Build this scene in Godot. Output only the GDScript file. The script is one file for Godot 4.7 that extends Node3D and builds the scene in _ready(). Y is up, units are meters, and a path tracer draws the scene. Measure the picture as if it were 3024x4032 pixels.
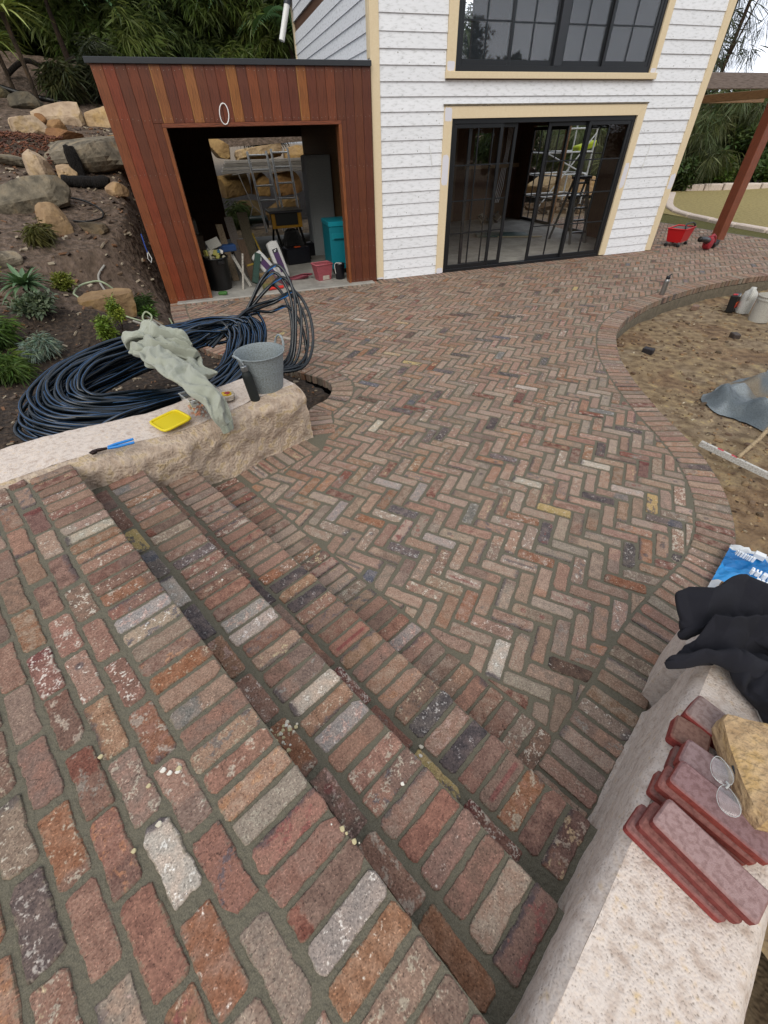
extends Node3D
# y is up, metres; the patio lies at y = 0, the house front is the plane z = -8.31

class MB:
	var v := PackedVector3Array()
	var ix := PackedInt32Array()
	var uv := PackedVector2Array()
	var col := PackedColorArray()
	var cc := Color.WHITE
	var smooth := false
	func vert(p: Vector3, t := Vector2.ZERO) -> int:
		v.append(p); uv.append(t); col.append(cc)
		return v.size() - 1
	func tri(a: int, b: int, c: int) -> void:
		ix.append(a); ix.append(b); ix.append(c)
	func quad(a: int, b: int, c: int, d: int) -> void:
		tri(a, b, c); tri(a, c, d)
	func face(ps: Array) -> void:
		var k := []
		for p in ps: k.append(vert(p))
		for i in range(1, k.size() - 1): tri(k[0], k[i], k[i + 1])
	func box(c: Vector3, s: Vector3, b := Basis(), ch := 0.0) -> void:
		var h := s * 0.5
		if ch <= 0.0:
			var k := []
			for i in 8:
				k.append(vert(c + b * Vector3(h.x * (1 if i & 1 else -1), h.y * (1 if i & 2 else -1), h.z * (1 if i & 4 else -1))))
			for q in [[0, 1, 3, 2], [5, 4, 6, 7], [4, 0, 2, 6], [1, 5, 7, 3], [2, 3, 7, 6], [4, 5, 1, 0]]:
				quad(k[q[0]], k[q[3]], k[q[2]], k[q[1]])
			return
		var n := {}
		for i in 8:
			var g := Vector3(1 if i & 1 else -1, 1 if i & 2 else -1, 1 if i & 4 else -1)
			for a in 3:
				var p := Vector3(h.x - ch, h.y - ch, h.z - ch)
				p[a] = h[a]
				n[[i, a]] = vert(c + b * (p * g))
		for a in 3:
			var u := (a + 1) % 3
			var w := (a + 2) % 3
			for sgn in [0, 1]:
				var i0: int = sgn << a
				var q := [i0, i0 | (1 << u), i0 | (1 << u) | (1 << w), i0 | (1 << w)]
				if sgn == 1: quad(n[[q[0], a]], n[[q[3], a]], n[[q[2], a]], n[[q[1], a]])
				else: quad(n[[q[0], a]], n[[q[1], a]], n[[q[2], a]], n[[q[3], a]])
			for k in 4:
				var i1: int = ((k & 1) << u) | ((k >> 1) << w)
				var i2: int = i1 | (1 << a)
				if ((k & 1) ^ (k >> 1)) == 1: quad(n[[i1, u]], n[[i2, u]], n[[i2, w]], n[[i1, w]])
				else: quad(n[[i1, u]], n[[i1, w]], n[[i2, w]], n[[i2, u]])
		for i in 8:
			var odd: bool = ((i & 1) + ((i >> 1) & 1) + (i >> 2)) % 2 == 1
			if odd: tri(n[[i, 0]], n[[i, 2]], n[[i, 1]])
			else: tri(n[[i, 0]], n[[i, 1]], n[[i, 2]])
	func span(a: Vector3, b: Vector3, ch := 0.0) -> void:   # box between two corners
		box((a + b) * 0.5, (b - a).abs(), Basis(), ch)
	func bar(a: Vector3, b: Vector3, w: float, h: float, ch := 0.0, up := Vector3.UP) -> void:
		var d := (b - a)
		var z := d.normalized()
		if absf(z.dot(up)) > 0.98: up = Vector3.RIGHT
		var x := up.cross(z).normalized()
		box((a + b) * 0.5, Vector3(w, h, d.length()), Basis(x, z.cross(x), z), ch)
	func tube(ps: PackedVector3Array, r, n := 7, caps := true) -> void:
		var m := ps.size()
		var rings := []
		var prev := Vector3.ZERO
		for i in m:
			var d := (ps[mini(i + 1, m - 1)] - ps[maxi(i - 1, 0)]).normalized()
			var a := prev
			if i == 0: a = Vector3.UP if absf(d.y) < 0.9 else Vector3.RIGHT
			a = (a - d * a.dot(d)).normalized()
			prev = a
			var b := d.cross(a)
			var rr: float = r[i] if r is Array else r
			var ring := []
			for k in n:
				var t := TAU * k / n
				ring.append(vert(ps[i] + (a * cos(t) + b * sin(t)) * rr, Vector2(float(k) / n, float(i) / m)))
			rings.append(ring)
		for i in m - 1:
			for k in n:
				var k2 := (k + 1) % n
				quad(rings[i][k], rings[i][k2], rings[i + 1][k2], rings[i + 1][k])
		if caps:
			var c0 := vert(ps[0]); var c1 := vert(ps[m - 1])
			for k in n:
				tri(c0, rings[0][(k + 1) % n], rings[0][k])
				tri(c1, rings[m - 1][k], rings[m - 1][(k + 1) % n])
	func lathe(prof: Array, n: int, o: Vector3, b := Basis(), squash := Vector2.ONE) -> void:
		var rings := []
		for p in prof:
			var ring := []
			for k in n:
				var t := TAU * k / n
				ring.append(vert(o + b * Vector3(cos(t) * p[0] * squash.x, p[1], sin(t) * p[0] * squash.y), Vector2(float(k) / n, p[1])))
			rings.append(ring)
		for i in prof.size() - 1:
			for k in n:
				var k2 := (k + 1) % n
				quad(rings[i][k], rings[i + 1][k], rings[i + 1][k2], rings[i][k2])
	func grid(nx: int, ny: int, f: Callable) -> void:   # f(i, j) -> [position, uv, colour]
		var o := v.size()
		for j in ny + 1:
			for i in nx + 1:
				var r: Array = f.call(float(i) / nx, float(j) / ny)
				if r.size() > 2: cc = r[2]
				vert(r[0], r[1] if r.size() > 1 else Vector2.ZERO)
		for j in ny:
			for i in nx:
				var a := o + j * (nx + 1) + i
				quad(a, a + 1, a + nx + 2, a + nx + 1)
	func blob(o: Vector3, s: Vector3, rough: float, nz: FastNoiseLite, fr := 1.0, b := Basis(), flat := 0.0, n := 18, cuts := 0) -> void:
		# a stone: a sphere pushed about by noise, cut by planes
		var rings := []
		var planes := []
		for i in cuts:
			var h := Vector3(nz.get_noise_2d(i * 733.0, o.x * 997.0), nz.get_noise_2d(i * 733.0 + 90.0, o.z * 997.0) * 0.8 + 0.12, nz.get_noise_2d(i * 733.0 + 400.0, o.x * 555.0 + o.z * 801.0)).normalized()
			planes.append([h, 0.62 + 0.25 * absf(nz.get_noise_2d(i * 377.0, o.z * 333.0)) * 2.0])
		for j in n / 2 + 1:
			var ph := PI * j / (n / 2)
			var ring := []
			for i in n:
				var th := TAU * i / n
				var d := Vector3(sin(ph) * cos(th), cos(ph), sin(ph) * sin(th))
				var e := lerpf(1.0, 1.0 / maxf(absf(d.x), maxf(absf(d.y), absf(d.z))), flat)
				var k := nz.get_noise_3dv((d * fr + o * 1.7) * 60.0)
				var k2 := nz.get_noise_3dv((d * fr * 3.1 + o) * 60.0)
				var q := d * (e + (rough * k if cuts == 0 else 0.0))
				for c in planes:
					var over: float = q.dot(c[0]) - c[1]
					if over > 0.0: q -= c[0] * over * 0.92
				q += d * (rough * 0.35 * k2 + (rough * 0.4 * k if cuts > 0 else 0.0))
				ring.append(vert(o + b * (q * s)))
			rings.append(ring)
		for j in n / 2:
			for i in n:
				var i2 := (i + 1) % n
				quad(rings[j][i], rings[j][i2], rings[j + 1][i2], rings[j + 1][i])
	func mesh() -> ArrayMesh:
		var a := []
		a.resize(Mesh.ARRAY_MAX)
		a[Mesh.ARRAY_VERTEX] = v
		a[Mesh.ARRAY_TEX_UV] = uv
		a[Mesh.ARRAY_COLOR] = col
		a[Mesh.ARRAY_INDEX] = ix
		if smooth:
			var nn := PackedVector3Array()
			nn.resize(v.size())
			for k in range(0, ix.size(), 3):
				var x := ix[k]; var y := ix[k + 1]; var z := ix[k + 2]
				var f := (v[z] - v[x]).cross(v[y] - v[x])
				nn[x] += f; nn[y] += f; nn[z] += f
			for k in nn.size(): nn[k] = nn[k].normalized() if nn[k].length() > 1e-12 else Vector3.UP
			a[Mesh.ARRAY_NORMAL] = nn
		var m := ArrayMesh.new()
		m.add_surface_from_arrays(Mesh.PRIMITIVE_TRIANGLES, a)
		return m

var M := {}
var taken := {}
var rng := RandomNumberGenerator.new()
var NZ := FastNoiseLite.new()
var NS := FastNoiseLite.new()   # one octave, for folds
const S2 := Vector2(0.443, 0.8965)      # along the step edges (x, z)
const T2 := Vector2(0.8965, -0.443)     # down the steps
const UPHILL := [0.544, 0.363, 0.181]
const NOSE := [0.095, 0.4235, 0.748]

func st(s: float, t: float, y := 0.0) -> Vector3:
	var p := S2 * s + T2 * t
	return Vector3(p.x, y, p.y)

func numbered(n: String) -> String:
	var k: int = taken.get(n, 0)
	taken[n] = k + 1
	return n if k == 0 else "%s_%03d" % [n, k]

func part(b: MB, called: String, m: Material, parent: Node = self, kind := "") -> MeshInstance3D:
	var o := MeshInstance3D.new()
	o.mesh = b.mesh()
	o.material_override = m
	o.name = called
	parent.add_child(o, true)
	if kind: o.set_meta("kind", kind)
	return o

func tag(o: Node, label: String, category: String, group := "") -> void:
	o.set_meta("label", label)
	o.set_meta("category", category)
	if group: o.set_meta("group", group)

func thing(called: String, label: String, category: String, group := "", at := Vector3.ZERO) -> Node3D:
	var o := Node3D.new()
	o.name = numbered(called)
	add_child(o)
	o.position = at
	tag(o, label, category, group)
	return o

func one(b: MB, called: String, m: Material, label: String, category: String, group := "") -> MeshInstance3D:
	var o := part(b, numbered(called), m)
	tag(o, label, category, group)
	return o

func structure(called: String) -> Node3D:
	var o := Node3D.new()
	o.name = called
	add_child(o)
	o.set_meta("kind", "structure")
	return o

func ri(a: float, b: float) -> float:
	return rng.randf_range(a, b)

func noise_image(sd: int, size: int, freq: float, oct := 4, type := FastNoiseLite.TYPE_SIMPLEX_SMOOTH) -> Image:
	var n := FastNoiseLite.new()
	n.seed = sd
	n.noise_type = type
	n.frequency = freq
	n.fractal_octaves = oct
	var im := n.get_seamless_image(size, size)
	im.convert(Image.FORMAT_L8)
	return im

func ramp(stops: Array) -> Gradient:
	var g := Gradient.new()
	var o := PackedFloat32Array()
	var c := PackedColorArray()
	for s in stops:
		o.append(s[0]); c.append(Color(s[1]))
	g.offsets = o
	g.colors = c
	return g

func mix_tex(size: int, a: Image, ga: Gradient, b: Image, gb: Gradient, k: float) -> ImageTexture:
	# two noises, each through its own ramp of sRGB colours, mixed
	var la := []; var lb := []
	for i in 256:
		la.append(ga.sample(i / 255.0)); lb.append(gb.sample(i / 255.0))
	var da := a.get_data(); var db := b.get_data()
	var out := PackedByteArray()
	out.resize(size * size * 3)
	for i in size * size:
		var ca: Color = la[da[i]]
		var cb: Color = lb[db[i]]
		var q := cb.a * k
		out[i * 3] = int(255.0 * lerpf(ca.r, cb.r, q))
		out[i * 3 + 1] = int(255.0 * lerpf(ca.g, cb.g, q))
		out[i * 3 + 2] = int(255.0 * lerpf(ca.b, cb.b, q))
	return ImageTexture.create_from_image(Image.create_from_data(size, size, false, Image.FORMAT_RGB8, out))

func mat(c, rough := 0.8, metal := 0.0) -> StandardMaterial3D:
	var m := StandardMaterial3D.new()
	m.albedo_color = Color(c) if c is String else c
	m.roughness = rough
	m.metallic = metal
	m.cull_mode = BaseMaterial3D.CULL_DISABLED
	return m

func tri_mat(tex: Texture2D, scale: Vector3, rough := 0.9, bump: Texture2D = null, depth := 0.5, c := Color.WHITE, world := true) -> StandardMaterial3D:
	var m := mat(c, rough)
	m.albedo_texture = tex
	m.uv1_triplanar = true
	m.uv1_world_triplanar = world
	m.uv1_triplanar_sharpness = 4.0
	m.uv1_scale = scale
	m.vertex_color_use_as_albedo = true
	if bump:
		m.heightmap_enabled = true
		m.heightmap_texture = bump
		m.heightmap_scale = depth
	return m

const ATLAS_COLS := 16
const ATLAS_ROWS := 24

func brick_atlas() -> Array:
	# 384 brick faces, 128 x 44 pixels each: fired clay, lime and cement stains, kiss marks, overburnt ends
	var W := 128; var Hh := 44
	var warm := ["8a6657", "7e5d50", "93705f", "866c60", "7b6053", "956d5c", "886155", "9b7767", "76574c", "8f695b", "8a7468", "7f685c"]
	var grey := ["9a7c6c", "937d6f", "a18371", "917769", "a78876", "9b776a", "8b796d", "a38e80", "958678", "a37c67", "917162", "ac9182"]
	var n := FastNoiseLite.new()
	n.seed = 5
	n.noise_type = FastNoiseLite.TYPE_SIMPLEX_SMOOTH
	n.frequency = 1.0
	n.fractal_octaves = 3
	var g := FastNoiseLite.new()
	g.seed = 9
	g.noise_type = FastNoiseLite.TYPE_VALUE
	g.frequency = 1.0
	g.fractal_octaves = 1
	var wide := W * ATLAS_COLS
	var high := Hh * ATLAS_ROWS
	var px := PackedByteArray(); px.resize(wide * high * 3)
	var hx := PackedByteArray(); hx.resize(wide * high)
	var r := RandomNumberGenerator.new()
	r.seed = 77
	for k in ATLAS_COLS * ATLAS_ROWS:
		var row := k / ATLAS_COLS
		var bases := warm if k < 168 else grey
		var bc := Color(bases[r.randi() % 12])
		if r.randf() < 0.06: bc = Color(["94664c", "744a40", "8f6e56"][r.randi() % 3])
		var special := row > 20
		if row == 22: bc = Color(["534d4d", "5a5253", "5d5e68", "504a4b", "645857", "58463f", "77736f", "5d5050"][k % 8])      # overburnt
		if row == 23: bc = Color(["ad9a78", "b5ab9f", "a3917c", "bab0a4", "9f958e", "b8a26c", "98928f", "aca296"][k % 8])      # lime washed
		if row == 21: bc = Color(["74463b", "8f6046", "815040", "94705a", "8f664c", "7e5044", "6a3a36", "8c6a54"][k % 8])
		var bc2 := bc.lerp(Color(bases[r.randi() % 12]), 0.6 if not special else 0.25)
		var ac := Color(["b5aa9b", "c6beb2", "87817a", "5b565b", "a87453", "c8b48c", "82504a", "b3958b"][r.randi() % 8])
		var bias := r.randf_range(0.10, 0.45) if r.randf() < 0.36 else 2.0
		var speck := Color("dcd7cd") if r.randf() < 0.5 else Color("aea493")
		var bias2 := r.randf_range(0.25, 0.55) if r.randf() < 0.34 else 2.0
		if row == 22 or row == 23: bias2 = r.randf_range(0.3, 0.6)
		if row == 22: speck = Color("b9b6b2")
		if row == 23: speck = Color("e4e0d8")
		var stripe := 0 if r.randf() < 0.94 or special else 1 + r.randi() % 3
		var sc := Color(["7c4240", "5a4f50", "86504a"][r.randi() % 3])
		var sy := r.randf_range(0.35, 0.65)
		var band := r.randf_range(0.15, 0.85) if r.randf() < 0.3 else -1.0
		var bandc := bc.lerp(Color(bases[r.randi() % 12]), 0.8).lerp(Color("4a4444"), 0.3 * float(r.randi() % 2))
		var burn := r.randi() % 4 if r.randf() < 0.22 else -1
		var haze := r.randf_range(0.0, 0.22) if k < 168 else r.randf_range(0.08, 0.36)
		if special: haze = 0.05
		var crack := r.randf_range(0.25, 0.75) if r.randf() < 0.14 else -1.0
		var ox := (k % ATLAS_COLS) * W
		var oy := row * Hh
		for y in Hh:
			for x in W:
				var fx := x / 34.0 + k * 13.7
				var fy := y / 34.0 + k * 5.1
				var a := n.get_noise_2d(fx, fy)
				var f := n.get_noise_2d(fx * 5.0 + 40.0, fy * 5.0)
				var gr := g.get_noise_2d(x * 0.9 + k * 31.0, y * 0.9)
				var c := bc.lerp(bc2, clampf(0.5 + a * 1.2 + 0.25 * f, 0, 1))
				var u := float(x) / W
				var w := float(y) / Hh
				if band > 0.0: c = c.lerp(bandc, 0.75 * clampf((u + 0.06 * a + 0.03 * f - band) * 18.0, 0, 1))
				if burn >= 0:
					var bd: float = [w, 1.0 - w, u * 2.0, (1.0 - u) * 2.0][burn]
					c = c.lerp(Color("453f43"), 0.8 * clampf((0.26 - bd + 0.22 * a + 0.10 * f) * 5.0, 0, 1))
				if stripe == 1: c = c.lerp(sc, 0.75 * clampf((0.15 - absf(w - sy) + 0.05 * f) * 14.0, 0, 1) * clampf((0.42 - absf(u - 0.5)) * 14.0, 0, 1))
				if stripe > 1:
					for q in stripe - 1:
						var du := (u - (0.28 + 0.45 * q)) * 2.9
						var dw := w - 0.5
						c = c.lerp(sc, 0.75 * clampf((0.24 - sqrt(du * du + dw * dw) + 0.04 * f) * 12.0, 0, 1))
				var m1 := clampf((n.get_noise_2d(fx * 0.8 + 90.0, fy * 1.1) + 0.4 * f - bias) * 4.0, 0, 1)
				c = c.lerp(ac, m1 * 0.8)
				var m2 := clampf((n.get_noise_2d(fx * 1.3 + 190.0, fy * 1.3) + 0.6 * f + 0.2 * gr - bias2) * 4.5, 0, 1)
				c = c.lerp(speck, m2 * 0.8)
				# cement left on the face and over the arrises by the pointing
				c = c.lerp(Color("8a8274"), clampf(haze * (1.0 + 1.2 * f + 0.8 * a), 0, 0.6))
				var ed := minf(minf(u * 2.9, (1.0 - u) * 2.9), minf(w, 1.0 - w))
				var sm := clampf((0.07 - ed + 0.14 * f + 0.10 * a) * 9.0, 0, 1)
				c = c.lerp(Color("6c6557"), sm * 0.8)
				var b := 0.94 + 0.16 * f + 0.12 * a + 0.13 * gr
				if gr < -0.74: b *= 0.74
				if gr > 0.80: b *= 1.22
				if crack > 0.0 and absf(u - crack - 0.10 * a - 0.03 * f + 0.12 * (w - 0.5)) < 0.006: b *= 0.62
				var at := (oy + y) * wide + ox + x
				px[at * 3] = int(clampf(c.r * b, 0, 1) * 255)
				px[at * 3 + 1] = int(clampf(c.g * b, 0, 1) * 255)
				px[at * 3 + 2] = int(clampf(c.b * b, 0, 1) * 255)
				hx[at] = int(clampf(0.55 + 0.24 * f + 0.18 * gr + 0.14 * a - 0.2 * sm, 0, 1) * 255)
	return [ImageTexture.create_from_image(Image.create_from_data(wide, high, false, Image.FORMAT_RGB8, px)),
		ImageTexture.create_from_image(Image.create_from_data(wide, high, false, Image.FORMAT_L8, hx))]

func make_materials() -> void:
	var N := 512
	var big := noise_image(1, N, 0.008, 4)
	var mid := noise_image(2, N, 0.03, 4)
	var fine := noise_image(3, N, 0.16, 3)
	var cell := noise_image(4, N, 0.05, 2, FastNoiseLite.TYPE_CELLULAR)
	var tmid := ImageTexture.create_from_image(mid)
	var tfine := ImageTexture.create_from_image(fine)
	var tbig := ImageTexture.create_from_image(big)
	var tcell := ImageTexture.create_from_image(cell)
	M.tmid = tmid; M.tfine = tfine
	var at := brick_atlas()
	var b := mat(Color.WHITE, 0.88)
	b.albedo_texture = at[0]
	b.vertex_color_use_as_albedo = true
	b.heightmap_enabled = true
	b.heightmap_texture = at[1]
	b.heightmap_scale = 0.35
	b.metallic_specular = 0.4
	M.brick = b
	var mortar := mix_tex(N, fine, ramp([[0.1, "534f42"], [0.5, "625d4f"], [0.9, "716b5c"]]), mid, ramp([[0.0, "403c31ff"], [0.4, "625d4f00"], [0.7, "625d4f00"], [1.0, "686353ff"]]), 0.5)
	M.mortar = tri_mat(mortar, Vector3.ONE * 2.6, 0.97, tmid, 0.5)
	var pale := mix_tex(N, mid, ramp([[0.05, "b09d8f"], [0.3, "c5b6aa"], [0.55, "d2c6bc"], [0.75, "cfbfb1"], [0.95, "c9b18e"]]), fine, ramp([[0.0, "63594fff"], [0.2, "8a7e74ff"], [0.33, "bcaca200"], [0.75, "cdbfb500"], [1.0, "e2dad4ff"]]), 0.7)
	M.pale = tri_mat(pale, Vector3.ONE * 1.25, 0.92, tfine, 0.25)
	M.pale.metallic_specular = 0.3
	var rough_stone := mix_tex(N, big, ramp([[0.2, "a08d7c"], [0.45, "b09e8d"], [0.6, "bba995"], [0.8, "b09a78"], [1.0, "c2b09e"]]), mid, ramp([[0.0, "6f6150ff"], [0.25, "927f6ba0"], [0.45, "a9957f00"], [0.8, "c4b29c40"], [1.0, "d2c3b0ff"]]), 0.6)
	M.roughstone = tri_mat(rough_stone, Vector3(2.3, 2.3, 2.3), 0.95, tmid, 0.9)
	M.wallstone = tri_mat(rough_stone, Vector3(0.5, 0.5, 0.5), 0.95, tmid, 1.4, Color("f4eee2"))
	var rock := mix_tex(N, big, ramp([[0.2, "5f594f"], [0.5, "857d70"], [0.75, "978b79"], [1.0, "a28a68"]]), mid, ramp([[0.0, "38342dff"], [0.3, "6b645900"], [0.7, "a69c8a40"], [1.0, "c0b5a2ff"]]), 0.7)
	M.rock = tri_mat(rock, Vector3.ONE * 0.8, 0.95, tmid, 1.0)
	var soil := mix_tex(N, mid, ramp([[0.15, "221a15"], [0.45, "33281f"], [0.7, "43362b"], [1.0, "574738"]]), fine, ramp([[0.0, "140f0cff"], [0.3, "33281f00"], [0.8, "5b4a3a30"], [0.97, "9c8e7cff"], [1.0, "b3a794ff"]]), 0.8)
	M.soil = tri_mat(soil, Vector3.ONE * 0.9, 1.0, tmid, 3.0)
	var slope := mix_tex(N, mid, ramp([[0.15, "3f3328"], [0.45, "55463a"], [0.7, "65554a"], [1.0, "7a6857"]]), fine, ramp([[0.0, "2a2019ff"], [0.3, "55463a00"], [0.8, "7b6a5840"], [1.0, "a5957fff"]]), 0.8)
	M.slope = tri_mat(slope, Vector3.ONE * 0.45, 1.0, tmid, 5.0)
	var dirt := mix_tex(N, mid, ramp([[0.05, "54432f"], [0.3, "6b5944"], [0.5, "7e6c55"], [0.7, "8a785e"], [0.85, "9c8863"], [1.0, "b5a078"]]), fine, ramp([[0.0, "3d3024ff"], [0.28, "6b594400"], [0.78, "8f7d6430"], [1.0, "b9a888ff"]]), 0.7)
	M.dirt = tri_mat(dirt, Vector3.ONE * 0.41, 1.0, tfine, 1.2)
	M.sand = tri_mat(mix_tex(N, mid, ramp([[0.2, "8f6f42"], [0.6, "b08c58"], [1.0, "c2a06c"]]), fine, ramp([[0.0, "7a5e38ff"], [0.4, "b08c5800"], [1.0, "d0b27eff"]]), 0.6), Vector3.ONE * 2.0, 1.0, tmid, 2.0)
	var grass := mix_tex(N, mid, ramp([[0.1, "8a7d4c"], [0.4, "a0905c"], [0.7, "ad9c68"], [1.0, "bba978"]]), fine, ramp([[0.0, "6f6a3cff"], [0.35, "a0905c00"], [1.0, "cbbb8cff"]]), 0.6)
	M.lawn = tri_mat(grass, Vector3.ONE * 0.5, 1.0, tfine, 4.0)
	M.verge = tri_mat(grass, Vector3.ONE * 0.9, 1.0, tfine, 4.0, Color("a8b48c"))
	var conc := mix_tex(N, big, ramp([[0.2, "86837d"], [0.6, "96938c"], [1.0, "a5a29a"]]), mid, ramp([[0.0, "6c6963ff"], [0.4, "95928b00"], [1.0, "b2afa7ff"]]), 0.6)
	M.concrete = tri_mat(conc, Vector3.ONE * 0.5, 0.75, tfine, 0.3)
	M.kerbconcrete = tri_mat(conc, Vector3.ONE * 1.6, 0.95, tmid, 1.0, Color("b5aa97"))
	# wood: streaks run along the long side; two orientations
	var st_a := noise_image(6, N, 0.02, 5)
	var streak := mix_tex(N, st_a, ramp([[0.1, "8a8078"], [0.4, "d2cbc4"], [0.6, "f0ece8"], [0.8, "d9d3cc"], [1.0, "a79d94"]]), fine, ramp([[0.0, "6f655eff"], [0.3, "d0c8c000"], [1.0, "ffffffff"]]), 0.5)
	M.wood_y = tri_mat(streak, Vector3(9.0, 0.45, 9.0), 0.42, tmid, 0.08)
	M.wood_x = tri_mat(streak, Vector3(0.5, 8.0, 8.0), 0.5, tmid, 0.1)
	M.wood_z = tri_mat(streak, Vector3(8.0, 8.0, 0.5), 0.5, tmid, 0.1)
	M.timber = tri_mat(streak, Vector3(3.0, 3.0, 3.0), 0.7, tfine, 0.2)
	var paint := mix_tex(N, st_a, ramp([[0.0, "bcbec0"], [0.22, "d6d8db"], [0.42, "e3e5e9"], [1.0, "e9ebef"]]), mid, ramp([[0.0, "8f908aff"], [0.10, "b0b2ada0"], [0.18, "d8dadc00"], [1.0, "e4e6ea00"]]), 0.42)
	M.paint = tri_mat(paint, Vector3(0.7, 2.6, 2.6), 0.6)
	M.paint_side = tri_mat(paint, Vector3(2.6, 2.6, 0.7), 0.6)
	M.trim = tri_mat(mix_tex(N, fine, ramp([[0.1, "d0bd99"], [0.5, "d9c7a6"], [1.0, "e0d0b2"]]), mid, ramp([[0.0, "ccb68fff"], [0.4, "d9c7a600"], [1.0, "e3d6bcff"]]), 0.5), Vector3.ONE * 1.2, 0.75)
	M.filler = mat("d4d3da", 0.8)
	M.ply = tri_mat(streak, Vector3(0.5, 2.0, 2.0), 0.7, null, 0.2, Color("8a6a44"))
	M.studs = tri_mat(streak, Vector3(5.0, 0.5, 5.0), 0.8, null, 0.2, Color("6a4a36"))
	M.black = mat("16181b", 0.35)
	M.black.metallic_specular = 0.5
	M.charcoal = mat("2b2e33", 0.45)
	var gl := mat(Color(0.5, 0.55, 0.6, 0.02), 0.02, 0.03)
	gl.transparency = BaseMaterial3D.TRANSPARENCY_ALPHA
	M.glass = gl
	var gd := mat(Color(0.5, 0.55, 0.6, 0.0), 0.02, 0.0)
	gd.transparency = BaseMaterial3D.TRANSPARENCY_ALPHA
	M.doorglass = gd
	var pl := mat(Color(0.9, 0.92, 0.92, 0.12), 0.12)
	pl.transparency = BaseMaterial3D.TRANSPARENCY_ALPHA
	M.clear = pl
	M.vc = mat(Color.WHITE, 0.7); M.vc.vertex_color_use_as_albedo = true
	M.pipe = mat(Color.WHITE, 0.24); M.pipe.vertex_color_use_as_albedo = true
	M.plastic = mat(Color.WHITE, 0.4); M.plastic.vertex_color_use_as_albedo = true
	M.metal = mat(Color.WHITE, 0.35, 0.9); M.metal.vertex_color_use_as_albedo = true
	M.dusty = tri_mat(mix_tex(N, mid, ramp([[0.1, "b9b5ae"], [0.5, "ecebe8"], [1.0, "ffffff"]]), fine, ramp([[0.0, "b0aaa0ff"], [0.35, "e8e6e200"], [1.0, "ffffff00"]]), 0.5), Vector3.ONE * 4.0, 0.6, tfine, 0.15)
	M.cloth = tri_mat(mix_tex(N, fine, ramp([[0.0, "c8c8c8"], [1.0, "ffffff"]]), mid, ramp([[0.0, "b8b8b8ff"], [0.5, "f0f0f000"], [1.0, "ffffff00"]]), 0.4), Vector3.ONE * 9.0, 0.95, tfine, 0.25)
	M.darkcloth = M.cloth.duplicate()
	M.cloth.rim_enabled = true; M.cloth.rim = 0.5; M.cloth.rim_tint = 0.8
	M.pressed = tri_mat(mix_tex(N, mid, ramp([[0.1, "d0c6c4"], [0.35, "e6dedc"], [0.6, "ffffff"], [1.0, "f0eae8"]]), fine, ramp([[0.0, "8a7c78ff"], [0.3, "e0d6d400"], [0.85, "ffffff00"], [1.0, "ffffffff"]]), 0.5), Vector3.ONE * 3.3, 0.85, tfine, 0.12)
	var lf := mat(Color.WHITE, 0.55)
	lf.vertex_color_use_as_albedo = true
	lf.backlight_enabled = true
	lf.backlight = Color(0.5, 0.55, 0.3)
	M.leaf = lf
	M.bark = tri_mat(rock, Vector3(3, 0.8, 3), 1.0, tmid, 3.0, Color("8a7a6c"))

func lin(h: String) -> Color:
	return Color(h).srgb_to_linear()

# bricks that stand out in the paving: x, z, face
const MARK_PATIO := [[2.45, -1.31, 178], [2.13, -1.72, 179], [2.31, -1.76, 182], [1.84, -2.50, 180], [1.63, -1.56, 177], [0.61, -1.78, 180], [1.12, -0.69, 181], [0.26, -1.58, 178], [1.52, -3.03, 176], [3.02, -2.74, 182], [3.02, -2.49, 176], [2.68, -2.25, 177], [3.23, -3.92, 176], [2.52, -3.22, 174], [3.62, -4.64, 176], [2.73, -3.86, 179], [2.92, -4.30, 182], [2.39, -4.48, 176], [1.69, -3.68, 177], [1.01, -3.34, 187], [0.83, -2.46, 188], [0.98, -2.25, 190], [0.94, -1.76, 188], [2.64, -3.53, 185], [3.22, -3.05, 191], [2.49, -2.06, 187], [1.85, -4.43, 189], [1.68, -4.76, 184], [2.93, -4.85, 176], [2.67, -5.37, 183], [2.14, -5.37, 181], [1.54, -5.07, 177], [1.10, -5.58, 176], [3.25, -5.83, 177], [3.71, -5.52, 179], [1.44, -3.29, 186], [2.77, -1.85, 174], [2.41, -1.68, 191]]
const MARK_ROW1 := [[-1.10, -2.10, 190], [-0.96, -1.90, 187], [-0.65, -1.27, 190], [-0.53, -1.00, 169], [-0.42, -0.84, 182], [-0.05, -0.03, 172], [-0.05, -0.14, 188], [-0.86, -1.76, 171]]
const MARK_ROW2 := [[-0.51, -1.73, 180], [-0.89, -2.52, 182], [-0.23, -1.18, 185], [-0.09, -0.84, 187], [-0.05, -0.76, 171], [-0.00, -0.68, 190]]
const MARK_ROW3 := [[-0.07, -1.60, 179], [-0.10, -1.65, 169], [-0.03, -1.51, 171], [0.36, -0.64, 176], [0.45, -0.51, 179]]
const MARK_ROW4 := [[0.25, -1.56, 178], [0.84, -0.38, 182], [0.44, -1.08, 190]]
const MARK_LAND := [[-0.98, -0.89, 179], [-0.84, -0.82, 176], [-0.96, -1.06, 174], [-0.90, -0.51, 169], [-0.61, -0.36, 187], [-0.81, -0.30, 180], [-0.67, -0.89, 171], [-0.69, -0.71, 173], [-1.40, -2.05, 182]]
const MARK_STR1 := [[-0.81, -1.97, 189], [-0.60, -1.56, 187], [-0.38, -1.08, 171], [-0.16, -0.66, 169], [0.21, -0.14, 181], [0.24, 0.06, 172], [-0.51, -1.32, 177]]
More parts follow.
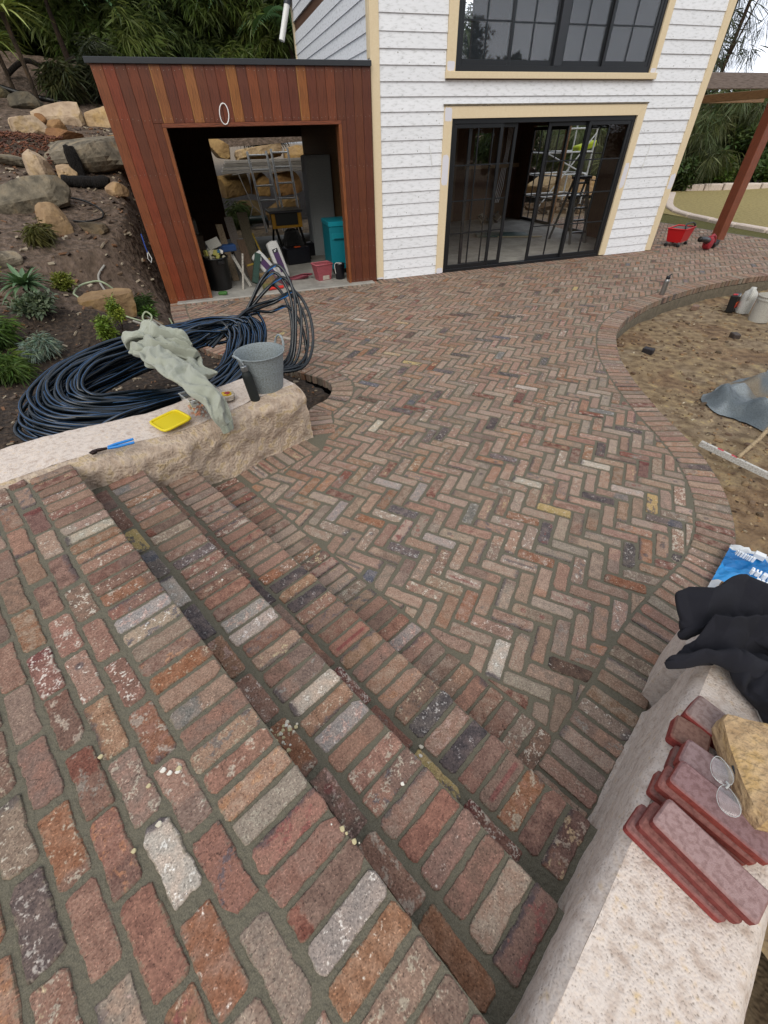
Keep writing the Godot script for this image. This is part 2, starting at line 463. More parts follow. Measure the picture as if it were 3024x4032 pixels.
const MARK_STR2 := [[0.27, -0.53, 189], [0.07, -0.96, 174], [0.39, -0.30, 174], [0.48, -0.10, 174]]

var used := {}
var deck := {}

func special(t: int) -> int:   # the marked faces sit in the last three rows of the sheet
	return (21 + (t - 168) / 8) * ATLAS_COLS + (t - 168) % 8 + (8 if rng.randf() < 0.3 else 0)

func marked(list: Array, c: Vector2, tol := 0.043) -> int:
	for q in list:
		if not used.has(q) and Vector2(q[0], q[1]).distance_to(c) < tol:
			used[q] = true
			return special(q[2])
	return -1

func face_for(list: Array, c: Vector2, lo: int, hi: int, tol := 0.043) -> int:
	var k := marked(list, c, tol)
	return k if k >= 0 else pick_tile(lo, hi)

func brick_piece(b: MB, poly: PackedVector2Array, ctr: Vector2, u: Vector2, half: Vector2, y: float, tile: int, sp: float, rag: float, depth: float, tilt := Vector2.ZERO) -> void:
	var pts := PackedVector2Array()
	var n := poly.size()
	var cen := Vector2.ZERO
	for p in poly: cen += p
	cen /= n
	var knock := []      # how far each corner is worn off
	for i in n: knock.append(ri(0.003, 0.015) if rng.randf() > 0.06 else ri(0.02, 0.04))
	for i in n:
		var p := poly[i]
		var q := poly[(i + 1) % n]
		var l := p.distance_to(q)
		var c0 := minf(knock[i], l * 0.25)
		var c1 := minf(knock[(i + 1) % n], l * 0.25)
		var m := maxi(1, int((l - c0 - c1) / sp))
		var d := (q - p) / l
		for k in m + 1:
			pts.append(p + d * (c0 + (l - c0 - c1) * k / m))
	var w := Vector2(-u.y, u.x)
	var c := pts.size()
	var ring := [[], [], []]
	var ch := minf(0.004, half.y * 0.1)
	for i in c:
		var p := pts[i]
		var r := NZ.get_noise_2d(p.x * 2700.0, p.y * 2700.0) * 0.95 + NS.get_noise_2d(p.x * 700.0 + 77.0, p.y * 700.0) * 0.7
		var dir := (cen - p).normalized()
		p += dir * rag * clampf(0.35 + r, -0.15, 1.3)
		for k in 3:
			var q := p + dir * (ch if k == 0 else 0.0) - dir * (0.002 if k == 2 else 0.0)
			var l := q - ctr
			var yy := y + tilt.dot(l) - (0.0 if k == 0 else ch * 0.9 if k == 1 else depth)
			var lu := clampf(l.dot(u) / half.x * 0.5 + 0.5, 0.01, 0.99)
			var lw := clampf(l.dot(w) / half.y * 0.5 + 0.5, 0.02, 0.98)
			ring[k].append(b.vert(Vector3(q.x, yy, q.y), Vector2((tile % ATLAS_COLS + lu) / ATLAS_COLS, (tile / ATLAS_COLS + lw) / ATLAS_ROWS)))
	var lc := cen - ctr
	var mid := b.vert(Vector3(cen.x, y + tilt.dot(lc), cen.y), Vector2((tile % ATLAS_COLS + clampf(lc.dot(u) / half.x * 0.5 + 0.5, 0, 1)) / ATLAS_COLS, (tile / ATLAS_COLS + clampf(lc.dot(w) / half.y * 0.5 + 0.5, 0, 1)) / ATLAS_ROWS))
	var area := 0.0
	for i in c: area += pts[i].cross(pts[(i + 1) % c])
	for i in c:
		var j := (i + 1) % c
		if area < 0.0:
			var t := i; i = j; j = t
		b.tri(mid, ring[0][i], ring[0][j])
		for k in 2: b.quad(ring[k][j], ring[k][i], ring[k + 1][i], ring[k + 1][j])

func tint() -> Color:
	var k := ri(0.82, 1.14)
	return Color(k * ri(1.0, 1.08), k * ri(0.97, 1.01), k * ri(0.92, 1.0))

func pick_tile(lo := 0, hi := 168) -> int:
	var r := rng.randf()
	if r < 0.02: return 22 * ATLAS_COLS + rng.randi() % 16
	if r < 0.03: return 23 * ATLAS_COLS + rng.randi() % 16
	if r < 0.06: return 21 * ATLAS_COLS + rng.randi() % 16
	var key := lo * 1000 + hi     # no face comes twice before all have been laid
	if not deck.has(key) or deck[key].is_empty():
		var d := range(lo * 2, hi * 2)
		for i in range(d.size() - 1, 0, -1):
			var j := rng.randi() % (i + 1)
			var t: int = d[i]
			d[i] = d[j]
			d[j] = t
		deck[key] = d
	return deck[key].pop_back()

func rect_poly(c: Vector2, u: Vector2, h: Vector2) -> PackedVector2Array:
	var w := Vector2(-u.y, u.x)
	return PackedVector2Array([c - u * h.x - w * h.y, c + u * h.x - w * h.y, c + u * h.x + w * h.y, c - u * h.x + w * h.y])

func catmull(ps: Array, sub: int) -> PackedVector2Array:
	var o := PackedVector2Array()
	for i in ps.size() - 1:
		var a: Vector2 = ps[maxi(i - 1, 0)]
		var b: Vector2 = ps[i]
		var c: Vector2 = ps[i + 1]
		var d: Vector2 = ps[mini(i + 2, ps.size() - 1)]
		for k in sub: o.append(b.cubic_interpolate(c, a, d, float(k) / sub))
	o.append(ps[-1])
	return o

func evenly(ps: PackedVector2Array, step: float) -> PackedVector2Array:
	var o := PackedVector2Array([ps[0]])
	var left := step
	for i in ps.size() - 1:
		var a := ps[i]
		var l := a.distance_to(ps[i + 1])
		var at := 0.0
		while l - at >= left:
			at += left
			o.append(a.lerp(ps[i + 1], at / l))
			left = step
		left -= l - at
	return o

func offset(ps: PackedVector2Array, d: float) -> PackedVector2Array:   # to the left as seen from above when d > 0
	var o := PackedVector2Array()
	for i in ps.size():
		var t := (ps[mini(i + 1, ps.size() - 1)] - ps[maxi(i - 1, 0)]).normalized()
		o.append(ps[i] + Vector2(t.y, -t.x) * d)
	return o

var KERB: PackedVector2Array
var BED: PackedVector2Array

func st2(s: float, t: float) -> Vector2:
	return S2 * s + T2 * t

func soldiers(list: Array, line: PackedVector2Array, side: float, width := 0.232) -> void:
	var e := evenly(line, 0.0865)
	var f := offset(e, side * width)
	for i in e.size() - 1:
		var j := 0.085
		var q := PackedVector2Array([e[i].lerp(e[i + 1], j), e[i].lerp(e[i + 1], 1.0 - j), f[i].lerp(f[i + 1], 1.0 - j), f[i].lerp(f[i + 1], j)])
		var c := (q[0] + q[1] + q[2] + q[3]) / 4.0
		list.append([q, c, (f[i] - e[i]).normalized(), Vector2(width * 0.5, 0.038), (e[1] - e[0]).length()])

func lay(list: Array, parent: Node, called: String, most: int, y: float, depth: float) -> void:
	# the pieces that show largest are parts of their own, the rest is one part
	var eye := Vector3(0, 2, 0)
	list.sort_custom(func(a, b): return Vector2(a[1]).length_squared() < Vector2(b[1]).length_squared())
	var rest := MB.new()
	var mark := {}
	if called == "brick":
		for q in MARK_PATIO:
			var best := 0
			for i in list.size():
				if Vector2(q[0], q[1]).distance_squared_to(list[i][1]) < Vector2(q[0], q[1]).distance_squared_to(list[best][1]): best = i
			mark[best] = special(q[2])
	for i in list.size():
		var e: Array = list[i]
		var c: Vector2 = e[1]
		var d := eye.distance_to(Vector3(c.x, y, c.y))
		var near := i < most
		var b := MB.new() if near else rest
		b.cc = tint()
		var far := d > 4.5
		brick_piece(b, e[0], c, e[2] * (1.0 if rng.randf() < 0.5 else -1.0), e[3], y + ri(-0.0015, 0.002), mark.get(i, pick_tile(84, 168)), 0.011 if d < 2.4 else (0.022 if d < 3.6 else (0.05 if not far else 0.12)), 0.0065 if not far else 0.003, depth, Vector2(ri(-0.012, 0.012), ri(-0.012, 0.012)))
		if near: part(b, called, M.brick, parent)
	if rest.v.size(): part(rest, called + "_field", M.brick, parent, "stuff")

func build_paving() -> void:
	KERB = catmull([st2(0.245, 1.40), Vector2(1.70, -0.585), Vector2(2.085, -0.739), Vector2(2.40, -0.86), Vector2(2.684, -1.04), Vector2(2.885, -1.221), Vector2(3.075, -1.44), Vector2(3.267, -1.738), Vector2(3.422, -2.074), Vector2(3.592, -2.578), Vector2(3.853, -3.189), Vector2(4.19, -3.802), Vector2(4.701, -4.433), Vector2(5.30, -4.88), Vector2(6.335, -5.367), Vector2(7.772, -5.726), Vector2(9.151, -5.779), Vector2(11.0, -5.5), Vector2(13.0, -4.7)], 6)
	BED = catmull([st2(-2.815, 1.80), Vector2(0.44, -3.80), Vector2(0.66, -3.97), Vector2(0.774, -4.22), Vector2(0.72, -4.44), Vector2(0.534, -4.69), Vector2(0.2, -5.08), Vector2(-0.15, -5.42), Vector2(-0.452, -5.76), Vector2(-0.672, -6.27), Vector2(-0.883, -6.85), Vector2(-1.002, -7.6), Vector2(-1.05, -8.25)], 6)
	var patio := structure("patio_paving")
	var ki := offset(KERB, 0.245)
	var bi := offset(BED, -0.245)
	var field := PackedVector2Array([st2(-2.565, 1.02), st2(0.0, 1.02), st2(0.0, 1.36)])
	for i in range(3, ki.size()): field.append(ki[i])
	field.append_array([Vector2(12.6, -6.0), Vector2(12.25, -8.1), Vector2(12.1, -10.1), Vector2(12.02, -11.2), Vector2(12.0, -13.2), Vector2(8.95, -13.2), Vector2(8.95, -8.07), Vector2(2.62, -8.07), Vector2(2.62, -8.01), Vector2(-0.79, -8.01)])
	for i in range(bi.size() - 4, 2, -1): field.append(bi[i])
	field.append(st2(-2.565, 1.74))
	# mortar bed under everything, with the borders
	var outer := PackedVector2Array([st2(-2.83, 0.70), st2(0.25, 0.70), st2(0.25, 1.40)])
	for i in range(1, KERB.size()): outer.append(KERB[i])
	outer.append_array([Vector2(12.7, -6.0), Vector2(12.35, -8.1), Vector2(12.2, -10.1), Vector2(12.12, -11.2), Vector2(12.1, -13.3), Vector2(8.94, -13.3), Vector2(8.94, -8.33), Vector2(2.6, -8.33), Vector2(2.6, -8.26), Vector2(-1.05, -8.26)])
	for i in range(BED.size() - 2, 0, -1): outer.append(BED[i])
	var mb := MB.new()
	for p in outer: mb.vert(Vector3(p.x, -0.0045, p.y))
	var tr := Geometry2D.triangulate_polygon(outer)
	for i in range(0, tr.size(), 3): mb.tri(tr[i], tr[i + 1], tr[i + 2])
	part(mb, "mortar_bed", M.mortar, patio)
	# herringbone at 45 degrees to the house
	var W := 0.0898
	var L := 0.246
	var ax := Vector2(1, 1).normalized()
	var ay := Vector2(1, -1).normalized()
	var list := []
	var org := Vector2(1.31, -1.78)
	for i in range(-160, 160):
		for j in range(-45, 55):
			for k in 2:
				var l := Vector2(W, W) * i + Vector2(L, -L) * j
				var c := l + (Vector2(L * 0.5, W * 0.5) if k == 0 else Vector2(L + W * 0.5, W - L * 0.5))
				var p := org + ax * c.x + ay * c.y
				if p.x < -1.3 or p.x > 13 or p.y > 0.2 or p.y < -13.3: continue
				var u := ax if k == 0 else ay
				u = u.rotated(ri(-0.02, 0.02))
				p += Vector2(ri(-0.003, 0.003), ri(-0.003, 0.003))
				var hh := Vector2(0.1150 + ri(-0.003, 0.001), 0.0375 + ri(-0.0025, 0.002))
				var cl := Geometry2D.intersect_polygons(rect_poly(p, u, hh), field)
				if cl.size() == 0: continue
				var area := 0.0
				var g: PackedVector2Array = cl[0]
				for q in g.size(): area += g[q].cross(g[(q + 1) % g.size()])
				if absf(area) * 0.5 < 0.0016: continue
				list.append([g, p, u, hh])
	lay(list, patio, "brick", 300, 0.0, 0.012)
	# edging courses
	var ed := []
	soldiers(ed, PackedVector2Array([st2(0.242, 0.76), st2(0.242, 1.40)]), 1.0)
	soldiers(ed, KERB, 1.0)
	soldiers(ed, PackedVector2Array([st2(-2.81, 1.04), st2(-2.815, 1.80)]), -1.0)
	soldiers(ed, BED, -1.0)
	soldiers(ed, PackedVector2Array([Vector2(-0.8, -8.255), Vector2(2.6, -8.255)]), -1.0)
	soldiers(ed, PackedVector2Array([Vector2(2.6, -8.325), Vector2(8.95, -8.325)]), -1.0)
	lay(ed, patio, "edging_brick", 300, 0.001, 0.085)
	# concrete haunch under the kerb
	var cb := MB.new()
	var hk := offset(KERB, 0.03)
	for i in KERB.size():
		var o := 0.012 * NZ.get_noise_1d(i * 40.0)
		var dy := -0.09 + 0.015 * NZ.get_noise_1d(i * 77.0)
		cb.vert(Vector3(hk[i].x, dy, hk[i].y))
		cb.vert(Vector3(KERB[i].x + o + 0.012, dy - 0.01, KERB[i].y + o))
		cb.vert(Vector3(KERB[i].x + 0.03 + o, -0.5, KERB[i].y + 0.02))
	for i in KERB.size() - 1:
		var a := i * 3
		cb.quad(a, a + 3, a + 4, a + 1)
		cb.quad(a + 1, a + 4, a + 5, a + 2)
	part(cb, "concrete_haunch", M.kerbconcrete, patio)
	# the steps
	var steps := thing("brick_steps", "three broad steps of old red bricks on edge between sandstone blocks", "steps")
	for k in 3:
		var sb := MB.new()
		var t0: float = -0.16 if k == 0 else NOSE[k - 1] - 0.02
		var lv: float = UPHILL[k]
		var bs := Basis(Vector3(S2.x, 0, S2.y), Vector3.UP, Vector3(-T2.x, 0, -T2.y))
		sb.box(st(-1.28, (t0 + NOSE[k] - 0.005) * 0.5, lv * 0.5 - 0.05 - 0.004), Vector3(3.12, lv + 0.1, NOSE[k] - 0.005 - t0), bs)
		part(sb, "mortar_core", M.mortar, steps)
		for i in 36:
			var s := 0.245 - 0.044 - i * 0.0868
			if s < -2.86: continue
			var b := MB.new()
			b.cc = tint()
			var ln := 0.116 + ri(-0.004, 0.001)
			var c := st2(s + ri(-0.003, 0.003), NOSE[k] - ln + ri(-0.006, 0.002))
			var d := Vector3(c.x, lv, c.y).distance_to(Vector3(0, 2, 0))
			brick_piece(b, rect_poly(c, T2.rotated(ri(-0.015, 0.015)), Vector2(ln, 0.0378 + ri(-0.002, 0.0015))), c, T2, Vector2(ln, 0.038), lv + ri(-0.001, 0.003), face_for([MARK_ROW1, MARK_ROW2, MARK_ROW3][k], c, 0, 120), 0.0085 if d < 2.4 else 0.014, 0.006, 0.108, Vector2(ri(-0.012, 0.012), ri(-0.012, 0.012)))
			part(b, "brick", M.brick, steps)
		if k > 0:
			for i in 13:
				var s := 0.09 - i * 0.2475 - 0.09 * (k - 1)
				if s < -2.75: continue
				var b := MB.new()
				b.cc = tint()
				var c := st2(s, NOSE[k - 1] + 0.042 + ri(-0.006, 0.004))
				brick_piece(b, rect_poly(c, S2.rotated(ri(-0.012, 0.012)), Vector2(0.114, 0.036)), c, S2, Vector2(0.115, 0.038), lv + ri(0.0, 0.004), face_for([MARK_STR1, MARK_STR1, MARK_STR2][k], c, 0, 84, 0.12), 0.012, 0.006, 0.03)
				part(b, "stretcher_brick", M.brick, steps)
	var rows := MB.new()
	for i in 33:
		var s := -0.03 - i * 0.0868
		if s < -2.79: continue
		var b := MB.new()
		b.cc = tint()
		var c := st2(s, 0.885)
		brick_piece(b, rect_poly(c, T2.rotated(ri(-0.015, 0.015)), Vector2(0.118, 0.0375)), c, T2, Vector2(0.116, 0.038), ri(0.0, 0.003), face_for(MARK_ROW4, c, 20, 150), 0.011, 0.007, 0.02)
		part(b, "bottom_course_brick", M.brick, patio)
	# splashes of mortar left on the treads
	var cr := MB.new()
	for i in 46:
		var q: Array = [[-0.19, -0.69, 0.363], [-0.60, -1.50, 0.363], [0.29, -0.50, 0.181], [-0.05, -0.30, 0.544], [-0.55, -0.62, 0.544]][0 if i < 22 else rng.randi() % 5]
		cr.cc = [lin("d8d3c8"), lin("c6beac"), lin("b9ac86")][rng.randi() % 3]
		var sp := 0.05 if i < 34 else 0.22
		cr.blob(Vector3(q[0] + ri(-sp, sp), q[2] + 0.003, q[1] + ri(-sp, sp)), Vector3(1, 0.5, 1) * ri(0.002, 0.010), 0.5, NZ, 2.0, Basis(), 0.0, 8)
	part(cr, "mortar_splashes", M.vc, steps, "stuff")
	# the landing
	var land := structure("landing")
	var lb := MB.new()
	lb.box(st(-1.3, -1.16, 0.544 - 0.2045), Vector3(3.4, 0.4, 2.0), Basis(Vector3(S2.x, 0, S2.y), Vector3.UP, Vector3(-T2.x, 0, -T2.y)))
	part(lb, "mortar_bed", M.mortar, land)
	for j in 9:
		for i in 14:
			var s := 0.28 - i * 0.2475 - (0.124 if j % 2 == 1 else 0.0) + ri(-0.008, 0.008)
			if s < -2.95: continue
			var c := st2(s, -0.192 - j * 0.0985 + ri(-0.004, 0.004))
			var b := MB.new()
			b.cc = tint()
			var hl := 0.1155 + ri(-0.007, 0.004)
			brick_piece(b, rect_poly(c, S2.rotated(ri(-0.02, 0.02)), Vector2(hl, 0.0415 + ri(-0.003, 0.003))), c, S2, Vector2(hl, 0.039), 0.544 + ri(-0.001, 0.003), face_for(MARK_LAND, c, 0, 100, 0.1), 0.007, 0.007, 0.012, Vector2(ri(-0.012, 0.012), ri(-0.012, 0.012)))
			part(b, "brick", M.brick, land)

func weatherboard(parent: Node, x0: float, x1: float, y: float, z: float, along_z := false, called := "weatherboard") -> void:
	# one tapered board, thick lower edge, from x0 to x1; with along_z it lies in the plane x = z
	var b := MB.new()
	b.cc = Color.WHITE * ri(0.93, 1.03)
	var dy := ri(-0.003, 0.003)
	var n := 4
	var pr := [Vector2(-0.002, y + dy), Vector2(0.026 + ri(-0.003, 0.003), y + dy), Vector2(0.008, y + 0.178), Vector2(-0.002, y + 0.178)]
	var ids := []
	for i in n + 1:
		var x := lerpf(x0, x1, float(i) / n)
		var sag := 0.002 * NZ.get_noise_2d(x * 60.0, y * 900.0)
		for p in pr:
			var q: Vector2 = p
			ids.append(b.vert(Vector3(x, q.y + sag, z + q.x) if not along_z else Vector3(z - q.x, q.y + sag, x)))
	for i in n:
		for k in 4:
			b.quad(ids[i * 4 + k], ids[i * 4 + (k + 1) % 4], ids[i * 4 + 4 + (k + 1) % 4], ids[i * 4 + 4 + k])
	b.quad(ids[0], ids[3], ids[2], ids[1])
	b.quad(ids[n * 4], ids[n * 4 + 1], ids[n * 4 + 2], ids[n * 4 + 3])
	part(b, called, M.paint_side if along_z else M.paint, parent)

func pb(parent: Node, called: String, m: Material, a: Vector3, b: Vector3, ch := 0.0, c := Color.WHITE) -> MeshInstance3D:
	var g := MB.new()
	g.cc = c
	g.span(a, b, ch)
	return part(g, called, m, parent)

func patch(parent: Node, called: String, m: Material, c: Vector3, w: float, h: float, seed_: int, c0 := Color.WHITE) -> void:
	# a thin irregular smear of filler on a vertical board facing +z
	var b := MB.new()
	b.cc = c0
	var o := b.vert(c + Vector3(0, 0, 0.0012))
	var r := []
	for i in 20:
		var t := TAU * i / 20
		var k := 1.0 / maxf(absf(cos(t)), absf(sin(t)) ) * (0.92 + 0.16 * NZ.get_noise_2d(i * 70.0, seed_ * 50.0))
		r.append(b.vert(c + Vector3(cos(t) * k * w * 0.5, sin(t) * k * h * 0.5, 0.0008)))
	for i in 20: b.tri(o, r[(i + 1) % 20], r[i])
	part(b, called, m, parent)

func glazed(parent: Node, x0: float, x1: float, y0: float, y1: float, z: float, bars: Array, rails: Array, called: String) -> void:
	# an aluminium sash: stiles, rails, glazing bars and a double pane
	var f := MB.new()
	var w := 0.055
	f.span(Vector3(x0, y0, z - 0.02), Vector3(x0 + w, y1, z + 0.02), 0.003)
	f.span(Vector3(x1 - w, y0, z - 0.02), Vector3(x1, y1, z + 0.02), 0.003)
	f.span(Vector3(x0 + w, y0, z - 0.019), Vector3(x1 - w, y0 + w * 1.2, z + 0.019), 0.003)
	f.span(Vector3(x0 + w, y1 - w, z - 0.019), Vector3(x1 - w, y1, z + 0.019), 0.003)
	var o := part(f, called, M.black, parent)
	for k in 2 if y0 > 1.0 else 1:
		var g := MB.new()
		var zz := z + 0.007 - 0.014 * k
		g.face([Vector3(x0 + w, y0 + w, zz), Vector3(x0 + w, y1 - w, zz), Vector3(x1 - w, y1 - w, zz), Vector3(x1 - w, y0 + w, zz)])
		part(g, "pane", M.glass if y0 > 1.0 else M.doorglass, o)
	for x in bars: pb(o, "glazing_bar", M.black, Vector3(x - 0.009, y0 + w, z - 0.013), Vector3(x + 0.009, y1 - w, z + 0.013))
	for y in rails: pb(o, "glazing_bar", M.black, Vector3(x0 + w, y - 0.009, z - 0.0125), Vector3(x1 - w, y + 0.009, z + 0.0125))

func build_house() -> void:
	var h := thing("white_house", "two storey house in flaking white weatherboards with tan trim and black glazed doors", "house")
	var zf := -8.335
	var top := 5.7
	var k := 0
	for i in 36:
		var y := -0.0165 + 0.1637 * i if i > 0 else 0.005
		if y > top: break
		if y < 2.32 - 0.1:
			weatherboard(h, 2.725, 3.79, y, zf)
			weatherboard(h, 7.70, 8.79, y, zf)
		elif y > 2.6 and y < 4.5:
			weatherboard(h, 2.725, 3.775, y, zf)
			weatherboard(h, 7.68, 8.79, y, zf)
		else:
			if i % 2 == 0:
				weatherboard(h, 2.725, 5.3, y, zf); weatherboard(h, 5.303, 8.79, y, zf)
			else:
				weatherboard(h, 2.725, 6.25, y, zf); weatherboard(h, 6.253, 8.79, y, zf)
	# side wall above the garage
	for i in range(16, 36):
		var y := -0.0165 + 0.1637 * i
		if i == 23: continue    # a board is off here, the batten shows
		weatherboard(h, -14.0, -8.36, y, 2.625, true)
	# wall cores with thickness
	for w in [[2.63, -0.05, 3.93, 2.18], [7.57, -0.05, 8.90, 2.18], [2.63, 2.18, 8.90, 2.70], [2.63, 2.70, 3.92, 4.45], [7.57, 2.70, 8.90, 4.45], [2.63, 4.45, 8.90, 5.8]]:
		pb(h, "wall", M.studs, Vector3(w[0], w[1], -8.46), Vector3(w[2], w[3], -8.338))
	pb(h, "wall", M.studs, Vector3(2.63, -0.05, -13.95), Vector3(2.74, 5.8, -8.46))
	# back wall with two windows
	for w in [[2.74, -0.05, 7.34, 5.8], [7.90, -0.05, 8.9, 3.3], [7.34, -0.05, 7.90, 1.33], [7.34, 2.0, 7.90, 5.8], [7.90, 3.3, 8.9, 5.8]]:
		if w[0] == 2.74:
			pb(h, "wall", M.studs, Vector3(2.74, -0.05, -14.06), Vector3(7.34, 3.3, -13.95))
			pb(h, "wall", M.studs, Vector3(2.74, 3.3, -14.06), Vector3(6.5, 5.8, -13.95))
			pb(h, "wall", M.studs, Vector3(7.0, 3.3, -14.06), Vector3(7.34, 5.8, -13.95))
			pb(h, "wall", M.studs, Vector3(6.5, 4.4, -14.06), Vector3(7.0, 5.8, -13.95))
		else:
			pb(h, "wall", M.studs, Vector3(w[0], w[1], -14.06), Vector3(w[2], w[3], -13.95))
	# right wall with its wide opening
	pb(h, "wall", M.studs, Vector3(8.79, -0.05, -10.35), Vector3(8.9, 5.8, -8.46))
	pb(h, "wall", M.studs, Vector3(8.79, -0.05, -13.95), Vector3(8.9, 5.8, -13.38))
	pb(h, "wall", M.studs, Vector3(8.79, 2.12, -13.38), Vector3(8.9, 5.8, -10.35))
	for i in range(0, 34):
		weatherboard(h, -8.4, -10.2, -0.0165 + 0.1637 * i if i > 0 else 0.005, 8.902 + 0.024, true, "side_board")
	pb(h, "floor_slab", M.concrete, Vector3(2.63, -0.15, -13.95), Vector3(8.9, 0.02, -8.40))
	pb(h, "ceiling", M.studs, Vector3(2.74, 2.42, -13.95), Vector3(8.79, 2.66, -8.46))
	pb(h, "roof", M.charcoal, Vector3(2.2, 5.8, -14.5), Vector3(9.4, 5.95, -7.9))
	# tan corner boards and trims
	pb(h, "corner_trim", M.trim, Vector3(2.592, 0.012, -8.34), Vector3(2.728, 5.78, -8.297), 0.003)
	pb(h, "corner_trim", M.trim, Vector3(2.588, 2.83, -8.46), Vector3(2.622, 5.78, -8.341), 0.003)
	pb(h, "corner_trim", M.trim, Vector3(8.785, 0.012, -8.34), Vector3(8.932, 5.78, -8.297), 0.003)
	pb(h, "corner_trim", M.trim, Vector3(8.896, 0.012, -8.46), Vector3(8.934, 5.78, -8.341), 0.003)
	pb(h, "far_corner_trim", M.trim, Vector3(2.592, 2.83, -14.08), Vector3(2.64, 5.78, -13.98), 0.003)
	var zt := -8.297
	# door trim, mitred at the head
	var t := MB.new()
	for q in [[Vector2(3.785, 0.02), Vector2(3.785, 2.328), Vector2(3.93, 2.183), Vector2(3.93, 0.02)], [Vector2(3.787, 2.33), Vector2(7.710, 2.33), Vector2(7.566, 2.186), Vector2(3.931, 2.186)], [Vector2(7.567, 0.02), Vector2(7.567, 2.184), Vector2(7.712, 2.328), Vector2(7.712, 0.02)]]:
		var g := MB.new()
		var a := []; var b := []
		for p in q:
			a.append(g.vert(Vector3(p.x, p.y, zt))); b.append(g.vert(Vector3(p.x, p.y, -8.36)))
		g.quad(a[0], a[1], a[2], a[3])
		for i in 4: g.quad(a[i], b[i], b[(i + 1) % 4], a[(i + 1) % 4])
		part(g, "door_trim", M.trim, h)
	pb(h, "head_flashing", M.kerbconcrete, Vector3(3.77, 2.333, -8.35), Vector3(7.725, 2.352, -8.285))
	pb(h, "window_trim", M.trim, Vector3(3.778, 2.705, -8.36), Vector3(3.925, 4.58, zt), 0.003)
	pb(h, "window_trim", M.trim, Vector3(7.562, 2.705, -8.36), Vector3(7.685, 4.58, zt), 0.003)
	pb(h, "window_trim", M.trim, Vector3(3.928, 4.44, -8.36), Vector3(7.559, 4.58, zt + 0.002), 0.003)
	pb(h, "window_sill", M.trim, Vector3(3.765, 2.628, -8.36), Vector3(7.70, 2.703, -8.262), 0.004)
	for p in [[3.857, 2.235, 0.13, 0.17, 1], [3.855, 1.55, 0.125, 0.44, 2], [7.64, 1.34, 0.115, 0.40, 3], [8.86, 1.20, 0.13, 0.26, 4], [3.86, 0.05, 0.14, 0.10, 5], [2.66, 0.03, 0.135, 0.03, 6], [3.85, 2.76, 0.13, 0.11, 7], [7.62, 2.735, 0.11, 0.06, 8]]:
		patch(h, "filler_patch", M.filler, Vector3(p[0], p[1], zt), p[2], p[3], p[4])
	# frames
	var zz := -8.375
	for q in [[3.932, 0.0, 7.565, 2.182], [3.927, 2.705, 7.56, 4.438]]:
		var f := MB.new()
		f.span(Vector3(q[0], q[1], zz - 0.06), Vector3(q[0] + 0.06, q[3], zz + 0.05), 0.003)
		f.span(Vector3(q[2] - 0.06, q[1], zz - 0.06), Vector3(q[2], q[3], zz + 0.05), 0.003)
		f.span(Vector3(q[0] + 0.06, q[3] - 0.06, zz - 0.06), Vector3(q[2] - 0.06, q[3], zz + 0.05), 0.003)
		f.span(Vector3(q[0] + 0.06, q[1], zz - 0.06), Vector3(q[2] - 0.06, q[1] + (0.05 if q[1] < 1.0 else 0.07), zz + 0.055), 0.003)
		var door: bool = q[1] < 1.0
		var o := part(f, "sliding_door_frame" if door else "window_frame", M.black, h)
	var rr := [0.62, 1.11, 1.60]
	glazed(h, 3.99, 4.905, 0.05, 2.122, zz + 0.02, [4.447], rr, "door_panel")
	glazed(h, 4.30, 5.205, 0.05, 2.122, zz - 0.032, [4.75], rr, "door_panel")
	glazed(h, 5.815, 6.66, 0.05, 2.122, zz - 0.032, [6.24], rr, "door_panel")
	glazed(h, 6.60, 7.507, 0.05, 2.122, zz + 0.02, [7.055], rr, "door_panel")
	for x in [[3.985, 4.87, 4.415], [4.81, 5.66, 5.235], [5.79, 6.62, 6.18], [6.575, 7.502, 7.03]]:
		glazed(h, x[0], x[1], 2.772, 4.378, zz + (0.02 if x[0] < 4.5 or x[0] > 6.5 else -0.02), [x[2]], [3.225, 3.68], "window_sash")
	pb(h, "window_mullion", M.charcoal, Vector3(5.655, 2.775, zz - 0.05), Vector3(5.795, 4.38, zz + 0.045), 0.004)
	# glazed doors in the right wall
	for q in [[-13.37, -12.62, 8.82], [-12.66, -11.9, 8.85], [-11.1, -10.36, 8.82]]:
		var f := MB.new()
		f.span(Vector3(q[2] - 0.02, 0.03, q[0]), Vector3(q[2] + 0.02, 2.1, q[0] + 0.06)); f.span(Vector3(q[2] - 0.02, 0.03, q[1] - 0.06), Vector3(q[2] + 0.02, 2.1, q[1]))
		f.span(Vector3(q[2] - 0.019, 0.03, q[0] + 0.06), Vector3(q[2] + 0.019, 0.11, q[1] - 0.06)); f.span(Vector3(q[2] - 0.019, 2.03, q[0] + 0.06), Vector3(q[2] + 0.019, 2.1, q[1] - 0.06))
		for y in rr: f.span(Vector3(q[2] - 0.012, y - 0.009, q[0] + 0.06), Vector3(q[2] + 0.012, y + 0.009, q[1] - 0.06))
		f.span(Vector3(q[2] - 0.0125, 0.11, (q[0] + q[1]) * 0.5 - 0.009), Vector3(q[2] + 0.0125, 2.03, (q[0] + q[1]) * 0.5 + 0.009))
		var o := part(f, "side_door_panel", M.black, h)
		var g := MB.new()
		g.face([Vector3(q[2], 0.1, q[0] + 0.05), Vector3(q[2], 2.04, q[0] + 0.05), Vector3(q[2], 2.04, q[1] - 0.05), Vector3(q[2], 0.1, q[1] - 0.05)])
		part(g, "pane", M.doorglass, o)
